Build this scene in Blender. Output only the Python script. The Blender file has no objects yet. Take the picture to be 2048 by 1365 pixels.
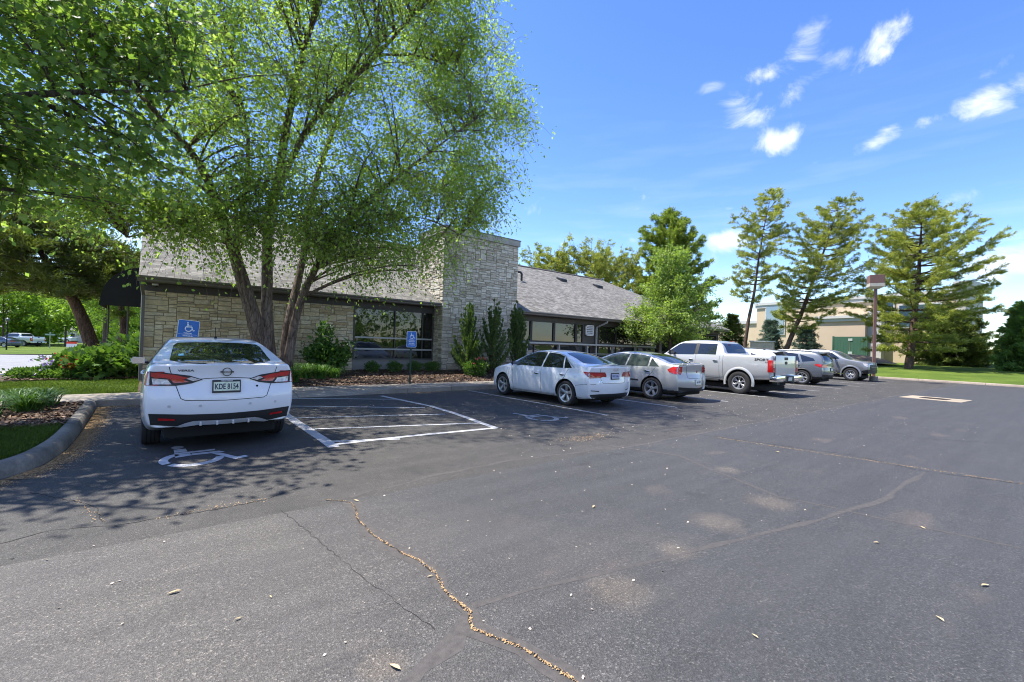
import bpy, bmesh, math, random
import numpy as np
from math import radians, sin, cos, pi, sqrt, atan2
from mathutils import Vector, Matrix
from mathutils.bvhtree import BVHTree
from mathutils.geometry import delaunay_2d_cdt

C = bpy.context.scene.collection
S = bpy.context.scene

# ------------------------------------------------------------------ camera
CAM_H = 1.519
YAW, PITCH, ROLL = radians(38.74), radians(.47), radians(1.77)
FPX = 902.0                      # focal length in pixels of a 2048 px wide frame
Fv = Vector((sin(YAW)*cos(PITCH), cos(YAW)*cos(PITCH), sin(PITCH)))
Rv = Fv.cross(Vector((0, 0, 1))).normalized()
Uv = Rv.cross(Fv)
Rv, Uv = cos(ROLL)*Rv + sin(ROLL)*Uv, -sin(ROLL)*Rv + cos(ROLL)*Uv
cd = bpy.data.cameras.new('camera')
cam = bpy.data.objects.new('camera', cd); C.objects.link(cam)
M = Matrix((Rv, Uv, -Fv)).transposed().to_4x4(); M.translation = (0, 0, CAM_H)
cam.matrix_world = M
cd.sensor_width = 36.0; cd.lens = 36.0*FPX/2048; cd.clip_end = 6000; cd.clip_start = .05
S.camera = cam

# ------------------------------------------------------------------ sun + sky
SUN_EL = radians(64)
SUN_H = Vector((-.58, .81, 0)).normalized()        # horizontal direction towards the sun
sund = SUN_H*cos(SUN_EL) + Vector((0, 0, sin(SUN_EL)))
sl = bpy.data.lights.new('sun', 'SUN'); sl.energy = 5.0; sl.angle = radians(.53); sl.color = (1, .955, .88)
so = bpy.data.objects.new('sun', sl); C.objects.link(so)
so.rotation_euler = sund.to_track_quat('Z', 'Y').to_euler(); so.location = (-20, 15, 50)
S.view_settings.view_transform = 'Standard'; S.view_settings.look = 'None'
S.view_settings.exposure = 1.04; S.view_settings.gamma = 1
S.cycles.max_bounces = 8; S.cycles.transparent_max_bounces = 12
S.cycles.sample_clamp_indirect = 6; S.cycles.pixel_filter_type = 'BLACKMAN_HARRIS'; S.cycles.filter_width = 1.05

def nd(nt, typ, ins=None, **props):
    n = nt.nodes.new(typ)
    for k, v in props.items(): setattr(n, k, v)
    for k, v in (ins or {}).items():
        s = n.inputs[k]
        if isinstance(v, bpy.types.NodeSocket): nt.links.new(v, s)
        else: s.default_value = v
    return n

w = bpy.data.worlds.new('World'); S.world = w; w.use_nodes = True
nt = w.node_tree; nt.nodes.clear()
sky = nd(nt, 'ShaderNodeTexSky', sky_type='NISHITA', sun_disc=False, sun_elevation=SUN_EL,
         sun_rotation=atan2(SUN_H.x, SUN_H.y), altitude=200, air_density=1.0, dust_density=.25, ozone_density=3.0)
geo = nd(nt, 'ShaderNodeTexCoord')
hs = nd(nt, 'ShaderNodeHueSaturation', {'Hue': .514, 'Saturation': 1.22, 'Value': 1.42, 'Color': sky.outputs[0]})
def pix_dir(px, py):
    return (Fv + Rv*((px-1024)/FPX) - Uv*((py-682.5)/FPX)).normalized()
def pt(px, py, depth):
    """point of the photograph at a given distance along the viewing axis"""
    return Vector((0, 0, CAM_H)) + (Fv + Rv*((px-1024)/FPX) - Uv*((py-682.5)/FPX))*depth
def on_y(px, py, Y):
    d = Fv + Rv*((px-1024)/FPX) - Uv*((py-682.5)/FPX)
    return Vector((0, 0, CAM_H)) + d*(Y/d.y)
def gnd(px, py, z=0.0):
    d = Fv + Rv*((px-1024)/FPX) - Uv*((py-682.5)/FPX)
    return Vector((0, 0, CAM_H)) + d*((z-CAM_H)/d.z)
# clouds: patches of broken noise round fixed directions of the sky dome
vec = geo.outputs['Generated']
nz = nd(nt, 'ShaderNodeTexNoise', {'Vector': nd(nt, 'ShaderNodeMapping', {'Vector': vec, 'Scale': (1., 1.25, 1.5), 'Rotation': (.3, .5, .2)}).outputs[0], 'Scale': 9.0, 'Detail': 12.0, 'Roughness': .60, 'Distortion': .55})
total = None
def add(a, b): return nd(nt, 'ShaderNodeMath', {0: a, 1: b}, operation='MAXIMUM').outputs[0]
for (px, py, rad, st, ax) in [(1600, 108, .085, 1.45, .5), (1670, 125, .085, 1.4, .5), (1620, 155, .06, 1.1, .3), (1745, 92, .07, 1.35, .8), (1570, 190, .07, 1.1, .7), (1500, 225, .08, 1.4, .1), (1660, 130, .12, .55, .45), (1540, 190, .11, .5, .6), (1900, 230, .14, .5, .4), (1230, 320, .12, .42, .3), (1090, 430, .08, .6, .1), (1420, 180, .03, .6, .3), (1700, 360, .10, .35, .2), (1240, 400, .14, .4, .1), (1555, 282, .07, 1.4, .0),
        (1625, 325, .02, .6, 0), (1762, 280, .045, 1.2, .6), (1860, 250, .045, 1.1, .2), (1985, 195, .07, 1.2, .5), (1992, 135, .04, 1.0, .8), (1570, 205, .04, .6, 0),
        (1455, 478, .055, 1.5, 0), (1265, 480, .04, .9, .3), (2040, 520, .10, 1.5, .4), (2030, 465, .08, 1.1, .2), (1960, 590, .12, .8, .1), (2000, 500, .14, .6, .2), (1460, 418, .02, .7, 0),
        (1075, 425, .05, .75, 0), (2010, 590, .07, .8, 0), (1215, 330, .06, .42, .4), (1150, 300, .05, .36, .4),
        (300, 480, .2, .9, 0), (60, 620, .25, 1.3, 0), (1330, 500, .12, .5, 0), (1900, 420, .12, .40, .2), (1120, 485, .13, .55, 0),
        (-900, 300, .35, .8, .2), (4200, 200, .4, .9, 0), (3400, 350, .3, .7, 0)]:
    d = pix_dir(px, py)
    # ellipse: stretch along a tilted horizontal axis
    e1 = (Rv*cos(ax*.8) + Uv*sin(ax*.8)); e1 = (e1 - d*e1.dot(d)).normalized(); e2 = d.cross(e1)
    q = nd(nt, 'ShaderNodeVectorMath', {0: vec, 1: tuple(d)}, operation='SUBTRACT').outputs[0]
    a = nd(nt, 'ShaderNodeVectorMath', {0: q, 1: tuple(e1/(rad*.8))}, operation='DOT_PRODUCT').outputs['Value']
    b = nd(nt, 'ShaderNodeVectorMath', {0: q, 1: tuple(e2/(rad*.42))}, operation='DOT_PRODUCT').outputs['Value']
    c2 = nd(nt, 'ShaderNodeVectorMath', {0: q, 1: tuple(d/(rad*2))}, operation='DOT_PRODUCT').outputs['Value']
    v3 = nd(nt, 'ShaderNodeCombineXYZ', {0: a, 1: b, 2: c2}).outputs[0]
    ln = nd(nt, 'ShaderNodeVectorMath', {0: v3}, operation='LENGTH').outputs['Value']
    mr = nd(nt, 'ShaderNodeMapRange', {'Value': ln, 'From Min': 1.7, 'From Max': 0.0, 'To Min': 0., 'To Max': st}, interpolation_type='SMOOTHSTEP').outputs[0]
    total = mr if total is None else add(total, mr)
# unseen cloud banks overhead and behind the camera, added as fill against blue shade
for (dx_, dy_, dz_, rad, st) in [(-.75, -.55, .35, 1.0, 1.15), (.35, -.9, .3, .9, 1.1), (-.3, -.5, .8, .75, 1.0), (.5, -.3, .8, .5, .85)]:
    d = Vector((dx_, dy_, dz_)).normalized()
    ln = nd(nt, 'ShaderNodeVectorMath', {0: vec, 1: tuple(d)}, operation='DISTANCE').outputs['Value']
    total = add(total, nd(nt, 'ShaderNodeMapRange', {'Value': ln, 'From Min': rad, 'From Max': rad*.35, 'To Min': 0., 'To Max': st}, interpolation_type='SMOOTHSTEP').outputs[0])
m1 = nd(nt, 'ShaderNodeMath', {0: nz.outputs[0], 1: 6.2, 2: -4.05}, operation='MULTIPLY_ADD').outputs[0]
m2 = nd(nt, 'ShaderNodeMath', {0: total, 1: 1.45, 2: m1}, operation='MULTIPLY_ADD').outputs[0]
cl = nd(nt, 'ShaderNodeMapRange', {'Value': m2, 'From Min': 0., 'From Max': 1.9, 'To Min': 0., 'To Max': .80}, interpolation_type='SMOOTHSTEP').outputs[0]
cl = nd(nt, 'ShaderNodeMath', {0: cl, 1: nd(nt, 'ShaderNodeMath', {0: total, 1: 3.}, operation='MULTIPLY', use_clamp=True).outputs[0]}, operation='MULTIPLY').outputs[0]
# faint streaks of high cirrus and paler air near the horizon
mp = nd(nt, 'ShaderNodeMapping', {'Vector': vec, 'Scale': (2.2, 2.2, 16.), 'Rotation': (.15, .1, .3)})
cz = nd(nt, 'ShaderNodeTexNoise', {'Vector': mp.outputs[0], 'Scale': 2.2, 'Detail': 6.0, 'Roughness': .55})
sx = nd(nt, 'ShaderNodeSeparateXYZ', {0: vec})
lo = nd(nt, 'ShaderNodeMapRange', {'Value': sx.outputs[2], 'From Min': .5, 'From Max': .02, 'To Min': 0., 'To Max': 1.}).outputs[0]
cs = nd(nt, 'ShaderNodeMapRange', {'Value': cz.outputs[0], 'From Min': .5, 'From Max': .85, 'To Min': 0., 'To Max': .30}).outputs[0]
cs = nd(nt, 'ShaderNodeMath', {0: cs, 1: lo}, operation='MULTIPLY').outputs[0]
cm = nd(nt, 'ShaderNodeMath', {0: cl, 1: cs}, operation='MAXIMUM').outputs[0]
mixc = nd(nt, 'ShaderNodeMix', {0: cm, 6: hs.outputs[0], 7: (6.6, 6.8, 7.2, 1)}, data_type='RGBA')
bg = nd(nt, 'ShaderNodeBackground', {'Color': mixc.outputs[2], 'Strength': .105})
nd(nt, 'ShaderNodeOutputWorld', {'Surface': bg.outputs[0]})

# ------------------------------------------------------------------ helpers
def tag(o, label=None, cat=None, group=None, kind=None):
    if label: o['label'] = label
    if cat: o['category'] = cat
    if group: o['group'] = group
    if kind: o['kind'] = kind
    return o
def thing(name, label, cat, loc=(0, 0, 0), rz=0., group=None):
    o = bpy.data.objects.new(name, None); C.objects.link(o)
    o.location = loc; o.rotation_euler = (0, 0, rz); o.empty_display_size = .2
    return tag(o, label, cat, group)
def copy_tree(o, parent=None):
    c = o.copy(); C.objects.link(c)
    if parent is not None: c.parent = parent
    for ch in o.children: copy_tree(ch, c)
    return c

class MB:
    """collects faces into one mesh"""
    def __init__(s): s.v = []; s.f = []; s.m = []
    def add(s, vs, fs, m=0):
        n = len(s.v); s.v += [tuple(p) for p in vs]
        s.f += [tuple(i+n for i in f) for f in fs]; s.m += [m]*len(fs)
    def quad(s, a, b, c, d, m=0): s.add([a, b, c, d], [(0, 1, 2, 3)], m)
    def box(s, x0, x1, y0, y1, z0, z1, m=0):
        vs = [(x, y, z) for z in (z0, z1) for y in (y0, y1) for x in (x0, x1)]
        s.add(vs, [(0, 2, 3, 1), (4, 5, 7, 6), (0, 1, 5, 4), (2, 6, 7, 3), (0, 4, 6, 2), (1, 3, 7, 5)], m)
    def cbox(s, x0, x1, y0, y1, z0, z1, c, m=0):
        """box with chamfered edges"""
        bm = bmesh.new(); bmesh.ops.create_cube(bm, size=1)
        for v in bm.verts: v.co = ((x0+x1)/2+v.co.x*(x1-x0), (y0+y1)/2+v.co.y*(y1-y0), (z0+z1)/2+v.co.z*(z1-z0))
        bmesh.ops.bevel(bm, geom=list(bm.edges), offset=c, segments=2, affect='EDGES', profile=.6)
        bm.verts.ensure_lookup_table(); s.add([tuple(v.co) for v in bm.verts], [tuple(v.index for v in f.verts) for f in bm.faces], m); bm.free()
    def prism(s, poly, h0, h1, axis='z', m=0):
        n = len(poly)
        def P(p, h): return (p[0], p[1], h) if axis == 'z' else ((p[0], h, p[1]) if axis == 'y' else (h, p[0], p[1]))
        vs = [P(p, h0) for p in poly]+[P(p, h1) for p in poly]
        s.add(vs, [tuple(range(n))[::-1], tuple(range(n, 2*n))]+[(i, (i+1) % n, n+(i+1) % n, n+i) for i in range(n)], m)
    def tube(s, pts, rad, n=8, m=0, cap=True, wob=0, rng=None):
        pts = [Vector(p) for p in pts]
        if not hasattr(rad, '__len__'): rad = [rad]*len(pts)
        base = len(s.v); up = Vector((.31, .17, .93)).normalized()
        ref = None
        for i, p in enumerate(pts):
            t = (pts[min(i+1, len(pts)-1)]-pts[max(i-1, 0)])
            t = t.normalized() if t.length > 1e-9 else Vector((0, 0, 1))
            if ref is None:
                ref = t.cross(up); ref = t.orthogonal() if ref.length < .05 else ref
            ref = (ref - t*ref.dot(t)); ref = ref.normalized() if ref.length > 1e-6 else t.orthogonal().normalized()
            b = t.cross(ref)
            for k in range(n):
                a = 2*pi*k/n; r = rad[i]*(1+(rng.uniform(-wob, wob) if wob else 0))
                s.v.append(tuple(p+(ref*cos(a)+b*sin(a))*r))
        for i in range(len(pts)-1):
            for k in range(n):
                s.f.append((base+i*n+k, base+i*n+(k+1) % n, base+(i+1)*n+(k+1) % n, base+(i+1)*n+k)); s.m.append(m)
        if cap:
            s.f.append(tuple(base+k for k in range(n))[::-1]); s.m.append(m)
            e = base+(len(pts)-1)*n; s.f.append(tuple(e+k for k in range(n))); s.m.append(m)
    def lathe(s, prof, n=24, axis='x', c=(0, 0, 0), m=0, closed=False):
        base = len(s.v); k = len(prof)
        for i in range(n):
            a = 2*pi*i/n
            for (r, h) in prof:
                if axis == 'x': s.v.append((c[0]+h, c[1]+r*cos(a), c[2]+r*sin(a)))
                else: s.v.append((c[0]+r*cos(a), c[1]+r*sin(a), c[2]+h))
        for i in range(n):
            for j in range(k if closed else k-1):
                j2 = (j+1) % k
                s.f.append((base+i*k+j, base+i*k+j2, base+((i+1) % n)*k+j2, base+((i+1) % n)*k+j)); s.m.append(m)
    def build(s, name, mats, parent=None, world=False, smooth=False, loc=None, fix=False):
        me = bpy.data.meshes.new(name)
        off = Vector((0, 0, 0))
        if world and parent is not None: off = Vector(parent.location)
        if loc is not None: off = Vector(loc)
        me.from_pydata([(v[0]-off.x, v[1]-off.y, v[2]-off.z) for v in s.v], [], s.f)
        mats = mats if isinstance(mats, (list, tuple)) else [mats]
        for m_ in mats: me.materials.append(m_)
        if any(s.m): me.polygons.foreach_set('material_index', s.m)
        if smooth: me.polygons.foreach_set('use_smooth', [True]*len(me.polygons))
        if smooth == 'auto': me.set_sharp_from_angle(angle=radians(38))
        if fix:
            bm = bmesh.new(); bm.from_mesh(me); bmesh.ops.recalc_face_normals(bm, faces=bm.faces); bm.to_mesh(me); bm.free()
        me.update()
        o = bpy.data.objects.new(name, me); C.objects.link(o)
        if parent is not None: o.parent = parent
        elif loc is not None: o.location = loc
        return o

def mesh_np(name, verts, quads, mat_, parent=None, loc=None, smooth=False):
    """fast mesh from numpy arrays: verts (n,3), faces (m,k)"""
    me = bpy.data.meshes.new(name)
    off = np.array(parent.location if parent is not None else (loc or (0, 0, 0)), dtype=float)
    verts = verts-off
    k = quads.shape[1]
    me.vertices.add(len(verts)); me.vertices.foreach_set('co', verts.astype(np.float32).ravel())
    me.loops.add(quads.size); me.loops.foreach_set('vertex_index', quads.astype(np.int32).ravel())
    me.polygons.add(len(quads)); me.polygons.foreach_set('loop_start', np.arange(0, quads.size, k, dtype=np.int32))
    if smooth: me.polygons.foreach_set('use_smooth', np.ones(len(quads), dtype=bool))
    for m_ in (mat_ if isinstance(mat_, (list, tuple)) else [mat_]): me.materials.append(m_)
    me.update(calc_edges=True); me.validate()
    o = bpy.data.objects.new(name, me); C.objects.link(o)
    if parent is not None: o.parent = parent
    elif loc is not None: o.location = loc
    return o

# ------------------------------------------------------------------ materials
def newmat(name):
    m = bpy.data.materials.new(name); m.use_nodes = True; nt = m.node_tree; nt.nodes.clear()
    return m, nt
def out(nt, sh, disp=None):
    nd(nt, 'ShaderNodeOutputMaterial', {'Surface': sh})
def ramp(nt, fac, stops):
    r = nd(nt, 'ShaderNodeValToRGB', {0: fac}); e = r.color_ramp.elements
    while len(e) < len(stops): e.new(.5)
    for i, (p, c) in enumerate(stops):
        e[i].position = p; e[i].color = (*c, 1) if len(c) == 3 else c
    return r.outputs[0]
def noise(nt, scale, detail=4, rough=.55, vec=None, dist=0):
    ins = {'Scale': scale, 'Detail': detail, 'Roughness': rough, 'Distortion': dist}
    if vec is None: vec = nd(nt, 'ShaderNodeTexCoord').outputs['Object']
    ins['Vector'] = vec
    return nd(nt, 'ShaderNodeTexNoise', ins).outputs[0]
def bump(nt, h, strength=.4, dist=.01):
    return nd(nt, 'ShaderNodeBump', {'Height': h, 'Strength': strength, 'Distance': dist}).outputs[0]
def mixrgb(nt, f, a, b, bt='MIX'):
    def cc(x): return (*x, 1) if isinstance(x, tuple) and len(x) == 3 else x
    return nd(nt, 'ShaderNodeMix', {0: f, 6: cc(a), 7: cc(b)}, data_type='RGBA', blend_type=bt).outputs[2]
def simple(name, col, rough=.5, metal=0., var=.08, vscale=6., bmp=0., bscale=60., coat=0., ior=1.5, spec=.5, flake=False):
    m, nt = newmat(name)
    n = noise(nt, vscale, 5)
    c = ramp(nt, n, [(.3, tuple(x*(1-var) for x in col)), (.7, tuple(min(1, x*(1+var)) for x in col))])
    ins = {'Base Color': c, 'Roughness': rough, 'Metallic': metal, 'Coat Weight': coat, 'Coat Roughness': .03, 'IOR': ior, 'Specular IOR Level': spec}
    if bmp: ins['Normal'] = bump(nt, noise(nt, bscale, 4), bmp, .005)
    out(nt, nd(nt, 'ShaderNodeBsdfPrincipled', ins).outputs[0]); return m
def emis(name, col, s):
    m, nt = newmat(name); out(nt, nd(nt, 'ShaderNodeEmission', {'Color': (*col, 1), 'Strength': s}).outputs[0]); return m

def leafmat(name, c1, c2, c3, trans=.5, rough=.5, tint=(1.25, 1.3, .45)):
    m, nt = newmat(name)
    r = nd(nt, 'ShaderNodeNewGeometry').outputs['Random Per Island']
    c = ramp(nt, r, [(0., c1), (.5, c2), (1., c3)])
    n = noise(nt, .8, 3); c = mixrgb(nt, .35, c, ramp(nt, n, [(.3, tuple(x*.6 for x in c1)), (.7, tuple(min(1, x*1.25) for x in c3))]))
    tc = mixrgb(nt, 1., c, (*tint, 1), 'MULTIPLY')
    d = nd(nt, 'ShaderNodeBsdfPrincipled', {'Base Color': c, 'Roughness': rough, 'Specular IOR Level': .35})
    t = nd(nt, 'ShaderNodeBsdfTranslucent', {'Color': tc})
    out(nt, nd(nt, 'ShaderNodeMixShader', {0: trans, 1: d.outputs[0], 2: t.outputs[0]}).outputs[0]); return m
def barkmat(name, c1, c2, sc=8., b=.8):
    m, nt = newmat(name)
    tc = nd(nt, 'ShaderNodeTexCoord').outputs['Object']
    mp = nd(nt, 'ShaderNodeMapping', {'Vector': tc, 'Scale': (1, 1, .22)}).outputs[0]
    v = nd(nt, 'ShaderNodeTexVoronoi', {'Vector': mp, 'Scale': sc*2.2}, feature='DISTANCE_TO_EDGE').outputs[0]
    n = noise(nt, sc, 6, .65, mp, 1.2)
    h = nd(nt, 'ShaderNodeMath', {0: v, 1: n}, operation='MULTIPLY').outputs[0]
    c = ramp(nt, n, [(.35, c1), (.62, c2)])
    c = mixrgb(nt, ramp(nt, v, [(0., (.6,)*3), (.12, (0.,)*3)]), c, tuple(x*.35 for x in c1))
    out(nt, nd(nt, 'ShaderNodeBsdfPrincipled', {'Base Color': c, 'Roughness': .9, 'Specular IOR Level': .2, 'Normal': bump(nt, h, b, .03)}).outputs[0]); return m
# ================================================================== ground materials
def asphalt_mat(name, old=False):
    m, nt = newmat(name)
    tc = nd(nt, 'ShaderNodeTexCoord').outputs['Object']
    sp = nd(nt, 'ShaderNodeSeparateXYZ', {0: tc})
    vo = nd(nt, 'ShaderNodeTexVoronoi', {'Vector': tc, 'Scale': 125.})
    v2 = nd(nt, 'ShaderNodeTexVoronoi', {'Vector': tc, 'Scale': 260.})
    big = noise(nt, .35, 6, .6, tc); mid = noise(nt, 1.7, 6, .65, tc); fine = noise(nt, 60, 3, .7, tc)
    if old:
        c = ramp(nt, mid, [(.3, (.040, .0375, .034)), (.7, (.062, .057, .051))])
    else:
        # new sealer is blue grey, the worn part on the near left is browner
        wx = nd(nt, 'ShaderNodeMapRange', {'Value': sp.outputs[0], 'From Min': -1., 'From Max': 4., 'To Min': .36, 'To Max': -.22}).outputs[0]
        f = nd(nt, 'ShaderNodeMath', {0: big, 1: wx}, operation='ADD').outputs[0]
        c = ramp(nt, f, [(.38, (.047, .047, .0475)), (.72, (.084, .077, .069))])
        c = mixrgb(nt, ramp(nt, mid, [(.42, (0,)*3), (.72, (.5,)*3)]), c, (.056, .053, .052))
        # rubbed bare spots of old brown surface
        b2 = noise(nt, .9, 3, .4, nd(nt, 'ShaderNodeMapping', {'Vector': tc, 'Location': (3.7, 1.9, 0), 'Scale': (1.0, 1.9, 1)}).outputs[0])
        c = mixrgb(nt, ramp(nt, b2, [(.66, (0,)*3), (.74, (.4,)*3)]), c, (.115, .092, .079))
        wn = noise(nt, 7., 6, .7, tc)
        for (qx, qy, rr_) in ((1235, 1182, .19), (1350, 1102, .13), (1435, 1045, .20), (1540, 1005, .20), (770, 1330, .10), (1455, 940, .14)):
            g_ = gnd(qx, qy); dv = nd(nt, 'ShaderNodeVectorMath', {0: tc, 1: (g_.x, g_.y, 0)}, operation='DISTANCE').outputs['Value']
            mk = nd(nt, 'ShaderNodeMath', {0: dv, 1: 1/rr_, 2: -.45}, operation='MULTIPLY_ADD').outputs[0]
            mk = nd(nt, 'ShaderNodeMath', {0: nd(nt, 'ShaderNodeMath', {0: wn, 1: 1.9}, operation='MULTIPLY').outputs[0], 1: mk}, operation='SUBTRACT').outputs[0]
            c = mixrgb(nt, nd(nt, 'ShaderNodeMapRange', {'Value': mk, 'From Min': .05, 'From Max': .9, 'To Min': 0., 'To Max': .5}).outputs[0], c, (.128, .106, .084))
    oil = noise(nt, 2.6, 3, .5, tc); oil2 = noise(nt, .22, 3, .5, tc)
    om = nd(nt, 'ShaderNodeMath', {0: ramp(nt, oil, [(.64, (0,)*3), (.71, (1,)*3)]), 1: ramp(nt, oil2, [(.45, (0,)*3), (.6, (.5,)*3)])}, operation='MULTIPLY').outputs[0]
    c = mixrgb(nt, om, c, (.022, .020, .020))
    stk = noise(nt, 3.2, 5, .6, nd(nt, 'ShaderNodeMapping', {'Vector': tc, 'Scale': (.12, 1.5, 1), 'Rotation': (0, 0, .12)}).outputs[0])
    c = mixrgb(nt, .55, c, mixrgb(nt, 1., c, ramp(nt, stk, [(.32, (.78,)*3), (.7, (1.22,)*3)]), 'MULTIPLY'))
    s1 = nd(nt, 'ShaderNodeSeparateColor', {0: vo.outputs['Color']}).outputs[0]
    agg = ramp(nt, s1, [(.0, (.5,)*3), (.35, (.8,)*3), (.80, (1.1,)*3), (.92, (1.4,)*3), (.98, (2.5, 2.4, 2.25))])
    s2 = nd(nt, 'ShaderNodeSeparateColor', {0: v2.outputs['Color']}).outputs[1]
    agg2 = ramp(nt, s2, [(0., (.7,)*3), (.8, (1.12,)*3), (.96, (1.9,)*3)])
    wear = nd(nt, 'ShaderNodeMapRange', {'Value': noise(nt, 1.1, 5, .7, tc), 'From Min': .35, 'From Max': .65, 'To Min': .35, 'To Max': .95}).outputs[0]
    c = mixrgb(nt, wear, c, mixrgb(nt, 1., c, agg, 'MULTIPLY'))
    c = mixrgb(nt, .8, c, mixrgb(nt, 1., c, agg2, 'MULTIPLY'))
    c = mixrgb(nt, .7, c, mixrgb(nt, 1., c, ramp(nt, fine, [(.3, (.6,)*3), (.7, (1.4,)*3)]), 'MULTIPLY'))
    h = nd(nt, 'ShaderNodeMath', {0: vo.outputs['Distance'], 1: fine}, operation='ADD').outputs[0]
    out(nt, nd(nt, 'ShaderNodeBsdfPrincipled', {'Base Color': c, 'Roughness': .72, 'Specular IOR Level': .4, 'Normal': bump(nt, h, .55, .006)}).outputs[0])
    return m
M_asph = asphalt_mat('new asphalt'); M_old = asphalt_mat('old asphalt', True)
def concrete_mat(name, c1, c2):
    m, nt = newmat(name)
    tc = nd(nt, 'ShaderNodeTexCoord').outputs['Object']
    n = noise(nt, 2.2, 8, .65, tc); f = noise(nt, 40, 4, .7, tc); st = noise(nt, .7, 4, .6, tc)
    c = ramp(nt, n, [(.3, c1), (.7, c2)])
    c = mixrgb(nt, .6, c, mixrgb(nt, 1., c, ramp(nt, f, [(.3, (.65,)*3), (.7, (1.3,)*3)]), 'MULTIPLY'))
    c = mixrgb(nt, ramp(nt, st, [(.5, (0,)*3), (.75, (.5,)*3)]), c, tuple(x*.45 for x in c1))
    out(nt, nd(nt, 'ShaderNodeBsdfPrincipled', {'Base Color': c, 'Roughness': .9, 'Normal': bump(nt, f, .5, .006)}).outputs[0])
    return m
M_conc = concrete_mat('concrete', (.21, .18, .14), (.34, .295, .235))
M_kerb = concrete_mat('old kerb', (.085, .076, .066), (.29, .26, .21))
M_kerbr = concrete_mat('pale kerb', (.30, .24, .19), (.46, .38, .30))
M_street = concrete_mat('street', (.19, .19, .20), (.26, .26, .26))
M_walk = concrete_mat('pale walk', (.50, .44, .35), (.62, .55, .45))
def grass_ground(name, c1, c2, c3):
    m, nt = newmat(name)
    tc = nd(nt, 'ShaderNodeTexCoord').outputs['Object']
    n = noise(nt, .5, 6, .6, tc); f = noise(nt, 28, 5, .75, tc); d = noise(nt, 3., 5, .6, tc)
    c = ramp(nt, n, [(.3, c1), (.55, c2), (.75, c3)])
    c = mixrgb(nt, .9, c, mixrgb(nt, 1., c, ramp(nt, f, [(.25, (.4,)*3), (.75, (1.55,)*3)]), 'MULTIPLY'))
    c = mixrgb(nt, ramp(nt, d, [(.6, (0,)*3), (.8, (.6,)*3)]), c, (.13, .14, .045))
    out(nt, nd(nt, 'ShaderNodeBsdfPrincipled', {'Base Color': c, 'Roughness': .95, 'Specular IOR Level': .1, 'Normal': bump(nt, f, 1., .05)}).outputs[0])
    return m
M_lawn = grass_ground('lawn', (.065, .105, .018), (.10, .15, .024), (.15, .185, .04))
M_field = grass_ground('field', (.05, .085, .02), (.07, .11, .025), (.09, .12, .03))
M_mulch = simple('mulch soil', (.060, .036, .024), .95, var=.4, vscale=14, bmp=.9, bscale=30)
M_paint = None
def paint_mat(q=1.):
    m, nt = newmat('worn white paint')
    tc = nd(nt, 'ShaderNodeTexCoord').outputs['Object']
    n = noise(nt, 9, 8, .8, tc); n2 = noise(nt, 2.3, 4, .6, tc)
    f = nd(nt, 'ShaderNodeMath', {0: n, 1: n2}, operation='MULTIPLY').outputs[0]
    c = ramp(nt, f, [(.115, (.075, .072, .07)), (.17, (.34*q, .34*q, .34*q)), (.4, (.50*q, .50*q, .50*q))])
    out(nt, nd(nt, 'ShaderNodeBsdfPrincipled', {'Base Color': c, 'Roughness': .75, 'Normal': bump(nt, noise(nt, 90, 3), .4, .004)}).outputs[0]); return m
M_paint = paint_mat(); M_paint2 = paint_mat(.8)
M_seal = simple('crack sealant', (.064, .057, .052), .75, var=.28, vscale=22, bmp=.6, bscale=120)
M_crack = simple('open crack', (.016, .014, .013), .9)
M_debris = simple('dry blossom litter', (.42, .27, .13), .9, var=.4, vscale=30)

# ================================================================== terrain
def zleft(Y):
    return float(np.interp(Y, [18.5, 27, 66, 90], [.10, -.34, -.92, -1.0]))
def zright(x, y):
    d = max(0., x-39.8)
    return .12+.95*(1-math.exp(-d/13.)) if d > 0 else .12
def zterr(x, y):
    if x > 38 and y < 200: return zright(x, y)-.02
    if y > 13:
        zl = zleft(y)-.05
        if x < 2: return zl
        if x < 30:  return zl if y > 40 else -.02
        return float(np.interp(x, [30, 44], [-.02, .5]))
    return -.05
def sheet(name, xs, ys, zf, mat_, kind='structure'):
    mb = MB(); nx, ny = len(xs), len(ys)
    mb.v = [(x, y, zf(x, y)) for y in ys for x in xs]
    mb.f = [(j*nx+i, j*nx+i+1, (j+1)*nx+i+1, (j+1)*nx+i) for j in range(ny-1) for i in range(nx-1)]; mb.m = [0]*len(mb.f)
    return tag(mb.build(name, mat_, smooth=True), kind=kind)
gx = sorted(set([-3000, -900, -300, -120]+list(range(-80, 140, 4))+[38, 40, 41, 42, 43]+[200, 400, 1000, 3000]))
gy = sorted(set([-3000, -900, -300, -100, -60]+list(range(-40, 120, 4))+[13, 13.2]+[160, 260, 500, 1200, 3000]))
sheet('ground', gx, gy, zterr, M_field)
sheet('parking_lot', [-60, -30, 0, 10, 20, 30, 37, 42.5], [-45, -20, -5, 4.28], lambda x, y: 0., M_asph)
sheet('parking_bays', [-60, -30, 0, 10, 20, 30, 37, 42.5], [4.28, 8, 12.9], lambda x, y: 0., M_old)

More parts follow.
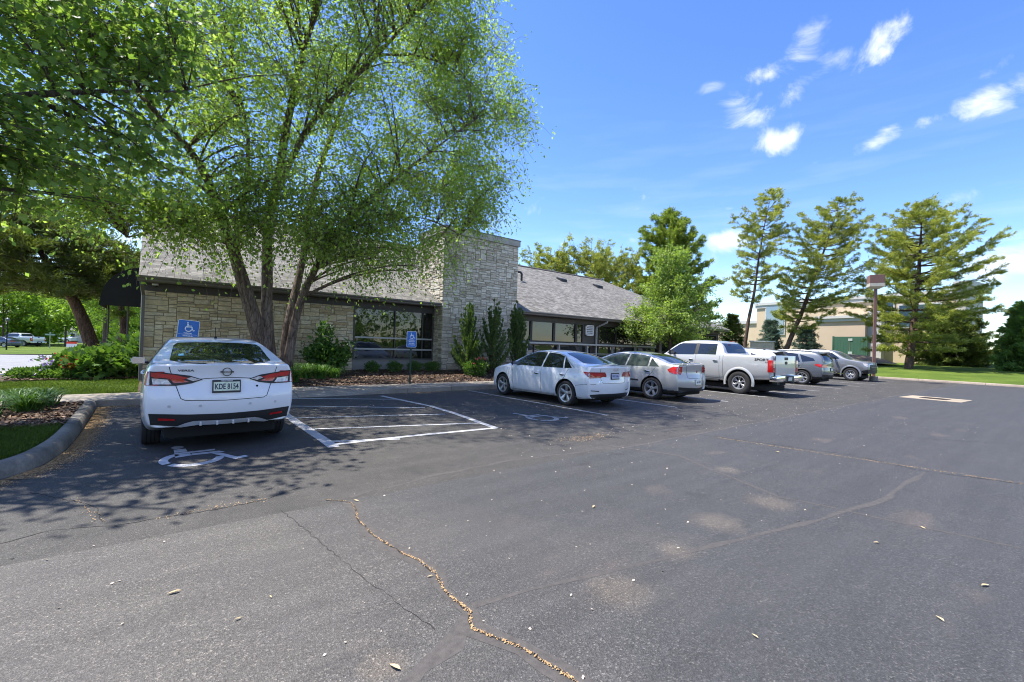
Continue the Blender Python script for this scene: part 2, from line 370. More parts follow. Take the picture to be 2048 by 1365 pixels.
def line_strip(mb, pts, wd, z=.004, jit=0, rng=None):
    pts = [Vector((p[0], p[1])) for p in pts]
    L = []
    for i, p in enumerate(pts):
        t = (pts[min(i+1, len(pts)-1)]-pts[max(i-1, 0)]).normalized(); n = Vector((-t.y, t.x))
        ww = (wd[i] if hasattr(wd, '__len__') else wd)/2
        if rng: ww *= rng.uniform(1-jit, 1+jit)
        L.append((p+n*ww, p-n*ww))
    n0 = len(mb.v)
    for a, b in L: mb.v += [(a.x, a.y, z), (b.x, b.y, z)]
    for i in range(len(L)-1): mb.f.append((n0+2*i, n0+2*i+1, n0+2*i+3, n0+2*i+2)); mb.m.append(0)
def wander(pts, step, amp, rng):
    o = []
    for a, b in zip(pts[:-1], pts[1:]):
        a, b = Vector(a[:2]), Vector(b[:2]); n = max(1, int((b-a).length/step))
        t = (b-a).normalized(); q = Vector((-t.y, t.x))
        for k in range(n): o.append(a.lerp(b, k/n)+q*rng.uniform(-amp, amp)*(k > 0))
    o.append(Vector(pts[-1][:2])); return o

# bay lines
rng = random.Random(4)
STALL_END = 6.52
bays = [(8.05, 12.2), (10.87, 12.2), (13.66, 12.2), (16.46, 12.2), (19.0, 12.2), (21.46, 12.2), (24.26, 12.2), (27.05, 12.2), (29.85, 12.2), (32.6, 12.2), (35.3, 12.2)]
for i, (x, y1) in enumerate(bays):
    mb = MB(); line_strip(mb, wander([(x, STALL_END), (x, y1)], .5, .008, rng), .10)
    tag(mb.build('bay_line', M_paint2), kind='structure')
# access aisle beside the white car: outline and hatching
mb = MB()
line_strip(mb, wander([gnd(668, 895), (2.12, 9.2), (2.2, 12.2)], .5, .01, rng), .16)
line_strip(mb, wander([gnd(992, 857), gnd(905, 826), gnd(862, 813), (5.0, 11.9)], .5, .008, rng), .12, .0045)
line_strip(mb, wander([gnd(665, 890), gnd(820, 873), gnd(992, 856.5)], .5, .01, rng), .11, .005)
for a, b in [((660, 884), (800, 879)), ((620, 859.5), (958, 847)), ((578, 837), (890, 829)), ((575, 813), (850, 816.5)), ((575, 797.5), (800, 799.5))]:
    line_strip(mb, wander([gnd(*a), gnd(*b)], .4, .008, rng), .085, .0055)
tag(mb.build('aisle_marking', M_paint), kind='structure')

# wheelchair symbols painted on two bays
def hc_polys():
    """wheelchair symbol in a unit box, list of polygons"""
    P = []
    P.append([(-.12+.075*cos(a), .92+.075*sin(a)) for a in np.linspace(0, 2*pi, 14, endpoint=False)])
    P.append([(-.17, .82), (-.03, .82), (-.02, .66), (-.17, .66)])
    P.append([(-.17, .645), (-.02, .645), (.30, .66), (.30, .59), (-.02, .575), (-.17, .575)])
    P.append([(-.17, .565), (.0, .565), (.02, .46), (-.17, .42)])
    P.append([(.02, .545), (.34, .545), (.40, .46), (.02, .46)])
    P.append([(.24, .45), (.34, .45), (.50, .18), (.60, .21), (.63, .14), (.46, .08)])
    ar = np.linspace(radians(118), radians(352), 22)
    o = [(.01+.36*cos(a), .32+.32*sin(a)) for a in ar]; i_ = [(.01+.26*cos(a), .32+.225*sin(a)) for a in ar]
    for k in range(len(ar)-1):
        if k == 8: continue
        P.append([o[k], o[k+1], i_[k+1], i_[k]])
    return P
def hc_mark(name, cx_, cy_, sx_, sy_, mat_):
    mb = MB()
    for p in hc_polys():
        n = len(mb.v); mb.v += [(cx_+x*sx_, cy_+(y-.5)*sy_, .004) for x, y in p]; mb.f.append(tuple(range(n, n+len(p)))); mb.m.append(0)
    return tag(mb.build(name, mat_), kind='structure')
hc_mark('wheelchair_marking', .44, 6.98, .92, 1.25, M_paint)
hc_mark('wheelchair_marking', 6.45, 7.18, .92, 1.2, paint_mat(.6))

# crack sealing bands, cracks and dry blossoms caught in them
crk = [gnd(x, y) for x, y in ((652, 1001), (690, 1003), (708, 1010), (716, 1040), (745, 1070), (800, 1105), (838, 1122), (872, 1148), (886, 1180), (915, 1205), (940, 1225), (944, 1258), (990, 1276), (1045, 1298), (1100, 1332), (1160, 1368), (1250, 1440))]
mb = MB(); r2 = random.Random(7)
line_strip(mb, wander(crk[1:], .12, .018, r2), .13, .0014, .55, r2)
line_strip(mb, wander([gnd(940, 1235), gnd(905, 1290), gnd(840, 1340), gnd(760, 1420)], .12, .02, r2), .10, .0010, .4, r2)
line_strip(mb, wander([gnd(945, 1212), gnd(1060, 1180), gnd(1190, 1150), gnd(1330, 1118), gnd(1480, 1080), gnd(1640, 1040), gnd(1760, 1003), gnd(1850, 945)], .25, .02, r2), .05, .0012, .6, r2)
line_strip(mb, wander([gnd(1210, 890), gnd(1360, 912), gnd(1560, 995), gnd(1750, 1035), gnd(2048, 1098), gnd(2400, 1180)], .3, .03, r2), .05, .0016, .4, r2)
line_strip(mb, wander([(5.8, 4.28), (9, 4.28), (18, 4.26), (30, 4.28)], .3, .03, r2), .06, .0013, .4, r2)
line_strip(mb, wander([(5.8, 4.35), gnd(1000, 925), gnd(850, 955), gnd(700, 995)], .2, .03, r2), .05, .0013, .5, r2)
tag(mb.build('crack_sealing', M_seal), kind='structure')
mb = MB()
def crackline(pts, wd):
    line_strip(mb, wander(pts, .05, .012, r2), wd, .0024, .6, r2)
crackline(crk, .013)
crackline([gnd(x, y) for x, y in ((0, 1088), (100, 1062), (240, 1050), (330, 1035), (430, 1020), (530, 1000), (600, 975))], .007)
crackline([gnd(x, y) for x, y in ((205, 1045), (190, 1015), (160, 1005), (60, 985))], .006)
crackline([gnd(x, y) for x, y in ((1400, 870), (1560, 891), (1700, 910), (1840, 942), (2048, 969), (2300, 1005))], .011)
crackline([gnd(x, y) for x, y in ((1640, 840), (1850, 878), (2048, 890), (2300, 905))], .008)
crackline([gnd(x, y) for x, y in ((560, 1020), (640, 1085), (720, 1150), (800, 1210), (870, 1260))], .004)
for k in range(0):
    x0, y0 = r2.uniform(-2, 12), r2.uniform(.8, 5.5); a = r2.uniform(0, 6.28); L = r2.uniform(.5, 2)
    crackline([(x0, y0), (x0+cos(a)*L*.5, y0+sin(a)*L*.5), (x0+cos(a+.5)*L, y0+sin(a+.5)*L)], .004)
tag(mb.build('asphalt_cracks', M_crack), kind='structure')

def flakes(name, pts, size, mat_, label, seed=1, flat=.35, zoff=.006, elong=1.6):
    """many small loose pieces lying on a surface, one mesh"""
    r = np.random.default_rng(seed); P = np.asarray(pts, dtype=float); n = len(P)
    a = r.uniform(0, 2*pi, n); s = size*r.uniform(.5, 1.5, n)
    t = np.stack([np.cos(a), np.sin(a), r.normal(0, flat, n)], 1); b = np.stack([-np.sin(a), np.cos(a), r.normal(0, flat, n)], 1)
    P = P+np.array([0, 0, zoff])
    v = np.stack([P-t*s[:, None]*elong/2, P-b*s[:, None]*.5, P+t*s[:, None]*elong/2, P+b*s[:, None]*.5], 1)
    v[:, 1, 2] += s*.12; v[:, 3, 2] += s*.12
    v[:, :, 2] = np.maximum(v[:, :, 2], P[:, 2:3]-zoff*.6)
    o = mesh_np(name, v.reshape(-1, 3), np.arange(4*n).reshape(-1, 4), mat_)
    return tag(o, label, 'litter' if label else None, kind='stuff')
r3 = np.random.default_rng(11); pts = []
for k in range(len(crk)-2):
    for j in range(60 if k > 1 else 15):
        t = r3.uniform(); p = crk[k].lerp(crk[k+1], t); pts.append((p.x+r3.normal(0, .006), p.y+r3.normal(0, .006), 0))
for a, b, n in [((1430, 875), (2048, 969), 900), ((330, 1035), (530, 1000), 160), ((150, 1000), (205, 1045), 90)]:
    a, b = gnd(*a), gnd(*b)
    for j in range(n):
        p = a.lerp(b, r3.uniform()); pts.append((p.x+r3.normal(0, .03), p.y+r3.normal(0, .03), 0))
# blossoms swept against the left kerb and the walkway kerb
KERB = [(-.80, 12.33), (-.78, 10.6), (-.77, 9.0), (-.79, 8.0), (-.90, 7.2), (-1.12, 6.72), (-1.75, 6.2), (-3.0, 5.75), (-8, 5.4), (-30, 5.0)]
for k in range(len(KERB)-3):
    a, b = Vector(KERB[k]), Vector(KERB[k+1]); t = (b-a).normalized(); q = Vector((-t.y, t.x))
    if q.x < 0: q = -q
    for j in range(int((b-a).length*(6500 if k < 6 else 800))):
        p = a.lerp(b, r3.uniform()); d = abs(r3.normal(0, .11)); pts.append((p.x+q.x*(d+.01), p.y+q.y*(d+.01), 0))
for j in range(1500): pts.append((r3.uniform(-.8, 0.1), 12.3-abs(r3.normal(0, .3)), 0))
for j in range(2400): pts.append((r3.uniform(5.3, 9.2), 12.3-abs(r3.normal(0, .14)), 0))
for j in range(900): pts.append((r3.normal(5.75, .35), r3.normal(5.1, .12), 0)); 
for j in range(700): pts.append((r3.normal(5.1, .12), r3.uniform(9.5, 12), 0))
for j in range(900): pts.append((r3.uniform(9, 36), 12.3-abs(r3.normal(0, .5)), 0))
flakes('fallen_blossoms', pts, .0062, M_debris, 'orange brown dry blossom litter swept along the kerbs and into the asphalt cracks', 3)
pts = []
for j in range(4200):
    pts.append((r3.uniform(4, 38), r3.uniform(4.0, 12), 0))
for j in range(260): pts.append((r3.uniform(-1, 16), r3.uniform(1.2, 4.5), 0))
M_petal = simple('pale petals', (.55, .45, .36), .9, var=.3, vscale=30)
flakes('scattered_petals', pts, .011, M_petal, 'pale petals and seeds scattered over the asphalt', 5)
# single larger dry leaves
M_dry = simple('dry leaf', (.50, .39, .22), .8, var=.25, vscale=40)
for k, (x, y, s) in enumerate([(348, 1187, .05), (541, 1196, .022), (476, 1240, .028), (790, 1337, .05), (1187, 1015, .05), (712, 1003, .045), (1880, 1240, .045), (1752, 1087, .035), (1845, 1057, .04), (1970, 1173, .05), (1510, 1275, .03), (860, 1155, .03), (1555, 905, .05)]):
    g = gnd(x, y); s *= .72; mb = MB(); a = k*1.7; L, W_ = s, s*.30
    pr = [(-1, 0, .0), (-.4, -.8, .18), (.3, -1, .25), (1, -.1, .04), (.5, .7, .3), (-.3, 1, .12)]
    mb.add([(g.x+(p[0]*L*cos(a)-p[1]*W_*sin(a)), g.y+(p[0]*L*sin(a)+p[1]*W_*cos(a)), .008+p[2]*s*.7) for p in pr]+[(g.x, g.y, .007)],
           [(i, (i+1) % 6, 6) for i in range(6)])
    lab = ['curled yellowish dry leaf on the asphalt at the left of the foreground', 'tiny pale leaf scrap on the near asphalt above the round white scrap', 'small round white petal on the near asphalt, lower left', 'dry leaf with curled stalk at the bottom edge beside the sealed crack',
           'narrow cream leaf alone on the blue grey asphalt in the middle', 'folded pale leaf at the upper end of the sealed crack', 'pale narrow leaf on the near right asphalt, lowest of the right hand leaves', 'whitish leaf above the crossing seams on the right asphalt', 'thin cream leaf right of the crossing seams', 'ragged brown leaf clump near the right edge of the asphalt', 'light leaf scrap low in the right half of the asphalt', 'small upright leaf standing in the sealed crack', 'pale leaf near the boundary of old and new asphalt'][k]
    tag(mb.build('dry_leaf', M_dry, loc=(g.x, g.y, 0)), lab, 'leaf', 'dry leaves lying on the asphalt')

# storm drain with concrete apron
dc = [gnd(x, y) for x, y in ((1811, 792), (1840, 798.5), (1932, 804.5), (1934, 797.5))]
cxd, cyd = 22.75, 3.2
dr = thing('storm_drain', 'pale concrete slab with a dark iron drain grate set in the asphalt', 'drain', (cxd, cyd, 0), radians(-4))
mb = MB(); mb.cbox(-.8, .8, -.85, .85, -.02, .008, .004); mb.build('apron', concrete_mat('drain concrete', (.27, .22, .155), (.37, .31, .225)), dr)
mb = MB(); mb.box(-.34, .34, -.34, .34, .008, .012); mb.build('shaft', simple('dark shaft', (.012, .011, .01), .9), dr)
mb = MB()
for k in range(9): mb.box(-.33+k*.075, -.30+k*.075, -.33, .33, .012, .018)
mb.box(-.36, .36, -.37, -.33, .010, .019); mb.box(-.36, .36, .33, .37, .010, .019)
mb.build('grate', simple('drain iron', (.045, .03, .022), .7), dr)

# ---------------------------------------------------------------- kerbs, walkway, islands
def sweep(name, path, prof, mat_, closed=False, joints=0, kind='structure'):
    """prof: list of (offset to the left of travel, z)"""
    mb = MB(); P = [Vector(p[:2]) for p in path]; k = len(prof)
    for i, p in enumerate(P):
        t = (P[min(i+1, len(P)-1)]-P[max(i-1, 0)]).normalized(); n = Vector((-t.y, t.x))
        for (o, z) in prof: mb.v.append((p.x+n.x*o, p.y+n.y*o, z))
    for i in range(len(P)-1):
        for j in range(k-1): mb.f.append((i*k+j, i*k+j+1, (i+1)*k+j+1, (i+1)*k+j)); mb.m.append(0)
    mb.f.append(tuple(range(k))); mb.m.append(0); mb.f.append(tuple((len(P)-1)*k+j for j in range(k))); mb.m.append(0)
    return tag(mb.build(name, mat_, smooth='auto', fix=True), kind=kind)
def dens(path, step):
    o = []
    for a, b in zip(path[:-1], path[1:]):
        a, b = Vector(a[:2]), Vector(b[:2]); n = max(1, int((b-a).length/step))
        o += [a.lerp(b, i/n) for i in range(n)]
    return o+[Vector(path[-1][:2])]
def smooth_path(path, it=3):
    P = [Vector(p[:2]) for p in path]
    for _ in range(it):
        Q = [P[0]]
        for a, b in zip(P[:-1], P[1:]): Q += [a.lerp(b, .25), a.lerp(b, .75)]
        Q.append(P[-1]); P = Q
    return P
kp = [Vector(p) for p in KERB[:7]]; kp = smooth_path(kp, 2)+[Vector(p) for p in KERB[7:]]
# stones of about three metres with open joints
def kerb_stones(path, prof, mat_, L=2.9, start=0.):
    P = dens([(p.x, p.y) for p in path], .12); acc = 0; seg = [P[0]]; n = 0
    for a, b in zip(P[:-1], P[1:]):
        acc += (b-a).length
        seg.append(b)
        if acc >= L and len(seg) > 2:
            e = seg[-1]; d = (seg[-1]-seg[-2]).normalized()*.022
            sweep('kerb', seg[:-1]+[e-d], prof, mat_); seg = [e]; acc = 0
    if len(seg) > 1: sweep('kerb', seg, prof, mat_)
kerb_stones(kp, [(0., -.02), (0., .07), (-.035, .135), (-.08, .155), (-.15, .158), (-.17, .15), (-.17, 0.)], M_kerb)

WF, WB_ = 12.34, 13.55     # walkway front and back
def walk_z(x, front):
    if not front: return .15
    a, b, c_, d = 1.0, 1.9, 4.35, 5.3
    return .15 if x < a or x > d else (.012 if b < x < c_ else (.15+(.012-.15)*((x-a)/(b-a)) if x <= b else .012+(.15-.012)*((x-c_)/(d-c_))))
def walkway():
    xs = [-9]+[x for x in np.arange(-7.5, 37, 1.5)]
    for i in range(len(xs)-1):
        x0, x1 = xs[i]+.006, xs[i+1]-.006; mb = MB(); sub = np.linspace(x0, x1, 7)
        if x0 < -1.0:  yf = 12.0 if x1 < -1.0 else WF
        else: yf = WF
        for x in sub:
            zf = walk_z(x, True)
            mb.v += [(x, yf, -.02), (x, yf, zf-.02), (x, yf+.025, zf), (x, yf+.55, zf*.4+.15*.6), (x, WB_, .15), (x, WB_, -.02)]
        for j in range(len(sub)-1):
            for k in range(5): mb.f.append((j*6+k, (j+1)*6+k, (j+1)*6+k+1, j*6+k+1)); mb.m.append(0)
        mb.f += [tuple(range(6)), tuple((len(sub)-1)*6+k for k in range(6))]; mb.m += [0, 0]
        tag(mb.build('walkway', M_conc, fix=True), kind='structure')
walkway()
# soil, mulch and lawn areas
def zbed(x, y):
    return .13+.25*max(0, min(1, (y-13.6)/2.6))*max(0, min(1, x/2.))+.02*sin(x*2.1)*sin(y*2.7)
sheet('mulch_bed', np.arange(-.2, 38.1, .4), np.arange(13.5, 17.31, .38), zbed, M_mulch)
sheet('lawn_strip', np.append(np.arange(-16, -.3, .5), -.2), np.arange(13.5, 17.6, .4), lambda x, y: .125+.02*sin(x*1.7+y), M_lawn)
sheet('flower_bed', np.arange(-6.5, .1, .5), np.arange(17.5, 21.6, .5), lambda x, y: .14+.05*sin(x)*cos(y)-.03*max(0, y-19), M_mulch)
isl = MB(); inner = []
for i, p in enumerate(kp):
    t = (kp[min(i+1, len(kp)-1)]-kp[max(i-1, 0)]).normalized(); n = Vector((t.y, -t.x)); inner.append(p+n*.16)
isl.v = [(p.x, p.y, .135) for p in inner]+[(-30, 12.0, .135), (-.97, 12.0, .135)]
isl.f = [tuple(range(len(isl.v)))]; isl.m = [0]
tag(isl.build('island_lawn', M_lawn, fix=True), kind='structure')
def zisl(x, y): return .152+.02*sin(3*x)*sin(2*y)
mb = MB(); ed = [(-.98, 12.0), (-.96, 11), (-.95, 9.6), (-1.05, 9.15), (-1.5, 9.0), (-2.2, 9.2), (-3.2, 9.5), (-5, 10), (-5.5, 11), (-5.5, 12.0)]
mb.v = [(x, y, .150) for x, y in ed]; mb.f = [tuple(range(len(ed)))]; mb.m = [0]
tag(mb.build('mulch_patch', M_mulch, fix=True), kind='structure')
# right hand lawn and its kerb
RK = [(34.0, 12.9), (36.2, 12.3), (37.6, 11.2), (38.3, 9.8), (38.6, 8.3), (38.55, 5), (38.3, 1.7), (38.0, -3), (37.4, -12), (37, -30)]
rk = smooth_path(RK, 2)
kerb_stones(rk, [(0., -.02), (0., .09), (.02, .125), (.15, .13), (.16, .02)], M_kerbr, 3.0)
mb = MB(); cols = [0.14, .6, 1.5, 3, 5, 8, 12, 17, 24, 33, 45, 60, 85]
for i, p in enumerate(rk):
    t = (rk[min(i+1, len(rk)-1)]-rk[max(i-1, 0)]).normalized(); n = Vector((-t.y, t.x))
    if n.x < 0: n = -n
    if i < 12: n = n.lerp(Vector((1, .1)), .6).normalized()
    for d in cols:
        x, y = p.x+n.x*d, p.y+n.y*d
        mb.v.append((x, y, .115+.95*(1-math.exp(-d/13.))+.03*sin(x*.5+y*.3)*min(1, d)))
k = len(cols)
for i in range(len(rk)-1):
    for j in range(k-1): mb.f.append((i*k+j, i*k+j+1, (i+1)*k+j+1, (i+1)*k+j)); mb.m.append(0)
tag(mb.build('lawn', M_lawn, smooth=True, fix=True), kind='structure')
# street on the left, sloping away, with a concrete pavement
sheet('street', [-120, -60, -30, -10, 2, 30, 60], [29.5, 35, 45, 55, 62], lambda x, y: zleft(y)+.01, M_street)
sheet('pavement', [-40, -25, -15, -10, -6, -4.2, -3.2], [21.7, 24, 26, 28.8], lambda x, y: zleft(y)+.06, M_walk)
sheet('verge', [-3.1, -2, 0, 2], [21.7, 23, 25, 28.8], lambda x, y: zleft(y)+.05, M_lawn)
sheet('far_lawn', [-120, -60, -20, 10, 60], [62.0, 70, 90, 130], lambda x, y: zleft(y)+.08, M_lawn)

# grass blades on the near lawns, one object
def blades(name, pts, h, w_, mat_, label, seed=2, lean=.35, seg=1):
    r = np.random.default_rng(seed); P = np.asarray(pts, float); n = len(P)
    a = r.uniform(0, 2*pi, n); H = h*r.uniform(.5, 1.35, n); d = np.stack([np.cos(a), np.sin(a), np.zeros(n)], 1)
    s = np.stack([-np.sin(a), np.cos(a), np.zeros(n)], 1)*(w_/2*r.uniform(.7, 1.3, n))[:, None]
    ln = (r.normal(0, lean, n)*H)[:, None]; up = np.array([0, 0, 1.])
    mid = P+d*ln*.35+up*(H*.6)[:, None]; tip = P+d*ln*1.1+up*H[:, None]
    v = np.stack([P-s, P+s, mid+s*.8, tip, mid-s*.8], 1)
    f = np.arange(5*n).reshape(-1, 5)
    return tag(mesh_np(name, v.reshape(-1, 3), f, mat_), label, 'grass' if label else None, kind='stuff')
M_blade = leafmat('grass blades', (.055, .10, .015), (.09, .155, .024), (.16, .22, .05), .35)
r4 = np.random.default_rng(8); pts = []
for j in range(30000):
    x, y = r4.uniform(-5.2, -.2), 13.56+4.0*r4.uniform()**1.3; pts.append((x, y, .12))
def in_isl(x, y):
    e = np.interp(y, [6.7, 7.2, 8, 9, 12], [-1.35, -1.1, -.99, -.97, -.97]); return x < e
for j in range(34000):
    x, y = r4.uniform(-2.6, -.9), r4.uniform(6.4, 9.25)
    if in_isl(x, y): pts.append((x, y, .13))
blades('lawn_grass', pts, .055, .006, M_blade, 'short green grass blades growing on the lawn strip and island at the left')
# loose mulch chips
pts = []
for j in range(15000):
    x, y = r4.uniform(2.4, 13.5), r4.uniform(13.56, 16.9); pts.append((x, y, zbed(x, y)))
for j in range(9000):
    x, y = r4.uniform(-2.6, -.97), r4.uniform(9.1, 11.95); pts.append((x, y, .152))
for j in range(4000):
    x, y = r4.uniform(-3, .0), r4.uniform(17.5, 19.5); pts.append((x, y, .17))
M_chip = None
m, nt = newmat('mulch chips'); rr = nd(nt, 'ShaderNodeNewGeometry').outputs['Random Per Island']
out(nt, nd(nt, 'ShaderNodeBsdfPrincipled', {'Base Color': ramp(nt, rr, [(0, (.035, .02, .012)), (.55, (.11, .062, .036)), (.85, (.24, .145, .085)), (1., (.40, .29, .19))]), 'Roughness': .9}).outputs[0]); M_chip = m
flakes('mulch_chips', pts, .035, M_chip, 'brown shredded bark mulch on the planting beds', 9, .3, .012, 2.2)
# ================================================================== building materials
def stone_mat(name, stops, dark):
    m, nt = newmat(name)
    r = nd(nt, 'ShaderNodeNewGeometry').outputs['Random Per Island']
    tc = nd(nt, 'ShaderNodeTexCoord').outputs['Object']
    n = noise(nt, 5, 8, .7, tc); f = noise(nt, 26, 6, .75, tc)
    mp = nd(nt, 'ShaderNodeMapping', {'Vector': tc, 'Scale': (1.2, 1.2, 5)}).outputs[0]; ly = noise(nt, 7, 6, .7, mp, .6)
    c = ramp(nt, r, stops)
    c = mixrgb(nt, .85, c, mixrgb(nt, 1., c, ramp(nt, n, [(.25, (.62,)*3), (.75, (1.3,)*3)]), 'MULTIPLY'))
    c = mixrgb(nt, .55, c, mixrgb(nt, 1., c, ramp(nt, ly, [(.3, (.55,)*3), (.65, (1.25,)*3)]), 'MULTIPLY'))
    c = mixrgb(nt, ramp(nt, n, [(.62, (0,)*3), (.8, (.55,)*3)]), c, dark)
    h = nd(nt, 'ShaderNodeMath', {0: f, 1: ly}, operation='ADD').outputs[0]
    out(nt, nd(nt, 'ShaderNodeBsdfPrincipled', {'Base Color': c, 'Roughness': .93, 'Specular IOR Level': .2, 'Normal': bump(nt, h, .9, .02)}).outputs[0]); return m
M_stone = stone_mat('tan limestone', [(0, (.50, .385, .235)), (.3, (.62, .51, .335)), (.6, (.70, .59, .41)), (.85, (.62, .54, .40)), (1, (.73, .65, .49))], (.24, .17, .09))
M_stoneg = stone_mat('grey limestone', [(0, (.47, .41, .32)), (.35, (.59, .53, .435)), (.65, (.68, .62, .52)), (1, (.75, .70, .60))], (.28, .22, .15))
M_mortar = simple('mortar', (.27, .235, .18), .95, var=.25, vscale=8, bmp=.6)
M_trim = simple('bronze grey trim', (.125, .115, .105), .5, var=.08, vscale=2)
M_trimd = simple('dark trim', (.06, .054, .048), .6, var=.1)
M_panel = simple('grey panel', (.24, .22, .20), .6, var=.08)
M_rail = simple('grey metal rail', (.36, .36, .35), .35, metal=.0, var=.05)
M_white = simple('white metal', (.72, .72, .70), .45, var=.05)
def glass_mat(name, base=(.012, .013, .012), ior=1.6, rough=.02, wav=.0):
    m, nt = newmat(name)
    ins = {'Base Color': (*base, 1), 'Roughness': rough, 'IOR': ior, 'Specular IOR Level': .6}
    if wav: ins['Normal'] = bump(nt, noise(nt, 1.3, 2), wav, .02)
    out(nt, nd(nt, 'ShaderNodeBsdfPrincipled', ins).outputs[0]); return m
M_glass = glass_mat('window glass', wav=.25)
def shingle_mat():
    m, nt = newmat('asphalt shingles')
    tc = nd(nt, 'ShaderNodeTexCoord').outputs['UV']
    br = nd(nt, 'ShaderNodeTexBrick', {'Vector': tc, 'Color1': (.108, .103, .094, 1), 'Color2': (.212, .203, .187, 1), 'Mortar': (.07, .06, .055, 1), 'Scale': 1., 'Mortar Size': .006, 'Mortar Smooth': .3, 'Bias': .1, 'Brick Width': .30, 'Row Height': .135}, offset=.37, squash=.7, squash_frequency=3)
    b2 = nd(nt, 'ShaderNodeTexBrick', {'Vector': tc, 'Color1': (.6, .6, .6, 1), 'Color2': (1.3, 1.3, 1.3, 1), 'Mortar': (.9, .9, .9, 1), 'Scale': 1., 'Mortar Size': .001, 'Brick Width': .145, 'Row Height': .135}, offset=.2)
    n = noise(nt, 120, 3, .7); n2 = noise(nt, .6, 5, .6)
    c = mixrgb(nt, .6, br.outputs[0], mixrgb(nt, 1., br.outputs[0], b2.outputs[0], 'MULTIPLY'))
    c = mixrgb(nt, .7, c, mixrgb(nt, 1., c, ramp(nt, n, [(.3, (.6,)*3), (.7, (1.4,)*3)]), 'MULTIPLY'))
    c = mixrgb(nt, .5, c, mixrgb(nt, 1., c, ramp(nt, n2, [(.3, (.75,)*3), (.7, (1.2,)*3)]), 'MULTIPLY'))
    sp = nd(nt, 'ShaderNodeSeparateXYZ', {0: tc})
    fr = nd(nt, 'ShaderNodeMath', {0: nd(nt, 'ShaderNodeMath', {0: sp.outputs[1], 1: .135}, operation='DIVIDE').outputs[0]}, operation='FRACT').outputs[0]
    fi = nd(nt, 'ShaderNodeMath', {0: 1., 1: fr}, operation='SUBTRACT').outputs[0]
    out(nt, nd(nt, 'ShaderNodeBsdfPrincipled', {'Base Color': c, 'Roughness': .95, 'Specular IOR Level': .15, 'Normal': bump(nt, fi, .8, .02)}).outputs[0]); return m
M_shingle = shingle_mat()
M_black = simple('black canvas', (.008, .008, .009), .85, var=.2)

# ================================================================== stone building
def ashlar(mb, u0, u1, z0, z1, P, rng, unit=.052, proud=.03, gap=.009):
    """random ashlar in the rectangle; P(u, z, d) maps to space, d outwards"""
    nu, nz_ = int(round((u1-u0)/unit)), int(round((z1-z0)/unit)); us, zs = (u1-u0)/nu, (z1-z0)/nz_
    g = [[False]*nz_ for _ in range(nu)]
    j = 0
    for j in range(nz_):
        for i in range(nu):
            if g[i][j]: continue
            r = rng.random()
            if r < .035: ww, hh = rng.randint(5, 7), rng.randint(5, 6)
            else: hh = rng.choice([1, 2, 2, 2, 3, 3]); ww = rng.randint(4, 10) if hh < 3 else rng.randint(5, 11)
            a = 0
            while a < ww and i+a < nu and not g[i+a][j]: a += 1
            if i+a < nu and (a == ww) and not g[min(i+a, nu-1)][j] and (i+a+1 >= nu or g[i+a+1][j]): a += 1
            a = min(a, nu-i); b = 1
            while b < hh and j+b < nz_ and all(not g[i+k][j+b] for k in range(a)): b += 1
            for k in range(a):
                for l in range(b): g[i+k][j+l] = True
            x0, x1 = u0+i*us+gap*rng.uniform(.6, 1.4), u0+(i+a)*us-gap*rng.uniform(.6, 1.4)
            y0, y1 = z0+j*zs+gap*rng.uniform(.5, 1.5), z0+(j+b)*zs-gap*rng.uniform(.5, 1.5)
            d = proud*rng.uniform(.5, 1.25); c = min(.012, (x1-x0)*.2, (y1-y0)*.25)
            jt = lambda: rng.uniform(-.004, .004)
            q = [(x0+jt(), y0+jt()), (x1+jt(), y0+jt()), (x1+jt(), y1+jt()), (x0+jt(), y1+jt())]
            mx, my = (x0+x1)/2, (y0+y1)/2
            fr = [(q_[0]+(c if q_[0] < mx else -c), q_[1]+(c if q_[1] < my else -c)) for q_ in q]
            vs = [P(*p, 0) for p in q]+[P(*p, d*.6) for p in q]+[P(*p, d*rng.uniform(.85, 1.15)) for p in fr]
            mb.add(vs, [(0, 1, 5, 4), (1, 2, 6, 5), (2, 3, 7, 6), (3, 0, 4, 7), (4, 5, 9, 8), (5, 6, 10, 9), (6, 7, 11, 10), (7, 4, 8, 11), (8, 9, 10, 11)])
WY, CY = 17.0, 16.3
EAVE_Y, EAVE_Z, RIDGE_Y = 16.38, 3.15, 24.0
PIT = .5
RIDGE_Z = EAVE_Z+PIT*(RIDGE_Y-EAVE_Y)
XL, XR = -.17, 34.0
XC0, XC1 = 9.37, on_y(1035, 560, CY).x
WX0, WX1 = on_y(706.5, 650, WY).x, 9.33
CTOP = on_y(960, 467, CY).z
bl = thing('stone_building', 'long low building with limestone walls, grey shingle roof and a broad stone chimney', 'building', (15, WY, 0))
rs = random.Random(3)
mb = MB(); mb.box(XL+.02, WX0, WY, WY+.3, 0, 3.0); mb.box(XL+.02, XL+.3, WY+.3, 31, 0, 3.0)
mb.box(XL, XR, 30.7, 31, 0, 3.0); mb.box(XR-.3, XR, WY+.3, 30.7, 0, 3.0)
mb.build('core_wall', M_mortar, bl, True)
mb = MB(); ashlar(mb, XL, WX0, .08, 2.78, lambda u, z, d: (u, WY-d, z), rs)
ashlar(mb, WY, WY+6, .08, 2.78, lambda u, z, d: (XL+.02-d, u, z), rs)
mb.build('stone_wall', M_stone, bl, True)
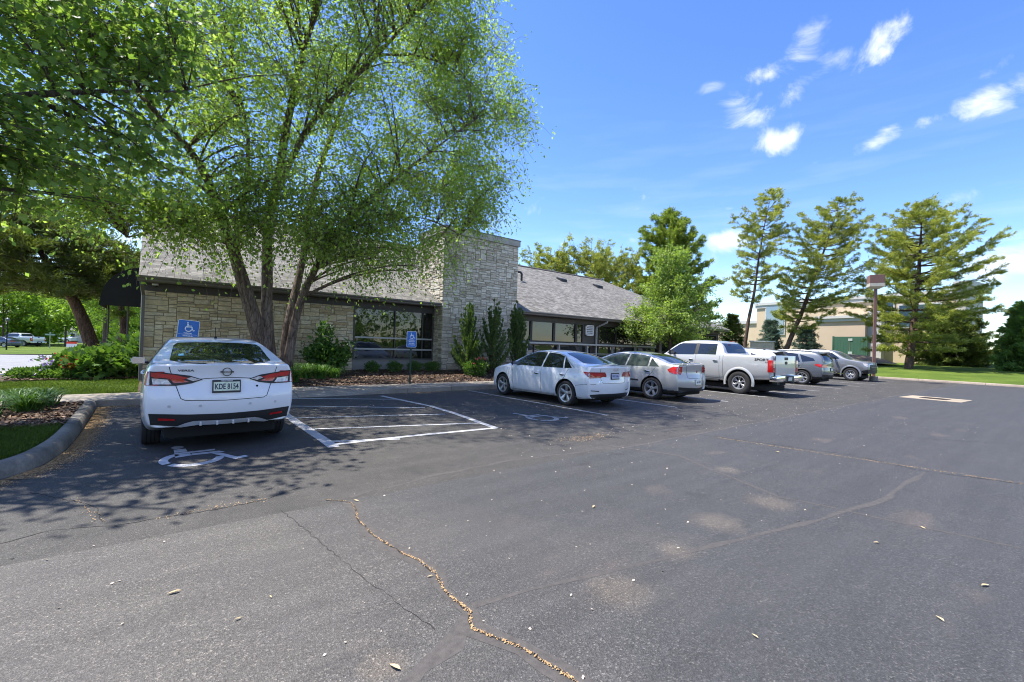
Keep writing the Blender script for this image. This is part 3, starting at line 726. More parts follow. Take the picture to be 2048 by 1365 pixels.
# chimney
ch = MB(); ch.box(XC0+.01, XC1-.01, CY+.01, CY+2.2, 0, CTOP-.26); chim = ch.build('chimney', M_mortar, bl, True)
mb = MB(); ashlar(mb, XC0, XC1, .08, CTOP-.27, lambda u, z, d: (u, CY-d+.01, z), rs)
ashlar(mb, CY, CY+2.2, .08, CTOP-.27, lambda u, z, d: (XC0+.01-d, u, z), rs)
ashlar(mb, CY, CY+2.2, 2.9, CTOP-.27, lambda u, z, d: (XC1-.01+d, u, z), rs)
o = mb.build('stone_facing', M_stoneg, bl, True); o.parent = chim; o.location = (0, 0, 0); chim.location = (0, 0, 0)
mb = MB(); mb.cbox(XC0-.07, XC1+.07, CY-.07, CY+2.27, CTOP-.26, CTOP, .015); o = mb.build('cap_stone', concrete_mat('cap stone', (.33, .32, .29), (.47, .455, .42)), bl, True); o.parent = chim
mb = MB(); mb.box(XC0-.09, XC1+.09, CY-.09, CY+2.29, CTOP, CTOP+.035); o = mb.build('flashing', simple('lead flashing', (.16, .19, .22), .5), bl, True); o.parent = chim
px_ = on_y(953, 455, CY+.9); mb = MB()
mb.lathe([(.0, 0), (.21, 0), (.20, .12), (.17, .22), (.19, .30), (.15, .30), (.13, .05), (0, .05)], 16, 'z', (px_.x, px_.y, CTOP+.03)); o = mb.build('chimney_pot', simple('terracotta', (.34, .16, .06), .8, var=.3), bl, True, smooth=True); o.parent = chim
# dark beam under the eave
mb = MB(); mb.box(XL-.02, XC0-.04, WY-.07, WY+.2, 2.78, 3.02); mb.box(XC1+.03, XR, WY-.07, WY+.2, 2.78, 3.02); mb.build('beam', M_trimd, bl, True)
mb = MB(); mb.box(XL-.1, XC0-.035, EAVE_Y+.14, WY-.07, 2.99, 3.015); mb.box(XC1+.035, XR+.2, EAVE_Y+.14, WY-.07, 2.99, 3.015); mb.build('soffit', M_trimd, bl, True)
# roof with shingle courses
def roof_slope(mb, P):   # P: four corners bottom-left, bottom-right, top-right, top-left
    mb.quad(*P)
rf = MB(); t = .0
XE = XR+.45; hipx = XE-(RIDGE_Y-EAVE_Y)*.8
YB = 2*RIDGE_Y-EAVE_Y
rf.v = [(XL-.13, EAVE_Y, EAVE_Z), (XC0+.0, EAVE_Y, EAVE_Z), (XE, EAVE_Y, EAVE_Z), (hipx, RIDGE_Y, RIDGE_Z), (XL-.13, RIDGE_Y, RIDGE_Z), (XE, YB, EAVE_Z), (XL-.13, YB, EAVE_Z)]
rf.v += [(v[0], v[1], v[2]-.10) for v in rf.v]
rf.f = [(0, 1, 2, 3, 4), (2, 5, 3), (4, 3, 5, 6), (0, 4, 11, 7), (4, 6, 13, 11), (0, 7, 8, 1), (1, 8, 9, 2), (2, 9, 12, 5), (5, 12, 13, 6), (7, 11, 10, 9, 8), (9, 10, 12), (11, 13, 12, 10)]
rf.m = [0]*12
roof = rf.build('roof', M_shingle, bl, True)
uvl = roof.data.uv_layers.new(name='UVMap'); k = sqrt(1+PIT*PIT)
for p in roof.data.polygons:
    for li in p.loop_indices:
        v = roof.data.vertices[roof.data.loops[li].vertex_index].co
        if abs(p.normal.x) > .3: uvl.data[li].uv = (v.y, v.x*1.1)
        else: uvl.data[li].uv = (v.x, abs(v.y+WY-RIDGE_Y)*-k)
mb = MB(); mb.tube([(XL-.13, RIDGE_Y, RIDGE_Z+.01), (hipx, RIDGE_Y, RIDGE_Z+.01)], .07, 6); o = mb.build('ridge_cap', simple('ridge cap', (.13, .115, .105), .9), bl, True); o.parent = roof
# black roof vents
def on_roof(px, py):
    d = Fv + Rv*((px-1024)/FPX) - Uv*((py-682.5)/FPX)
    tt = (EAVE_Z-PIT*EAVE_Y-CAM_H)/(d.z-PIT*d.y); return Vector((0, 0, CAM_H))+d*tt
M_vent = simple('black vent', (.02, .02, .022), .5)
for px, py in ((1123, 561), (1195, 574)):
    p = on_roof(px, py); mb = MB()
    mb.prism([(p.y-.28, p.z-.13), (p.y+.25, p.z+.13), (p.y+.2, p.z+.2), (p.y-.26, p.z+.05)], p.x-.28, p.x+.28, 'x'); o = mb.build('roof_vent', M_vent, bl, True); o.parent = roof
p = on_roof(1043, 562); mb = MB(); mb.tube([(p.x, p.y, p.z-.1), (p.x, p.y, p.z+.42), (p.x-.12, p.y, p.z+.5), (p.x-.45, p.y, p.z+.5)], .07, 8); o = mb.build('vent_pipe', M_vent, bl, True); o.parent = roof
# gutters and fascia
def gutter(x0, x1):
    mb = MB(); pr = [(EAVE_Y+.14, 2.99), (EAVE_Y+.02, 2.99), (EAVE_Y-.015, 3.02), (EAVE_Y-.02, 3.06), (EAVE_Y-.06, 3.10), (EAVE_Y-.06, 3.135), (EAVE_Y-.04, 3.135), (EAVE_Y-.035, 3.10), (EAVE_Y, 3.05), (EAVE_Y+.14, 3.04)]
    mb.prism(pr, x0, x1, 'x'); return mb.build('gutter', M_trim, bl, True, fix=True)
gutter(XL-.16, XC0-.06); gutter(XC1+.06, XR+.3)
def downspout(x, xb, zb, zt=3.0):
    mb = MB(); pts = [(x, EAVE_Y+.05, zt), (x, EAVE_Y+.06, zt-.08), (xb, WY-.12, zt-.36), (xb, WY-.12, zb)]
    mb.tube(pts, .055, 4); return mb.build('downspout', M_rail if x > 10 else M_trim, bl, True)
downspout(XL-.06, XL-.02, .15)
dx = on_y(1193, 665, WY-.12).x
downspout(dx+.35, dx, .3)
# windows
def window(x0, x1, z0, z1, muls, name='window'):
    mb = MB(); f = .055
    mb.box(x0, x1, WY-.03, WY+.09, z0, z0+f); mb.box(x0, x1, WY-.03, WY+.09, z1-f, z1)
    mb.box(x0, x0+f, WY-.03, WY+.09, z0+f, z1-f); mb.box(x1-f, x1, WY-.03, WY+.09, z0+f, z1-f)
    for m_ in muls: mb.box(m_-.022, m_+.022, WY-.02, WY+.09, z0+f, z1-f)
    wn = mb.build(name, M_trimd, bl, True)
    mb = MB(); mb.box(x0+.02, x1-.02, WY+.03, WY+.06, z0+.02, z1-.02); g = mb.build('pane', M_glass, bl, True); g.parent = wn
    return wn
w1 = window(WX0, WX1, .78, 2.78, [on_y(790, 650, WY).x, on_y(845, 650, WY).x])
mb = MB(); mb.box(WX0, WX1, WY-.01, WY+.25, .0, .765); mb.build('wall_panel', M_panel, bl, True)
mb = MB(); mb.box(WX0-.02, WX1+.02, WY-.07, WY+.02, .765, .80); mb.build('sill', M_trim, bl, True)
mb = MB()
for z in (1.19, 1.63): mb.cbox(WX0+.06, WX1-.05, WY-.05, WY-.02, z-.035, z+.03, .008)
o = mb.build('rail', M_rail, bl, True); o.parent = w1
lx0, lx1 = on_y(1171.5, 660, WY-.1).x, on_y(1187, 660, WY-.1).x
px1 = on_y(1318, 670, WY).x
xs = [XC1+.03, on_y(1062, 665, WY).x, on_y(1108, 665, WY).x, on_y(1152, 665, WY).x, lx0-.1]
for a, b in zip(xs[:-1], xs[1:]): window(a+.01, b-.01, 1.72, 2.78, [])
window(dx+.3, px1-.15, 1.72, 2.78, [on_y(1232, 665, WY).x, on_y(1290, 670, WY).x])
window(XC1+.04, dx-.3, .45, 1.60, [on_y(1068, 690, WY).x, on_y(1120, 690, WY).x])
window(dx+.3, px1-.15, .45, 1.60, [on_y(1232, 690, WY).x])
window(px1+.15, XR-.5, .9, 2.7, [px1+2, px1+4, px1+6])
mb = MB(); mb.box(XC1+.02, XR, WY+.09, WY+.3, 0, 2.78); mb.build('wing_wall', simple('dark brown wall', (.05, .042, .036), .8), bl, True)
mb = MB(); mb.cbox(XC1+.05, px1-.6, WY-.22, WY-.10, 1.60, 1.70, .02); mb.cbox(XC1+.05, px1-.14, WY-.16, WY-.10, 1.12, 1.17, .02)
for x in np.arange(XC1+1.2, px1-1, 2.2): mb.box(x-.03, x+.03, WY-.16, WY-.03, .2, 1.6)
mb.build('rail', M_rail, bl, True)
mb = MB(); mb.cbox(px1-.14, px1+.14, WY-.14, WY+.14, .1, 2.99, .02); mb.build('post', simple('brown post', (.16, .13, .105), .7), bl, True)
# white louvred vent
mb = MB(); z0, z1 = on_y(1180, 672, WY-.1).z, on_y(1180, 651, WY-.1).z
for a in ((lx0, lx0+.045, z0, z1), (lx1-.045, lx1, z0, z1), (lx0, lx1, z0, z0+.045), (lx0, lx1, z1-.045, z1)): mb.box(a[0], a[1], WY-.14, WY-.04, a[2], a[3])
for k in range(5):
    z = z0+.07+k*(z1-z0-.1)/5; mb.prism([(WY-.13, z), (WY-.05, z+.07), (WY-.04, z+.06), (WY-.12, z-.012)], lx0+.045, lx1-.045, 'x')
mb.build('louvre_vent', M_white, bl, True)
mb = MB(); mb.box(lx0-.1, dx+.25, WY-.02, WY+.09, 1.72, 2.78); mb.build('wall_panel', M_trimd, bl, True)
# gable wall at the left end
mb = MB(); mb.prism([(WY, 3.0), (30.7, 3.0), (RIDGE_Y, RIDGE_Z-.12), ], XL+.02, XL+.2, 'x'); mb.build('gable', M_trimd, bl, True)
# dome camera under the eave
cp = on_y(310.5, 572, WY-.14); dc = thing('security_camera', 'small white dome camera fixed on the dark beam at the left corner', 'camera', tuple(cp))
mb = MB(); mb.lathe([(0, .035), (.075, .035), (.08, .0), (.07, -.02)], 14, 'z', (0, 0, .03)); mb.build('housing', M_white, dc, smooth=True)
mb = MB(); mb.lathe([(.062, .012), (.055, -.02), (.03, -.045), (0, -.052)], 14, 'z'); mb.build('dome', glass_mat('dome'), dc, smooth=True)
# black barrel canopy over the side entrance
cn = thing('entrance_canopy', 'black quarter round fabric canopy at the left end of the stone building', 'canopy', (XL-.02, 20.2, 0))
R0 = 1.14; zc = 2.56; n = 14; prof = [(-R0*cos(a), zc+R0*1.08*sin(a)) for a in np.linspace(0, pi/2, n)]
mb = MB()
for y in (0., 3.2):
    k0 = len(mb.v); mb.v += [(x, y, z) for x, z in prof]+[(0, y, zc)]; mb.f.append(tuple(range(k0, k0+n+1))); mb.m.append(0)
for i in range(n-1): mb.f.append((i, i+1, n+1+i+1, n+1+i)); mb.m.append(0)
mb.build('cover', M_black, cn, fix=True)
mb = MB(); mb.box(-R0-.01, 0, -.02, .01, zc-.14, zc+.01); mb.box(-R0-.02, -R0+.01, 0, 3.2, zc-.14, zc+.01); mb.build('valance', M_black, cn)
mb = MB()
for i in range(8, 0, -2): mb.tube([(prof[i][0], -.012, prof[i][1]), (prof[i][0]*.98, 3.2, prof[i][1])], .012, 4)
mb.build('frame', M_trimd, cn)
for x, y in ((-.42, .1), (-R0+.06, 3.0)):
    mb = MB(); mb.tube([(x, y, -.1), (x, y, zc+.05)], .03, 8); mb.build('pole', M_trimd, cn)

# ================================================================== neighbouring shop building on the right
A = pt(1512, 700, 61); B = pt(1940, 700, 42); A.z = B.z = 0; U = (B-A).normalized(); Nn = Vector((U.y, -U.x, 0))
if Nn.dot(A) > 0: Nn = -Nn
def on_wall(px, py, off=0.):
    d = Fv + Rv*((px-1024)/FPX) - Uv*((py-682.5)/FPX); o_ = Vector((0, 0, CAM_H)); q = A+Nn*off
    tt = (q-o_).dot(Nn)/d.dot(Nn); p = o_+d*tt; return (p-A).dot(U), p.z
sh = thing('shop_building', 'large beige shop building with pale cornices and a green gate behind the pine trees', 'building', (A.x, A.y, 0), atan2(U.y, U.x))
# local frame: x along the wall, -y or +y outward
sgn = 1 if Vector((-U.y, U.x, 0)).dot(Nn) > 0 else -1
M_beige = simple('beige stucco', (.56, .44, .30), .9, var=.05, vscale=.5, bmp=.2)
M_pinky = simple('pinkish stucco', (.52, .40, .29), .9, var=.05, vscale=.5, bmp=.2)
M_corn = simple('pale cornice', (.50, .49, .47), .8, var=.06)
M_gate = simple('green gate', (.035, .10, .062), .6, var=.08)
M_sglass = glass_mat('sky glass', (.05, .09, .13), 2.4, .03)
def wb(mb, u0, u1, d0, d1, z0, z1):  # d outward distance
    y0, y1 = sorted((sgn*d0, sgn*d1)); mb.box(u0, u1, y0, y1, z0, z1)
u1_ = on_wall(1938, 600)[0]
H1 = on_wall(1620, 600)[1]; H2 = H1-.1
cB = A+U*u1_; rB = Vector((cB.x, cB.y, 0)).normalized(); bk = cB+rB*16-U*.6-A      # the end wall runs straight back from the corner
bx, by = bk.dot(U), bk.dot(Vector((-U.y, U.x, 0)))
def plan(e): return [(-e, sgn*e), (u1_+e, sgn*e), (bx+e, by-sgn*e), (-e, by-sgn*e)]
mb = MB(); mb.prism(plan(0), -.5, H1-.7, 'z'); mb.build('wall', M_beige, sh, fix=True)
mb = MB(); mb.prism(plan(.15), H1-.7, H1-.32, 'z'); mb.prism(plan(.25), H1-.32, H1, 'z'); mb.build('cornice', M_corn, sh, fix=True)
# protruding bay with own cornice
ub0, zb0 = on_wall(1636, 640, 1.2); ub1, _ = on_wall(1731, 633, 1.2); zb = on_wall(1700, 633, 1.2)[1]
mb = MB(); wb(mb, ub0, ub1, 0, 1.2, -.5, zb-.5); mb.build('bay', M_pinky, sh)
mb = MB(); wb(mb, ub0-.3, ub1+.3, 0.003, 1.5, zb-.2, zb+.1); wb(mb, ub0-.15, ub1+.15, 0.003, 1.36, zb-.55, zb-.2); mb.build('cornice', M_corn, sh)
# stone pier right of the bay
mb = MB(); wb(mb, ub1+.02, ub1+1.3, 0, .8, -.5, zb+.6); mb.build('pier', M_corn, sh)
# windows
for (x0, y0, x1, y1) in ((1534, 615, 1568, 668), (1752, 604, 1786, 650), (1800, 612, 1880, 652)):
    a, za = on_wall(x0, y0); b, zb_ = on_wall(x1, y1)
    mb = MB(); wb(mb, a-.15, b+.15, .01, .12, zb_-.15, za+.15); wn = mb.build('window', M_corn, sh)
    mb = MB(); wb(mb, a, b, .12, .16, zb_, za); g = mb.build('pane', M_sglass, sh); g.parent = wn
# corner tower at the right end
a, _ = on_wall(1915, 600, .6); zt = on_wall(1930, 563, .6)[1]
mb = MB(); wb(mb, a, u1_+.05, -3, .8, -.5, zt-.4); tw = mb.build('tower', simple('pale tower', (.44, .42, .38), .8), sh)
mb = MB(); wb(mb, a-.2, u1_+.3, -3.3, 1.1, zt-.4, zt); o = mb.build('cornice', M_corn, sh); o.parent = tw
# lower block at the left
z_ = on_wall(1490, 642)[1]; a = on_wall(1472, 642)[0]
mb = MB(); wb(mb, a-8, -.02, -8, -.4, -.5, z_-.4); mb.build('low_block', M_beige, sh)
mb = MB(); wb(mb, a-8.2, -.02, -8.2, -.2, z_-.4, z_); mb.build('cornice', M_corn, sh)
# green service gate standing in front of the bay
g0, zg = on_wall(1668, 673, 2.6); g1, _ = on_wall(1733, 673, 2.6)
P0 = A+U*g0+Nn*2.6
gt = thing('service_gate', 'dark green double gate of a refuse enclosure beside the beige shop wall', 'gate', (P0.x, P0.y, 0), atan2(U.y, U.x))
Lg = g1-g0
for k in (0, 1):
    mb = MB(); mb.box(k*Lg/2+.03, (k+1)*Lg/2-.03, -.05, .05, .1, zg-.05)
    for j in range(int(Lg/2/.3)): mb.box(k*Lg/2+.1+j*.3, k*Lg/2+.13+j*.3, sgn*.05-.01, sgn*.05+.01, .15, zg-.1)
    mb.build('gate_leaf', M_gate, gt)
M_pp = simple('pale plate', (.4, .45, .42), .6)
for q in ((Lg/2-.5, Lg/2+1.2, .45, .55), (Lg/2-.1, Lg/2+.3, zg-.5, zg-.25), (Lg/2-.1, Lg/2+.3, 1.55, 1.9)): mb = MB(); mb.box(q[0], q[1], sgn*.07-.02, sgn*.07+.02, q[2], q[3]); mb.build('plate', M_pp, gt)
for x in (-.12, Lg+.0): mb = MB(); mb.box(x, x+.14, -.08, .08, -.3, zg); mb.build('post', M_gate, gt)
# timber clad shed behind the parked cars
S0 = pt(1500, 700, 42); S1 = pt(1546, 700, 41); S0.z = S1.z = 0; us = (S1-S0).normalized()
sd = thing('timber_shed', 'low pale timber enclosure with vertical boards behind the parked crossovers', 'shed', (S0.x, S0.y, 0), atan2(us.y, us.x))
ztop = pt(1520, 682, 41.5).z; Ls = (S1-S0).length; M_tim = simple('pale boards', (.52, .45, .36), .85, var=.12, vscale=3)
mb = MB(); mb.box(0, Ls, 0, 2.4, -.2, ztop-.1)
for k in range(int(Ls/.16)+1): mb.box(k*.16, k*.16+.12, -.03, 0, -.2, ztop-.12)
for k in range(14): mb.box(Ls, Ls+.03, k*.17, k*.17+.13, -.2, ztop-.12)
mb.build('board_wall', M_tim, sd)
mb = MB(); mb.box(-.1, Ls+.12, -.12, 2.5, ztop-.1, ztop); mb.build('lid', M_corn, sd)
# ================================================================== cars
def paint(name, col, rough=.32, metal=0., flake=0.):
    m, nt = newmat(name)
    ins = {'Base Color': (*col, 1), 'Roughness': rough, 'Metallic': metal, 'Coat Weight': 1., 'Coat Roughness': .03, 'Specular IOR Level': .5}
    tc = nd(nt, 'ShaderNodeTexCoord').outputs['Object']
    if flake: ins['Normal'] = bump(nt, noise(nt, 900, 2), flake, .001)
    # a little road dust low on the body
    sp = nd(nt, 'ShaderNodeSeparateXYZ', {0: tc}).outputs[2]
    du = nd(nt, 'ShaderNodeMapRange', {'Value': sp, 'From Min': .6, 'From Max': .2, 'To Min': .02, 'To Max': .22}).outputs[0]
    du = nd(nt, 'ShaderNodeMath', {0: du, 1: noise(nt, 5, 6, .6, tc)}, operation='MULTIPLY').outputs[0]
    ins['Base Color'] = mixrgb(nt, du, col, (.30, .26, .21))
    out(nt, nd(nt, 'ShaderNodeBsdfPrincipled', ins).outputs[0]); return m
P_white = paint('white paint', (.74, .75, .77))
P_pearl = paint('pearl silver paint', (.55, .56, .58), .30, .35, .05)
P_silver = paint('silver paint', (.44, .44, .435), .32, .4, .06)
P_truck = paint('silver truck paint', (.52, .52, .51), .34, .3, .06)
P_grey = paint('grey paint', (.15, .165, .185), .3, .4, .06)
P_dgrey = paint('metallic grey paint', (.22, .225, .235), .3, .4, .06)
P_blue = paint('dark blue paint', (.03, .05, .10))
M_cglass = glass_mat('car glass', (.010, .012, .013), 1.75, .015)
M_cglass2 = glass_mat('clear car glass', (.06, .075, .07), 1.75, .015)
M_plast = simple('black plastic', (.018, .018, .019), .55, var=.1)
M_gap = simple('panel gap', (.012, .012, .012), .9)
M_tyre = simple('tyre rubber', (.022, .021, .021), .82, var=.25, vscale=20, bmp=.3)
M_alloy = simple('alloy', (.52, .52, .53), .28, metal=.75, var=.04)
M_alloyd = simple('dark alloy', (.05, .05, .052), .4, metal=.4)
M_chrome = simple('chrome', (.75, .75, .76), .08, metal=1., var=.02)
M_red = simple('red lens', (.45, .012, .012), .12, var=.25, vscale=9, coat=1.)
M_redd = simple('dark red lens', (.32, .010, .012), .12, var=.25, vscale=9, coat=1.)
M_lens = simple('clear lens', (.55, .52, .50), .1, var=.35, vscale=30, coat=1.)
M_plate = simple('plate white', (.62, .64, .60), .4, var=.12, vscale=40)
M_ink = simple('plate ink', (.02, .035, .07), .6)
M_hole = simple('wheel well', (.010, .010, .010), .95)

def interp(tab, x): return float(np.interp(x, [t[0] for t in tab], [t[1] for t in tab]))
TL = [-1., -.86, -.45, 0., .45, .86, 1.]
def car_shell(sp):
    """box-shaped grid mapped to the car's outline, then subdivided; x lateral, y forward, origin on the ground under the rear axle"""
    ys = sp['ys']; n = len(ys); K = 7
    zt = lambda y: interp(sp['top'], y)
    def lev(k, y):
        t = zt(y); b = interp(sp['belt'], y); b = min(b, t-.035); zb = interp(sp['bot'], y)
        m = zb+(b-zb)*.50
        return [zb, zb+(b-zb)*.16, m, zb+(b-zb)*.80, b, b+(t-b)*.86, t][k]
    def wid(k, y):
        t = zt(y); b0 = interp(sp['belt'], y); b = min(b0, t-.035); W = interp(sp['wid'], y)
        g = max(0., min(1., (t-b)/max(.05, sp['roofz']-sp['beltz'])))
        wr = interp(sp['roofw'], y)*g+W*.90*(1-g)
        return [W*.90, W*.975, W, W*.985, W*(.955), wr+(1-g)*.03, wr-.04-g*.03][k]
    V = {}; verts = []; faces = []
    def key(i, j, k, co):
        kk = (i, j, k)
        if kk not in V: V[kk] = len(verts); verts.append(co)
        return V[kk]
    J = len(TL)
    def pos(i, j, k):
        t = TL[j]; y = ys[i]; z = lev(k, y); W = wid(k, y)
        if i == 0:
            yy = interp(sp['rear'], z)+sp.get('rcurve', .16)*abs(t)**2.4
        elif i == n-1:
            yy = interp(sp['front'], z)-sp.get('fcurve', .28)*abs(t)**2.2
        else: yy = y
        if k == K-1:
            z = z-sp.get('camber', .03)*t*t
            if 0 < i < n-1: yy += sp.get('bow', .10)*(1-t*t)*interp(sp['bowf'], y)
        return (W*t, yy, z)
    g = lambda i, j, k: key(i, j, k, pos(i, j, k))
    for i in range(n-1):
        for k in range(K-1):
            faces.append((g(i, 0, k), g(i, 0, k+1), g(i+1, 0, k+1), g(i+1, 0, k)))
            faces.append((g(i, J-1, k), g(i+1, J-1, k), g(i+1, J-1, k+1), g(i, J-1, k+1)))
        for j in range(J-1):
            faces.append((g(i, j, K-1), g(i, j+1, K-1), g(i+1, j+1, K-1), g(i+1, j, K-1)))
            faces.append((g(i, j, 0), g(i+1, j, 0), g(i+1, j+1, 0), g(i, j+1, 0)))
    for k in range(K-1):
        for j in range(J-1):
            faces.append((g(0, j, k), g(0, j+1, k), g(0, j+1, k+1), g(0, j, k+1)))
            faces.append((g(n-1, j, k), g(n-1, j, k+1), g(n-1, j+1, k+1), g(n-1, j+1, k)))
    me = bpy.data.meshes.new('tmp'); me.from_pydata(verts, [], faces)
    bm = bmesh.new(); bm.from_mesh(me); bmesh.ops.recalc_face_normals(bm, faces=bm.faces); bm.to_mesh(me); bm.free()
    o = bpy.data.objects.new('tmp', me); C.objects.link(o)
    md = o.modifiers.new('s', 'SUBSURF'); md.levels = sp.get('sub', 3); md.render_levels = md.levels
    return o
def bake(o, name='tmp'):
    dg = bpy.context.evaluated_depsgraph_get(); dg.update()
    return bpy.data.meshes.new_from_object(o.evaluated_get(dg))
def boolean(o, cutters, op='DIFFERENCE'):
    for c in cutters:
        md = o.modifiers.new('b', 'BOOLEAN'); md.object = c; md.operation = op; md.solver = 'EXACT'
    me = bake(o)
    for c in cutters: bpy.data.objects.remove(c)
    return me

class Proj:
    """lays flat outlines onto the car's skin"""
    def __init__(s, me):
        s.bvh = BVHTree.FromPolygons([v.co.copy() for v in me.vertices], [tuple(p.vertices) for p in me.polygons])
    def hit(s, a, b, side):
        # side: L/R rays along x (a=y, b=z); B/F rays along y (a=x, b=z); T down (a=x, b=y)
        if side == 'L': o, d = Vector((-3, a, b)), Vector((1, 0, 0))
        elif side == 'R': o, d = Vector((3, a, b)), Vector((-1, 0, 0))
        elif side == 'B': o, d = Vector((a, -4, b)), Vector((0, 1, 0))
        elif side == 'F': o, d = Vector((a, 9, b)), Vector((0, -1, 0))
        else: o, d = Vector((a, b, 4)), Vector((0, 0, -1))
        h = s.bvh.ray_cast(o, d)
        if h[0] is None:
            q = s.bvh.find_nearest(o+d*(2.2 if side in 'LR' else 3.2)); return q[0], q[1]
        n = h[1]; n = n if n.dot(d) < 0 else -n
        return h[0], n
    def panel(s, name, poly, side, mat_, parent, off=.004, res=.05, mirror=False, thick=.01):
        import itertools
        mb = MB()
        for sd, fl in ([(side, 1)] if not mirror else [('L', 1), ('R', 1)] if side in 'LR' else [(side, 1), (side, -1)]):
            P = [(p[0]*fl if side not in 'LR' else p[0], p[1]) for p in poly]
            # densify the outline
            Q = []
            for (a, b) in zip(P, P[1:]+P[:1]):
                L = math.hypot(b[0]-a[0], b[1]-a[1]); k = max(1, int(L/res))
                Q += [(a[0]+(b[0]-a[0])*i/k, a[1]+(b[1]-a[1])*i/k) for i in range(k)]
            x0, x1 = min(p[0] for p in Q), max(p[0] for p in Q); z0, z1 = min(p[1] for p in Q), max(p[1] for p in Q)
            ins = []
            for x in np.arange(x0+res/2, x1, res):
                for z in np.arange(z0+res/2, z1, res):
                    c = False; k = len(Q)
                    for i in range(k):
                        (xa, za), (xb, zb) = Q[i], Q[i-1]
                        if (za > z) != (zb > z) and x < (xb-xa)*(z-za)/(zb-za)+xa: c = not c
                    if c: ins.append((x, z))
            vc = [Vector(q) for q in Q+ins]
            r = delaunay_2d_cdt(vc, [], [list(range(len(Q)))], 1, 1e-5)
            vs = []; 
            for v in r[0]:
                h, nn = s.hit(v.x, v.y, sd); vs.append(h+nn*off)
            base = len(mb.v); mb.v += [tuple(v) for v in vs]
            for f in r[2]:
                f = list(f)
                a, b, c_ = [vs[i] for i in f[:3]]; nn = (b-a).cross(c_-a)
                h, n2 = s.hit(r[0][f[0]].x, r[0][f[0]].y, sd)
                if nn.dot(n2) < 0: f = f[::-1]
                mb.f.append(tuple(base+i for i in f)); mb.m.append(0)
        return mb.build(name, mat_, parent, smooth=True)
    def line(s, mb, pts, side, wd=.008, off=.0025, step=.04):
        P = []
        for a, b in zip(pts[:-1], pts[1:]):
            k = max(1, int(math.hypot(b[0]-a[0], b[1]-a[1])/step))
            P += [(a[0]+(b[0]-a[0])*i/k, a[1]+(b[1]-a[1])*i/k) for i in range(k)]
        P.append(pts[-1]); n0 = len(mb.v)
        for i, p in enumerate(P):
            a, b = P[max(0, i-1)], P[min(len(P)-1, i+1)]; L = math.hypot(b[0]-a[0], b[1]-a[1]) or 1
            nx, nz_ = -(b[1]-a[1])/L*wd/2, (b[0]-a[0])/L*wd/2
            for q in ((p[0]+nx, p[1]+nz_), (p[0]-nx, p[1]-nz_)):
                h, nn = s.hit(q[0], q[1], side); mb.v.append(tuple(h+nn*off))
        for i in range(len(P)-1): mb.f.append((n0+2*i, n0+2*i+1, n0+2*i+3, n0+2*i+2)); mb.m.append(0)
    def text(s, name, txt, size, a, b, side, mat_, parent, off=.004, bold=0., sx=1.):
        cu = bpy.data.curves.new('t', 'FONT'); cu.body = txt; cu.size = size; cu.align_x = 'CENTER'; cu.align_y = 'CENTER'; cu.offset = bold
        o = bpy.data.objects.new('t', cu); C.objects.link(o); me = bake(o); bpy.data.objects.remove(o)
        mb = MB()
        for v in me.vertices:
            x, z = v.co.x*sx, v.co.y
            if side == 'L': u = a-x
            elif side == 'F': u = a-x
            else: u = a+x
            h, nn = s.hit(u, b+z, side); mb.v.append(tuple(h+nn*off))
        mb.f = [tuple(p.vertices) for p in me.polygons]; mb.m = [0]*len(mb.f)
        return mb.build(name, mat_, parent)

def arcpts(cy_, cz, r, a0, a1, n=16): return [(cy_+r*cos(radians(a)), cz+r*sin(radians(a))) for a in np.linspace(a0, a1, n)]

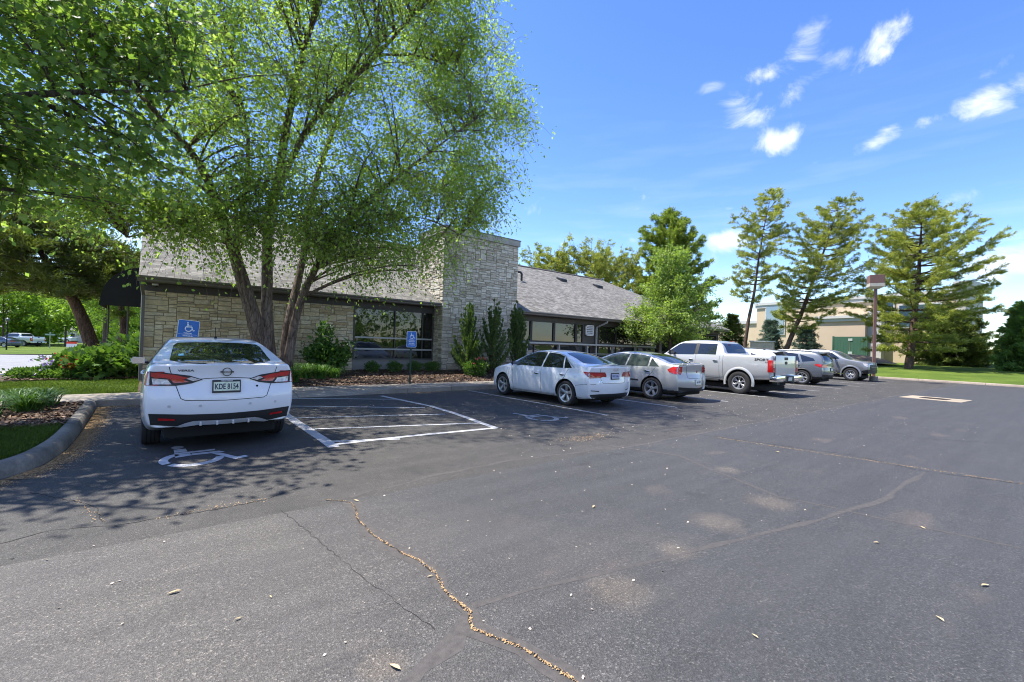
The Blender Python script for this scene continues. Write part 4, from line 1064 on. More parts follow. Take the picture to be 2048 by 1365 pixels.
def make_wheel(side, r, w_, style, parent, c, rimr, mrim=None, mback=None):
    """side -1 left / +1 right (outer face), parts tyre and rim"""
    wl = bpy.data.objects.new('wheel', None); C.objects.link(wl); wl.parent = parent; wl.location = c; wl.empty_display_size = .1
    s = side
    mb = MB(); h = w_/2; rr = rimr
    prof = [(rr, -h*.9), (rr+.02, -h), (r-.035, -h*1.03), (r-.012, -h*.93), (r, -h*.70)]
    for g in (-.45, -.05, .40): prof += [(r, h*g-.008), (r-.008, h*g-.005), (r-.008, h*g+.005), (r, h*g+.008)]
    prof += [(r, h*.70), (r-.012, h*.93), (r-.035, h*1.03), (rr+.02, h), (rr, h*.9)]
    mb.lathe([(a, b*s) for a, b in prof], 40, 'x'); mb.build('tyre', M_tyre, wl, smooth='auto', fix=True)
    mr = mrim or M_alloy; mbk = mback or M_alloyd
    mb = MB()
    mb.lathe([(rr+.004, s*h*.92), (rr+.012, s*h*.98), (rr-.004, s*h*1.0), (rr-.022, s*h*.93), (rr-.028, s*h*.3), (rr-.03, -s*h*.8)], 40, 'x', m=0)
    mb.lathe([(rr-.03, -s*h*.25), (0, -s*h*.25)], 40, 'x', m=1)
    mb.lathe([(.155, -s*h*.10), (.155, -s*h*.02), (.06, -s*h*.02)], 32, 'x', m=2)   # brake disc
    # hub
    mb.lathe([(.066, s*h*.2), (.066, s*h*.62), (.05, s*h*.72), (.03, s*h*.72), (.028, s*h*.68), (0, s*h*.68)], 20, 'x', m=0)
    ns, kind = style
    def spoke(a, wi, wo, split=0., bulge=.0):
        pts = []
        R0_, R1_ = .05, rr-.018
        for q in np.linspace(0, 1, 6):
            R_ = R0_+(R1_-R0_)*q; ww = wi+(wo-wi)*q; aa = a+split*q/R_*.06 if False else a+split*q
            x = s*h*(.66+bulge*sin(q*pi)+(.20*q))
            cy_, cz = R_*cos(aa), R_*sin(aa); ty, tz = -sin(aa), cos(aa)
            pts.append([(x-s*.03, cy_-ty*ww, cz-tz*ww), (x-s*.004, cy_-ty*ww*.9, cz-tz*ww*.9), (x, cy_-ty*ww*.55, cz-tz*ww*.55), (x, cy_+ty*ww*.55, cz+tz*ww*.55), (x-s*.004, cy_+ty*ww*.9, cz+tz*ww*.9), (x-s*.03, cy_+ty*ww, cz+tz*ww)])
        n0 = len(mb.v)
        for p in pts: mb.v += p
        for i in range(5):
            for k in range(5): mb.f.append((n0+i*6+k, n0+i*6+k+1, n0+(i+1)*6+k+1, n0+(i+1)*6+k)); mb.m.append(0)
    for k in range(ns):
        a = 2*pi*k/ns+pi/2+.1
        if kind == 'fat': spoke(a, .038, .030)
        elif kind == 'wide': spoke(a, .030, .055)
        elif kind == 'thin': spoke(a, .016, .013)
        elif kind == 'twin': spoke(a-.02, .016, .014, -.17); spoke(a+.02, .016, .014, .17)
        elif kind == 'vee': spoke(a-.02, .015, .018, -.24); spoke(a+.02, .015, .018, .24)
    mb.build('rim', [mr, mbk, M_alloyd], wl, smooth='auto', fix=True)
    return wl

def make_car(name, label, sp, pose, mpaint, group=None, ncheck=True):
    X, Y, hd = pose
    car = thing(name, label, sp.get('cat', 'car'), (X, Y, 0), -radians(hd), group)
    o = car_shell(sp); wb_ = sp['wb']; R_ = sp['r']; ax = sp.get('arch', R_+.045); W = max(w_[1] for w_ in sp['wid'])
    full = bake(o); pj = Proj(full)
    cut = []
    for y in (0, wb_):
        for sx in (-1, 1):
            mb = MB(); mb.lathe([(ax, -.22), (ax, .22), (0, .22), (0, -.22)], 48, 'x', (sx*(W-.02), y, R_+.01), closed=True)
            c = mb.build('cut', M_hole, fix=True); cut.append(c)
            c.data.materials.clear()
    if 'bed' in sp:
        b = sp['bed']; mb = MB(); mb.box(-b[2], b[2], b[0], b[1], b[3], 3.); cut.append(mb.build('cut', M_hole)); cut[-1].data.materials.clear()
    me = boolean(o, cut); bpy.data.objects.remove(o)
    me.materials.clear(); me.materials.append(mpaint); me.materials.append(M_hole); me.materials.append(sp.get('lowmat', M_plast))
    for p in me.polygons:
        c = p.center; w2 = 0
        for y in (0, wb_):
            d = math.hypot(c.y-y, c.z-R_-.01)
            if d < ax-.002 or (d < ax+.004 and abs(p.normal.x) < .3 and abs(c.x) > W-.3): w2 = 1
        if 'bed' in sp:
            b = sp['bed']
            if c.z > b[3]-.01 and b[0]-.002 <= c.y <= b[1]+.002 and abs(c.x) <= b[2]+.002 and c.z < 1.36: w2 = 1
        if c.z < sp.get('lowz', .22) and w2 == 0: w2 = 2
        p.material_index = w2; p.use_smooth = True
    me.set_sharp_from_angle(angle=radians(40))
    body = bpy.data.objects.new('body', me); C.objects.link(body); body.parent = car
    # dark underbody
    mb = MB(); y0 = sp['ys'][0]+.3; y1 = sp['ys'][-1]-.45; mb.cbox(-W*.72, W*.72, y0, y1, .17, .34, .03)
    mb.tube([(-W+.25, 0, R_), (W-.25, 0, R_)], .05, 8); mb.tube([(-W+.25, wb_, R_), (W-.25, wb_, R_)], .04, 8)
    mb.build('underbody', M_hole, car)
    tr = sp['tr']/2
    for y in (0, wb_):
        for sx in (-1, 1):
            make_wheel(sx, R_, sp['tw'], sp['rim'], car, (sx*tr, y, R_), sp['rimr'], sp.get('mrim'), sp.get('mback'))
    # windows
    for nm, poly in sp.get('sidewin', []):
        for sd in 'LR':
            pj.panel(nm, poly, sd, sp.get('glass', M_cglass), car, .004)
    for nm, poly in sp.get('black', []):
        for sd in 'LR': pj.panel(nm, poly, sd, M_plast, car, .0025)
    if 'rearwin' in sp: pj.panel('rear_window', sp['rearwin'], 'B', sp.get('rglass', M_cglass), car, .004)
    if 'windscreen' in sp: pj.panel('windscreen', sp['windscreen'], 'F', M_cglass2, car, .004)
    for ln in sp.get('gaps', []):
        for sd in 'LR': mb = MB(); pj.line(mb, ln, sd); mb.build('panel_gap', M_gap, car)
    for ln in sp.get('rgaps', []): mb = MB(); pj.line(mb, ln, 'B'); mb.build('panel_gap', M_gap, car)
    if 'trimline' in sp:
        for ln, wd in sp['trimline']:
            for sd in 'LR': mb = MB(); pj.line(mb, ln, sd, wd, .006); mb.build('trim', M_plast, car)
    for (y, z) in sp.get('handles', []):
        for sd, sx in (('L', -1), ('R', 1)):
            h, nn = pj.hit(y, z, sd); mb = MB()
            mb.tube([(h.x-sx*.005, y-.10, z-.012), (h.x+sx*.028, y-.08, z), (h.x+sx*.03, y+.06, z+.004), (h.x-sx*.005, y+.09, z)], .013, 6)
            mb.build('door_handle', sp.get('mhandle', mpaint), car, smooth=True)
            pj.panel('handle_cup', [(y+.085*cos(a), z-.012+.03*sin(a)) for a in np.linspace(0, 2*pi, 12, endpoint=False)], sd, M_gap, car, .003, .04)
    # mirrors
    my, mz, mw = sp['mirror']
    for sx, sd in ((-1, 'L'), (1, 'R')):
        h, nn = pj.hit(my, mz-.06, sd); mr = bpy.data.objects.new('wing_mirror', None); C.objects.link(mr); mr.parent = car; mr.location = (h.x-sx*.005, my, mz)
        ms = sp.get('mirsc', 1.)
        bm = bmesh.new(); bmesh.ops.create_cube(bm, size=1)
        for v in bm.verts:
            v.co.x *= .22*ms; v.co.z *= .135*ms*(1.25 if ms > 1.2 else 1); v.co.y *= .10
            if v.co.x*sx < 0: v.co.z *= .75
            if v.co.y > 0: v.co.z *= .7; v.co.x *= .8
            v.co.x += sx*.13*ms
        bmesh.ops.bevel(bm, geom=list(bm.edges), offset=.028, segments=3, affect='EDGES'); mb = MB(); bm.verts.ensure_lookup_table()
        mb.add([tuple(v.co) for v in bm.verts], [tuple(v.index for v in f.verts) for f in bm.faces]); bm.free()
        mb.build('mirror_shell', sp.get('mmirror', mpaint), mr, smooth='auto')
        mb = MB(); x0, x1 = sorted((sx*.05*ms, sx*.215*ms)); zz = .05*ms; mb.quad((x0, -.053, -zz), (x1, -.053, -zz), (x1, -.053, zz), (x0, -.053, zz)); mb.build('mirror_glass', M_chrome, mr)
        mb = MB(); mb.tube([(-sx*.07, .03, -.07), (0, .01, -.05), (sx*.06, 0, -.02)], .022, 8); mb.build('mirror_arm', M_plast, mr)
    return car, pj
def rear_plate(car, y, z, w_=.305, h=.152, x=0., tilt=0.1, frame=M_plast, mat_=None):
    p = bpy.data.objects.new('number_plate', None); C.objects.link(p); p.parent = car; p.location = (x, y, z); p.rotation_euler = (tilt, 0, 0)
    mb = MB(); mb.cbox(-w_/2-.008, w_/2+.008, -.006, .02, -h/2-.008, h/2+.008, .004); mb.build('plate_frame', frame, p)
    mb = MB(); mb.box(-w_/2+.006, w_/2-.006, -.0085, -.006, -h/2+.016, h/2-.018); mb.build('plate_face', mat_ or M_plate, p)
    return p
def flat_text(txt, size, loc, rot, mat_, parent, name='lettering', bold=0., sx=1., depth=.001):
    cu = bpy.data.curves.new(name, 'FONT'); cu.body = txt; cu.size = size; cu.align_x = 'CENTER'; cu.align_y = 'CENTER'; cu.offset = bold; cu.extrude = depth
    o = bpy.data.objects.new('t', cu); C.objects.link(o); me = bake(o); bpy.data.objects.remove(o); me.materials.clear(); me.materials.append(mat_)
    o = bpy.data.objects.new(name, me); C.objects.link(o); o.parent = parent; o.location = loc; o.rotation_euler = rot; o.scale = (sx, 1, 1)
    return o

# ---------------------------------------------------------------- white saloon in the near bay
versa = dict(wb=2.62, tr=1.53, r=.316, tw=.205, rim=(5, 'twin'), rimr=.215, roofz=1.495, beltz=1.0,
    ys=[-1.02, -.84, -.62, -.40, -.12, .28, .80, 1.30, 1.62, 2.05, 2.40, 2.9, 3.25, 3.46],
    top=[(-1.02, 1.145), (-.92, 1.16), (-.55, 1.165), (-.46, 1.175), (.10, 1.40), (.35, 1.475), (.80, 1.505), (1.25, 1.495), (1.5, 1.455), (2.25, 1.06), (2.45, 1.0), (3.1, .90), (3.46, .74)],
    belt=[(-1.02, 1.06), (-.5, 1.06), (0, 1.02), (2.3, .94), (3.46, .70)], bot=[(-1.02, .345), (-.7, .33), (-.45, .23), (0, .20), (2.8, .20), (3.46, .28)],
    wid=[(-1.02, .80), (-.84, .86), (-.4, .895), (.3, .895), (2.2, .895), (3.0, .87), (3.46, .70)],
    roofw=[(-.5, .69), (.2, .625), (1.4, .61), (2.3, .70)],
    rear=[(.30, -.92), (.42, -.98), (.60, -1.04), (.74, -1.03), (.82, -.985), (.93, -.955), (1.06, -.985), (1.14, -1.01), (1.2, -1.01)], rcurve=.17,
    front=[(.2, 3.40), (.5, 3.52), (.75, 3.45)], bow=.12, bowf=[(-.6, -1), (.3, -.7), (.9, 0), (1.4, .8), (2.3, 1)], lowz=.20, camber=.025,
    sidewin=[('door_window', [(.62, 1.06), (.60, 1.39), (1.15, 1.41), (1.50, 1.37), (2.05, 1.06), (2.1, 1.01)]), ('door_window', [(-.06, 1.10), (.12, 1.32), (.54, 1.39), (.56, 1.06)]), ('quarter_window', [(-.36, 1.13), (.02, 1.29), (-.10, 1.11)])],
    rearwin=[(-.60, 1.172), (-.45, 1.150), (0, 1.142), (.45, 1.150), (.60, 1.172), (.545, 1.36), (.50, 1.395), (.3, 1.408), (0, 1.414), (-.3, 1.408), (-.50, 1.395), (-.545, 1.36)],
    windscreen=[(-.66, 1.04), (.66, 1.04), (.52, 1.41), (-.52, 1.41)],
    gaps=[[(2.12, .98), (2.05, .5), (2.0, .27)], [(.60, 1.06), (.58, .3)], [(-.30, 1.06), (-.15, .7), (.25, .45), (.30, .3)], [(.40, .265), (2.2, .265)]],
    rgaps=[[(-.62, 1.15), (-.60, 1.06), (-.565, .95), (-.515, .80), (-.485, .71), (-.44, .685), (0, .672), (.44, .685), (.485, .71), (.515, .80), (.565, .95), (.60, 1.06), (.62, 1.15)], [(-.29, .952), (-.15, .962), (0, .966), (.15, .962), (.29, .952)]],
    handles=[(.75, .95), (-.02, .98)], mirror=(1.95, 1.06, .2))
NP = (.81, 8.0, 0.)
car, pj = make_car('saloon_car', 'white saloon with plate KDE 8154 parked nose in nearest the camera, seen from behind', versa, NP, P_white, )
for s_, nm in ((-1, 'L'), (1, 'R')):
    f = lambda P: [(s_*x, z) for x, z in P]
    tl = pj.panel('tail_light', f([(.262, .945), (.40, .998), (.56, 1.022), (.74, 1.046), (.80, 1.05), (.80, .875), (.75, .868), (.54, .868), (.38, .895)]), 'B', M_plast, car, .008, .03)
    side = pj.panel('tail_light', [(-.86, 1.048), (-.66, 1.04), (-.60, 1.03), (-.70, .96), (-.78, .875), (-.88, .87)], nm, M_redd, car, .008, .03)
    for (P, m_) in (([(.40, .965), (.55, 1.008), (.79, 1.038), (.79, .985), (.60, .958), (.555, .90), (.40, .915), (.47, .945)], M_red), ([(.285, .945), (.38, .978), (.44, .960), (.36, .925)], M_lens), ([(.62, .945), (.78, .962), (.765, .885), (.58, .885)], M_lens)):
        o = pj.panel('light_lens', f(P), 'B', m_, car, .013, .03); o.parent = tl
    pj.panel('reflector', f([(.53, .455), (.70, .468), (.70, .438), (.535, .430)]), 'B', M_red, car, .014, .03)
    for x in (.28, .60):
        h, nn = pj.hit(s_*x, .612, 'B'); mb = MB(); mb.tube([h-Vector((0, .001, 0)), h+nn*.006], .017, 12); mb.build('parking_sensor', P_pearl, car, smooth='auto')
    # exhaust side lower flap of the wheel arch
pj.panel('bumper_valance', [(-.80, .525), (-.40, .505), (0, .498), (.40, .505), (.80, .525), (.775, .38), (.55, .352), (0, .35), (-.55, .352), (-.775, .38)], 'B', M_plast, car, .006, .04)
pj.panel('diffuser', [(-.53, .352), (-.42, .402), (-.34, .424), (0, .42), (.34, .424), (.42, .402), (.53, .352), (.47, .35), (.30, .372), (0, .366), (-.30, .372), (-.47, .35)], 'B', P_pearl, car, .022, .03)
for x in (-.27, -.09, .09, .27):
    h, nn = pj.hit(x, .385, 'B'); mb = MB(); mb.cbox(x-.012, x+.012, h.y-.045, h.y, .350, .398, .005); mb.build('diffuser_fin', P_pearl, car)
h, nn = pj.hit(.0, .855, 'B'); pl = rear_plate(car, h.y-.020, .855, tilt=-.16, mat_=simple('pale green plate', (.60, .66, .48), .4, var=.2, vscale=25))
M_ohio = None
flat_text('KDE 8154', .100, (0, -.0095, -.006), (pi/2, 0, 0), M_ink, pl, 'plate_number', .0022, .64)
flat_text('NISSAN NORTH', .017, (0, -.0075, .070), (pi/2, 0, 0), M_white, pl, 'frame_lettering', .0005, 1.1)
mb = MB(); mb.lathe([(.046, 0), (.056, 0), (.056, .006), (.046, .006)], 28, 'z', closed=True); mb.box(-.075, .075, -.010, .010, .002, .008)
h, nn = pj.hit(0, 1.045, 'B'); em = mb.build('emblem', M_alloyd, car, fix=True); em.location = h+nn*.008; em.rotation_euler = (pi/2, 0, 0)
flat_text('NISSAN', .022, (0, -.0001, .0095), (0, 0, 0), M_alloy, em, 'emblem_lettering', .0004, 1.1)
pj.text('model_lettering', 'VERSA', .034, -.44, 1.062, 'B', M_gap, car, .006, .0008, 1.75)
h, nn = pj.hit(.36, .845, 'B'); mb = MB(); mb.tube([h, h+nn*.004], .014, 12); mb.build('trim_badge', M_gap, car)
pj.panel('window_sticker', [(-.50, 1.22), (-.44, 1.225), (-.44, 1.25), (-.50, 1.245)], 'B', simple('pale blue sticker', (.25, .55, .60), .5), car, .008, .03)
mb = MB(); h, nn = pj.hit(0, .52, 'T'); mb.tube([h-Vector((0, 0, .01)), h+Vector((0, -.01, .03))], [.03, .012], 8); mb.tube([h+Vector((0, -.01, .03)), h+Vector((0, .07, .17))], .005, 6); mb.build('aerial', M_gap, car)

# ---------------------------------------------------------------- second and third cars
a3 = dict(wb=2.637, tr=1.53, r=.319, tw=.225, rim=(5, 'wide'), rimr=.222, roofz=1.42, beltz=.90,
    ys=[-.93, -.78, -.52, -.28, .02, .42, .95, 1.45, 1.80, 2.15, 2.45, 2.95, 3.30, 3.50],
    top=[(-.93, 1.035), (-.86, 1.05), (-.55, 1.055), (-.33, 1.09), (.25, 1.345), (.55, 1.40), (1.0, 1.432), (1.35, 1.425), (1.62, 1.38), (2.3, 1.02), (2.5, .96), (3.1, .87), (3.5, .70)],
    belt=[(-.93, .93), (0, .925), (2.3, .885), (3.5, .66)], bot=[(-.93, .27), (-.5, .20), (2.8, .17), (3.5, .22)],
    wid=[(-.93, .80), (-.78, .845), (-.4, .885), (.3, .905), (2.2, .905), (3.0, .885), (3.5, .72)],
    roofw=[(-.5, .70), (.2, .595), (1.4, .595), (2.3, .70)],
    rear=[(.2, -.84), (.32, -.89), (.58, -.935), (.66, -.90), (.80, -.88), (1.0, -.93), (1.08, -.945)], rcurve=.19,
    front=[(.2, 3.42), (.45, 3.56), (.7, 3.48)], fcurve=.34, bow=.12, bowf=[(-.6, -1), (.3, -.7), (.9, 0), (1.4, .8), (2.3, 1)], lowz=.18,
    sidewin=[('door_window', [(.98, .945), (.96, 1.335), (1.35, 1.345), (1.62, 1.305), (2.05, 1.05), (2.15, .96), (2.1, .94)]), ('door_window', [(.14, .955), (.26, 1.25), (.50, 1.31), (.90, 1.335), (.92, .945)]), ('quarter_window', [(-.17, .975), (.0, 1.10), (.20, 1.225), (.09, .955)])],
    rearwin=[(-.55, 1.10), (0, 1.075), (.55, 1.10), (.50, 1.30), (.42, 1.345), (0, 1.355), (-.42, 1.345), (-.50, 1.30)],
    windscreen=[(-.66, 1.0), (.66, 1.0), (.52, 1.34), (-.52, 1.34)],
    gaps=[[(2.2, .92), (2.14, .6), (2.12, .27)], [(.94, .94), (.92, .27)], [(-.06, .94), (.05, .72), (.30, .52), (.36, .27)], [(.42, .235), (2.2, .235)], [(-.20, .26), (-.36, .55), (-.62, .60), (-.80, .60)]],
    rgaps=[[(-.50, 1.03), (-.50, .90), (-.46, .66), (-.40, .62), (.40, .62), (.46, .66), (.50, .90), (.50, 1.03)]],
    handles=[(1.12, .775), (.13, .80)], mirror=(2.0, .99, .2), mmirror=None)
a3['mmirror'] = M_plast
car, pj = make_car('saloon_car', 'white saloon with dark windows parked between the wheelchair symbol and the silver saloon', a3, (9.23, 8.17, 0), P_white, 'cars parked nose in along the building')
for s_ in (-1, 1):
    f = lambda P: [(s_*x, z) for x, z in P]
    pj.panel('tail_light', f([(.32, .845), (.36, .875), (.80, .905), (.835, .80), (.78, .745), (.50, .76), (.40, .79)]), 'B', M_redd, car, .006, .03)
    pj.panel('light_lens', f([(.38, .845), (.78, .875), (.80, .815), (.50, .79)]), 'B', M_red, car, .010, .03)
    pj.panel('tail_light', [(-.86, .90), (-.56, .905), (-.66, .82), (-.86, .78)], 'L' if s_ < 0 else 'R', M_redd, car, .006, .03)
    pj.panel('reflector', f([(.52, .44), (.74, .455), (.735, .435), (.52, .42)]), 'B', M_gap, car, .006, .03)
pj.panel('bumper_valance', [(-.76, .34), (-.5, .36), (.5, .36), (.76, .34), (.70, .25), (-.70, .25)], 'B', M_plast, car, .006, .04)
h, nn = pj.hit(0, .80, 'B'); pl = rear_plate(car, h.y-.012, .80, mat_=simple('blue white plate', (.40, .42, .52), .4), tilt=-.1)
flat_text('HB 3546', .085, (0, -.0095, -.004), (pi/2, 0, 0), simple('blue ink', (.03, .04, .22), .6), pl, 'plate_number', .001, .8)
h, nn = pj.hit(0, .965, 'B'); mb = MB()
for k in range(4):
    x = -.075+k*.05; mb.lathe([(.028, 0), (.034, 0), (.034, .005), (.028, .005)], 20, 'z', (x, 0, 0), closed=True)
em = mb.build('emblem', M_chrome, car, fix=True); em.location = h+nn*.006; em.rotation_euler = (pi/2, 0, 0)
pj.text('model_lettering', 'A 3', .055, -.50, .66, 'B', M_chrome, car, .005, .0008, 1.3)
pj.line(mb := MB(), [(-.5, .262), (2.4, .262)], 'L', .01, .004); mb.build('sill_trim', M_alloy, car)
pj.line(mb := MB(), [(-.25, .985), (.02, 1.13), (.25, 1.262), (.55, 1.335), (.95, 1.36), (1.35, 1.37), (1.66, 1.325), (2.16, .99)], 'L', .014, .006); mb.build('window_trim', M_alloy, car)

g6 = dict(wb=2.85, tr=1.53, r=.330, tw=.22, rim=(5, 'wide'), rimr=.226, roofz=1.44, beltz=.92,
    ys=[-1.05, -.88, -.62, -.40, -.10, .35, .90, 1.45, 1.90, 2.35, 2.65, 3.1, 3.5, 3.74],
    top=[(-1.05, 1.085), (-.98, 1.10), (-.62, 1.10), (-.45, 1.125), (.15, 1.36), (.5, 1.42), (.95, 1.45), (1.35, 1.445), (1.7, 1.39), (2.5, 1.02), (2.7, .96), (3.3, .86), (3.74, .68)],
    belt=[(-1.05, .97), (0, .955), (2.5, .885), (3.74, .64)], bot=[(-1.05, .30), (-.6, .22), (3.0, .18), (3.74, .22)],
    wid=[(-1.05, .78), (-.88, .83), (-.5, .87), (.3, .895), (2.4, .895), (3.2, .87), (3.74, .66)],
    roofw=[(-.5, .68), (.2, .58), (1.4, .58), (2.5, .70)],
    rear=[(.2, -.94), (.4, -1.03), (.65, -1.05), (.72, -.99), (.80, -.96), (1.0, -1.0), (1.1, -1.02)], rcurve=.26,
    front=[(.2, 3.65), (.45, 3.8), (.7, 3.7)], fcurve=.4, bow=.13, bowf=[(-.6, -1), (.3, -.7), (.9, 0), (1.4, .8), (2.5, 1)], lowz=.33,
    sidewin=[('door_window', [(1.02, .975), (.98, 1.345), (1.3, 1.36), (1.62, 1.32), (2.2, 1.05), (2.35, .965), (2.3, .945)]), ('door_window', [(.18, .985), (.18, 1.28), (.50, 1.335), (.92, 1.345), (.96, .975)]), ('quarter_window', [(-.22, 1.0), (.12, 1.245), (.12, .99)])],
    rearwin=[(-.56, 1.125), (0, 1.11), (.56, 1.125), (.50, 1.33), (.40, 1.365), (0, 1.375), (-.40, 1.365), (-.50, 1.33)],
    windscreen=[(-.66, 1.0), (.66, 1.0), (.52, 1.36), (-.52, 1.36)],
    gaps=[[(2.36, .93), (2.30, .6), (2.28, .27)], [(.97, .97), (.95, .27)], [(-.10, .97), (.02, .78), (.32, .52), (.40, .27)]],
    rgaps=[[(-.46, 1.06), (-.44, .72), (-.40, .69), (.40, .69), (.44, .72), (.46, 1.06)]],
    trimline=[([(.46, .56), (.95, .56)], .04), ([(1.0, .56), (2.2, .56)], .04)],
    handles=[(1.15, .83), (.18, .86)], mirror=(2.15, 1.0, .2), glass=M_cglass2, mhandle=M_chrome)
car, pj = make_car('saloon_car', 'silver saloon with rounded red tail lights between a white saloon and the silver pickup', g6, (12.72, 8.0, -1.0), P_silver, 'cars parked nose in along the building')
for s_ in (-1, 1):
    f = lambda P: [(s_*x, z) for x, z in P]
    pj.panel('tail_light', f([(.60, 1.03), (.74, 1.03), (.80, .93), (.78, .83), (.63, .79), (.58, .88)]), 'B', M_red, car, .007, .03)
    pass
    pj.panel('tail_light', [(-.84, 1.03), (-.68, 1.03), (-.50, .93), (-.58, .85), (-.80, .80)], 'L' if s_ < 0 else 'R', M_red, car, .007, .03)
pj.panel('bumper_valance', [(-.72, .43), (0, .40), (.72, .43), (.66, .30), (-.66, .30)], 'B', M_plast, car, .006, .04)
h, nn = pj.hit(.0, .62, 'B'); pl = rear_plate(car, h.y-.012, .575, tilt=-.05, frame=M_alloy)
flat_text('JAF 4972', .07, (0, -.0095, -.004), (pi/2, 0, 0), M_ink, pl, 'plate_number', .001, .8)
h, nn = pj.hit(0, 1.07, 'T'); mb = MB(); pts = []
for x in np.linspace(-.60, .60, 13): hh, n_ = pj.hit(x, -.92+abs(x)**2*.28, 'T'); pts.append(hh+Vector((0, -.02, .028)))
mb.tube(pts, .014, 6); mb.build('spoiler', P_silver, car, smooth=True)
h, nn = pj.hit(0, .90, 'B'); mb = MB(); mb.prism([(-.02, 0), (0, -.055), (.02, 0), (.0, .025)], -.004, .004, 'y'); em = mb.build('emblem', M_redd, car); em.location = h+nn*.006

# ---------------------------------------------------------------- pickups
def pickup_spec(wb, rear_o, front_o, w2, r, bedz, roofz, cab0, ws0, ws1, hoodz, nosez, belt):
    fr = wb+front_o; ro = -rear_o
    return dict(cat='pickup', wb=wb, r=r, roofz=roofz, beltz=belt, ys=[ro, ro+.10, ro+.45, 0., cab0-.10, cab0-.02, cab0+.06, cab0+.30, cab0+1.0, ws0-.12, ws0+.2, (ws0+ws1)/2, ws1, ws1+.35, fr-.35, fr-.08, fr],
        top=[(ro, bedz), (cab0-.03, bedz), (cab0+.0, bedz+.06), (cab0+.10, roofz-.10), (cab0+.28, roofz), (ws0-.2, roofz+.01), (ws0, roofz-.03), (ws1, hoodz+.05), (ws1+.25, hoodz), (fr-.12, nosez), (fr, nosez-.05)],
        belt=[(ro, bedz-.06), (cab0, bedz-.06), (cab0+.1, belt), (ws1, belt-.02), (fr, nosez-.14)], bot=[(ro, .58), (0, .50), (cab0, .42), (wb-.5, .42), (fr, .46)],
        wid=[(ro, w2-.06), (ro+.12, w2-.01), (0, w2), (ws1, w2), (fr-.3, w2-.02), (fr, w2-.12)], roofw=[(cab0, w2-.25), (ws0, w2-.26), (ws1, w2-.16)],
        rear=[(.4, ro+.05), (.6, ro), (bedz, ro+.03)], rcurve=.03, front=[(.4, fr-.05), (.8, fr), (nosez, fr-.06)], fcurve=.10, bow=.08, bowf=[(cab0-.1, 0), (cab0+.3, 0), (ws0-.3, .3), (ws0, 1), (ws1, 1)],
        bed=(ro+.10, cab0-.10, w2-.13, bedz-.50), camber=.012, lowz=.44, sub=3)
f150 = pickup_spec(3.68, 1.14, .93, 1.0, .408, 1.43, 1.93, .62, 2.55, 3.28, 1.22, 1.12, 1.33)
f150.update(tr=1.72, tw=.275, rim=(6, 'twin'), rimr=.235, arch=.475,
    sidewin=[('door_window', [(1.80, 1.40), (1.80, 1.80), (2.42, 1.80), (2.55, 1.76), (3.05, 1.40), (3.0, 1.385), (2.75, 1.34), (1.82, 1.36)]), ('door_window', [(.92, 1.385), (.94, 1.80), (1.66, 1.80), (1.66, 1.385)])],
    black=[('door_pillar', [(1.66, 1.37), (1.66, 1.81), (1.80, 1.81), (1.80, 1.37)])],
    rearwin=[(-.70, 1.46), (.70, 1.46), (.66, 1.82), (-.66, 1.82)], windscreen=[(-.72, 1.34), (.72, 1.34), (.62, 1.82), (-.62, 1.82)],
    gaps=[[(.62, 1.40), (.60, .55)], [(.76, 1.34), (.74, .52), (.9, .5)], [(1.73, 1.36), (1.73, .52)], [(2.86, 1.34), (2.84, .52)], [(.75, .52), (2.84, .52)]],
    handles=[(1.92, 1.17), (.92, 1.17)], mirror=(2.72, 1.42, .2), mirsc=1.35, mmirror=M_plast, mhandle=M_chrome)
def pickup_rear(car, pj, sp, ro, bedz, w2, z0, mlamp, tag_txt, mp):
    for s_ in (-1, 1):
        mb = MB(); x0, x1 = sorted((s_*(w2-.20), s_*(w2+.0)))
        mb.cbox(x0, x1-(.012 if s_ > 0 else 0), ro-.015, ro+.16, z0, bedz-.17, .012)
        tl = mb.build('tail_light', M_red, car, smooth='auto')
        mb = MB(); xa, xb = sorted((s_*(w2-.155), s_*(w2-.045))); zz = z0+(bedz-.17-z0)*.40
        mb.cbox(xa, xb, ro-.022, ro, zz, zz+.13, .006); o = mb.build('light_lens', M_lens, car); o.parent = tl
    for x in (-w2+.205, w2-.215): mb = MB(); mb.box(x, x+.01, ro-.004, ro+.02, z0-.12, bedz-.03); mb.build('panel_gap', M_gap, car)
    # tailgate sheet, slightly proud
    mb = MB(); mb.cbox(-w2+.22, w2-.22, ro-.018, ro+.05, z0-.13, bedz-.005, .014); tg = mb.build('tailgate', mp, car, smooth='auto')
    mb = MB(); mb.cbox(-.13, .13, ro-.030, ro-.015, bedz-.16, bedz-.06, .01); o = mb.build('tailgate_handle', M_plast, car); o.parent = tg
    # bumper
    bz = .52
    for (x0, x1) in ((-w2+.02, -.34), (.34, w2-.02)): mb = MB(); mb.cbox(x0, x1, ro-.16, ro+.10, bz, bz+.21, .03); bp = mb.build('bumper', M_chrome if mlamp else mp, car, smooth='auto')
    mb = MB(); mb.cbox(-.345, .345, ro-.15, ro+.10, bz-.01, bz+.20, .02); mb.tube([(0, ro-.16, bz-.03), (0, ro-.28, bz-.03)], .03, 8); o = mb.build('bumper_step', M_plast, car); o.parent = bp
    pl = rear_plate(car, ro-.16, bz+.10); return tg
RO = -1.14
car, pj = make_car('pickup_truck', 'silver crew cab pickup lettered SPORT on its bed side', f150, (17.55, 7.50, 2.4), P_truck, 'cars parked nose in along the building')
tg = pickup_rear(car, pj, f150, RO, 1.43, 1.0, .84, True, '', P_truck)
pj.text('bed_lettering', 'SPORT', .115, -.76, 1.26, 'L', M_gap, car, .006, .003, 1.35)
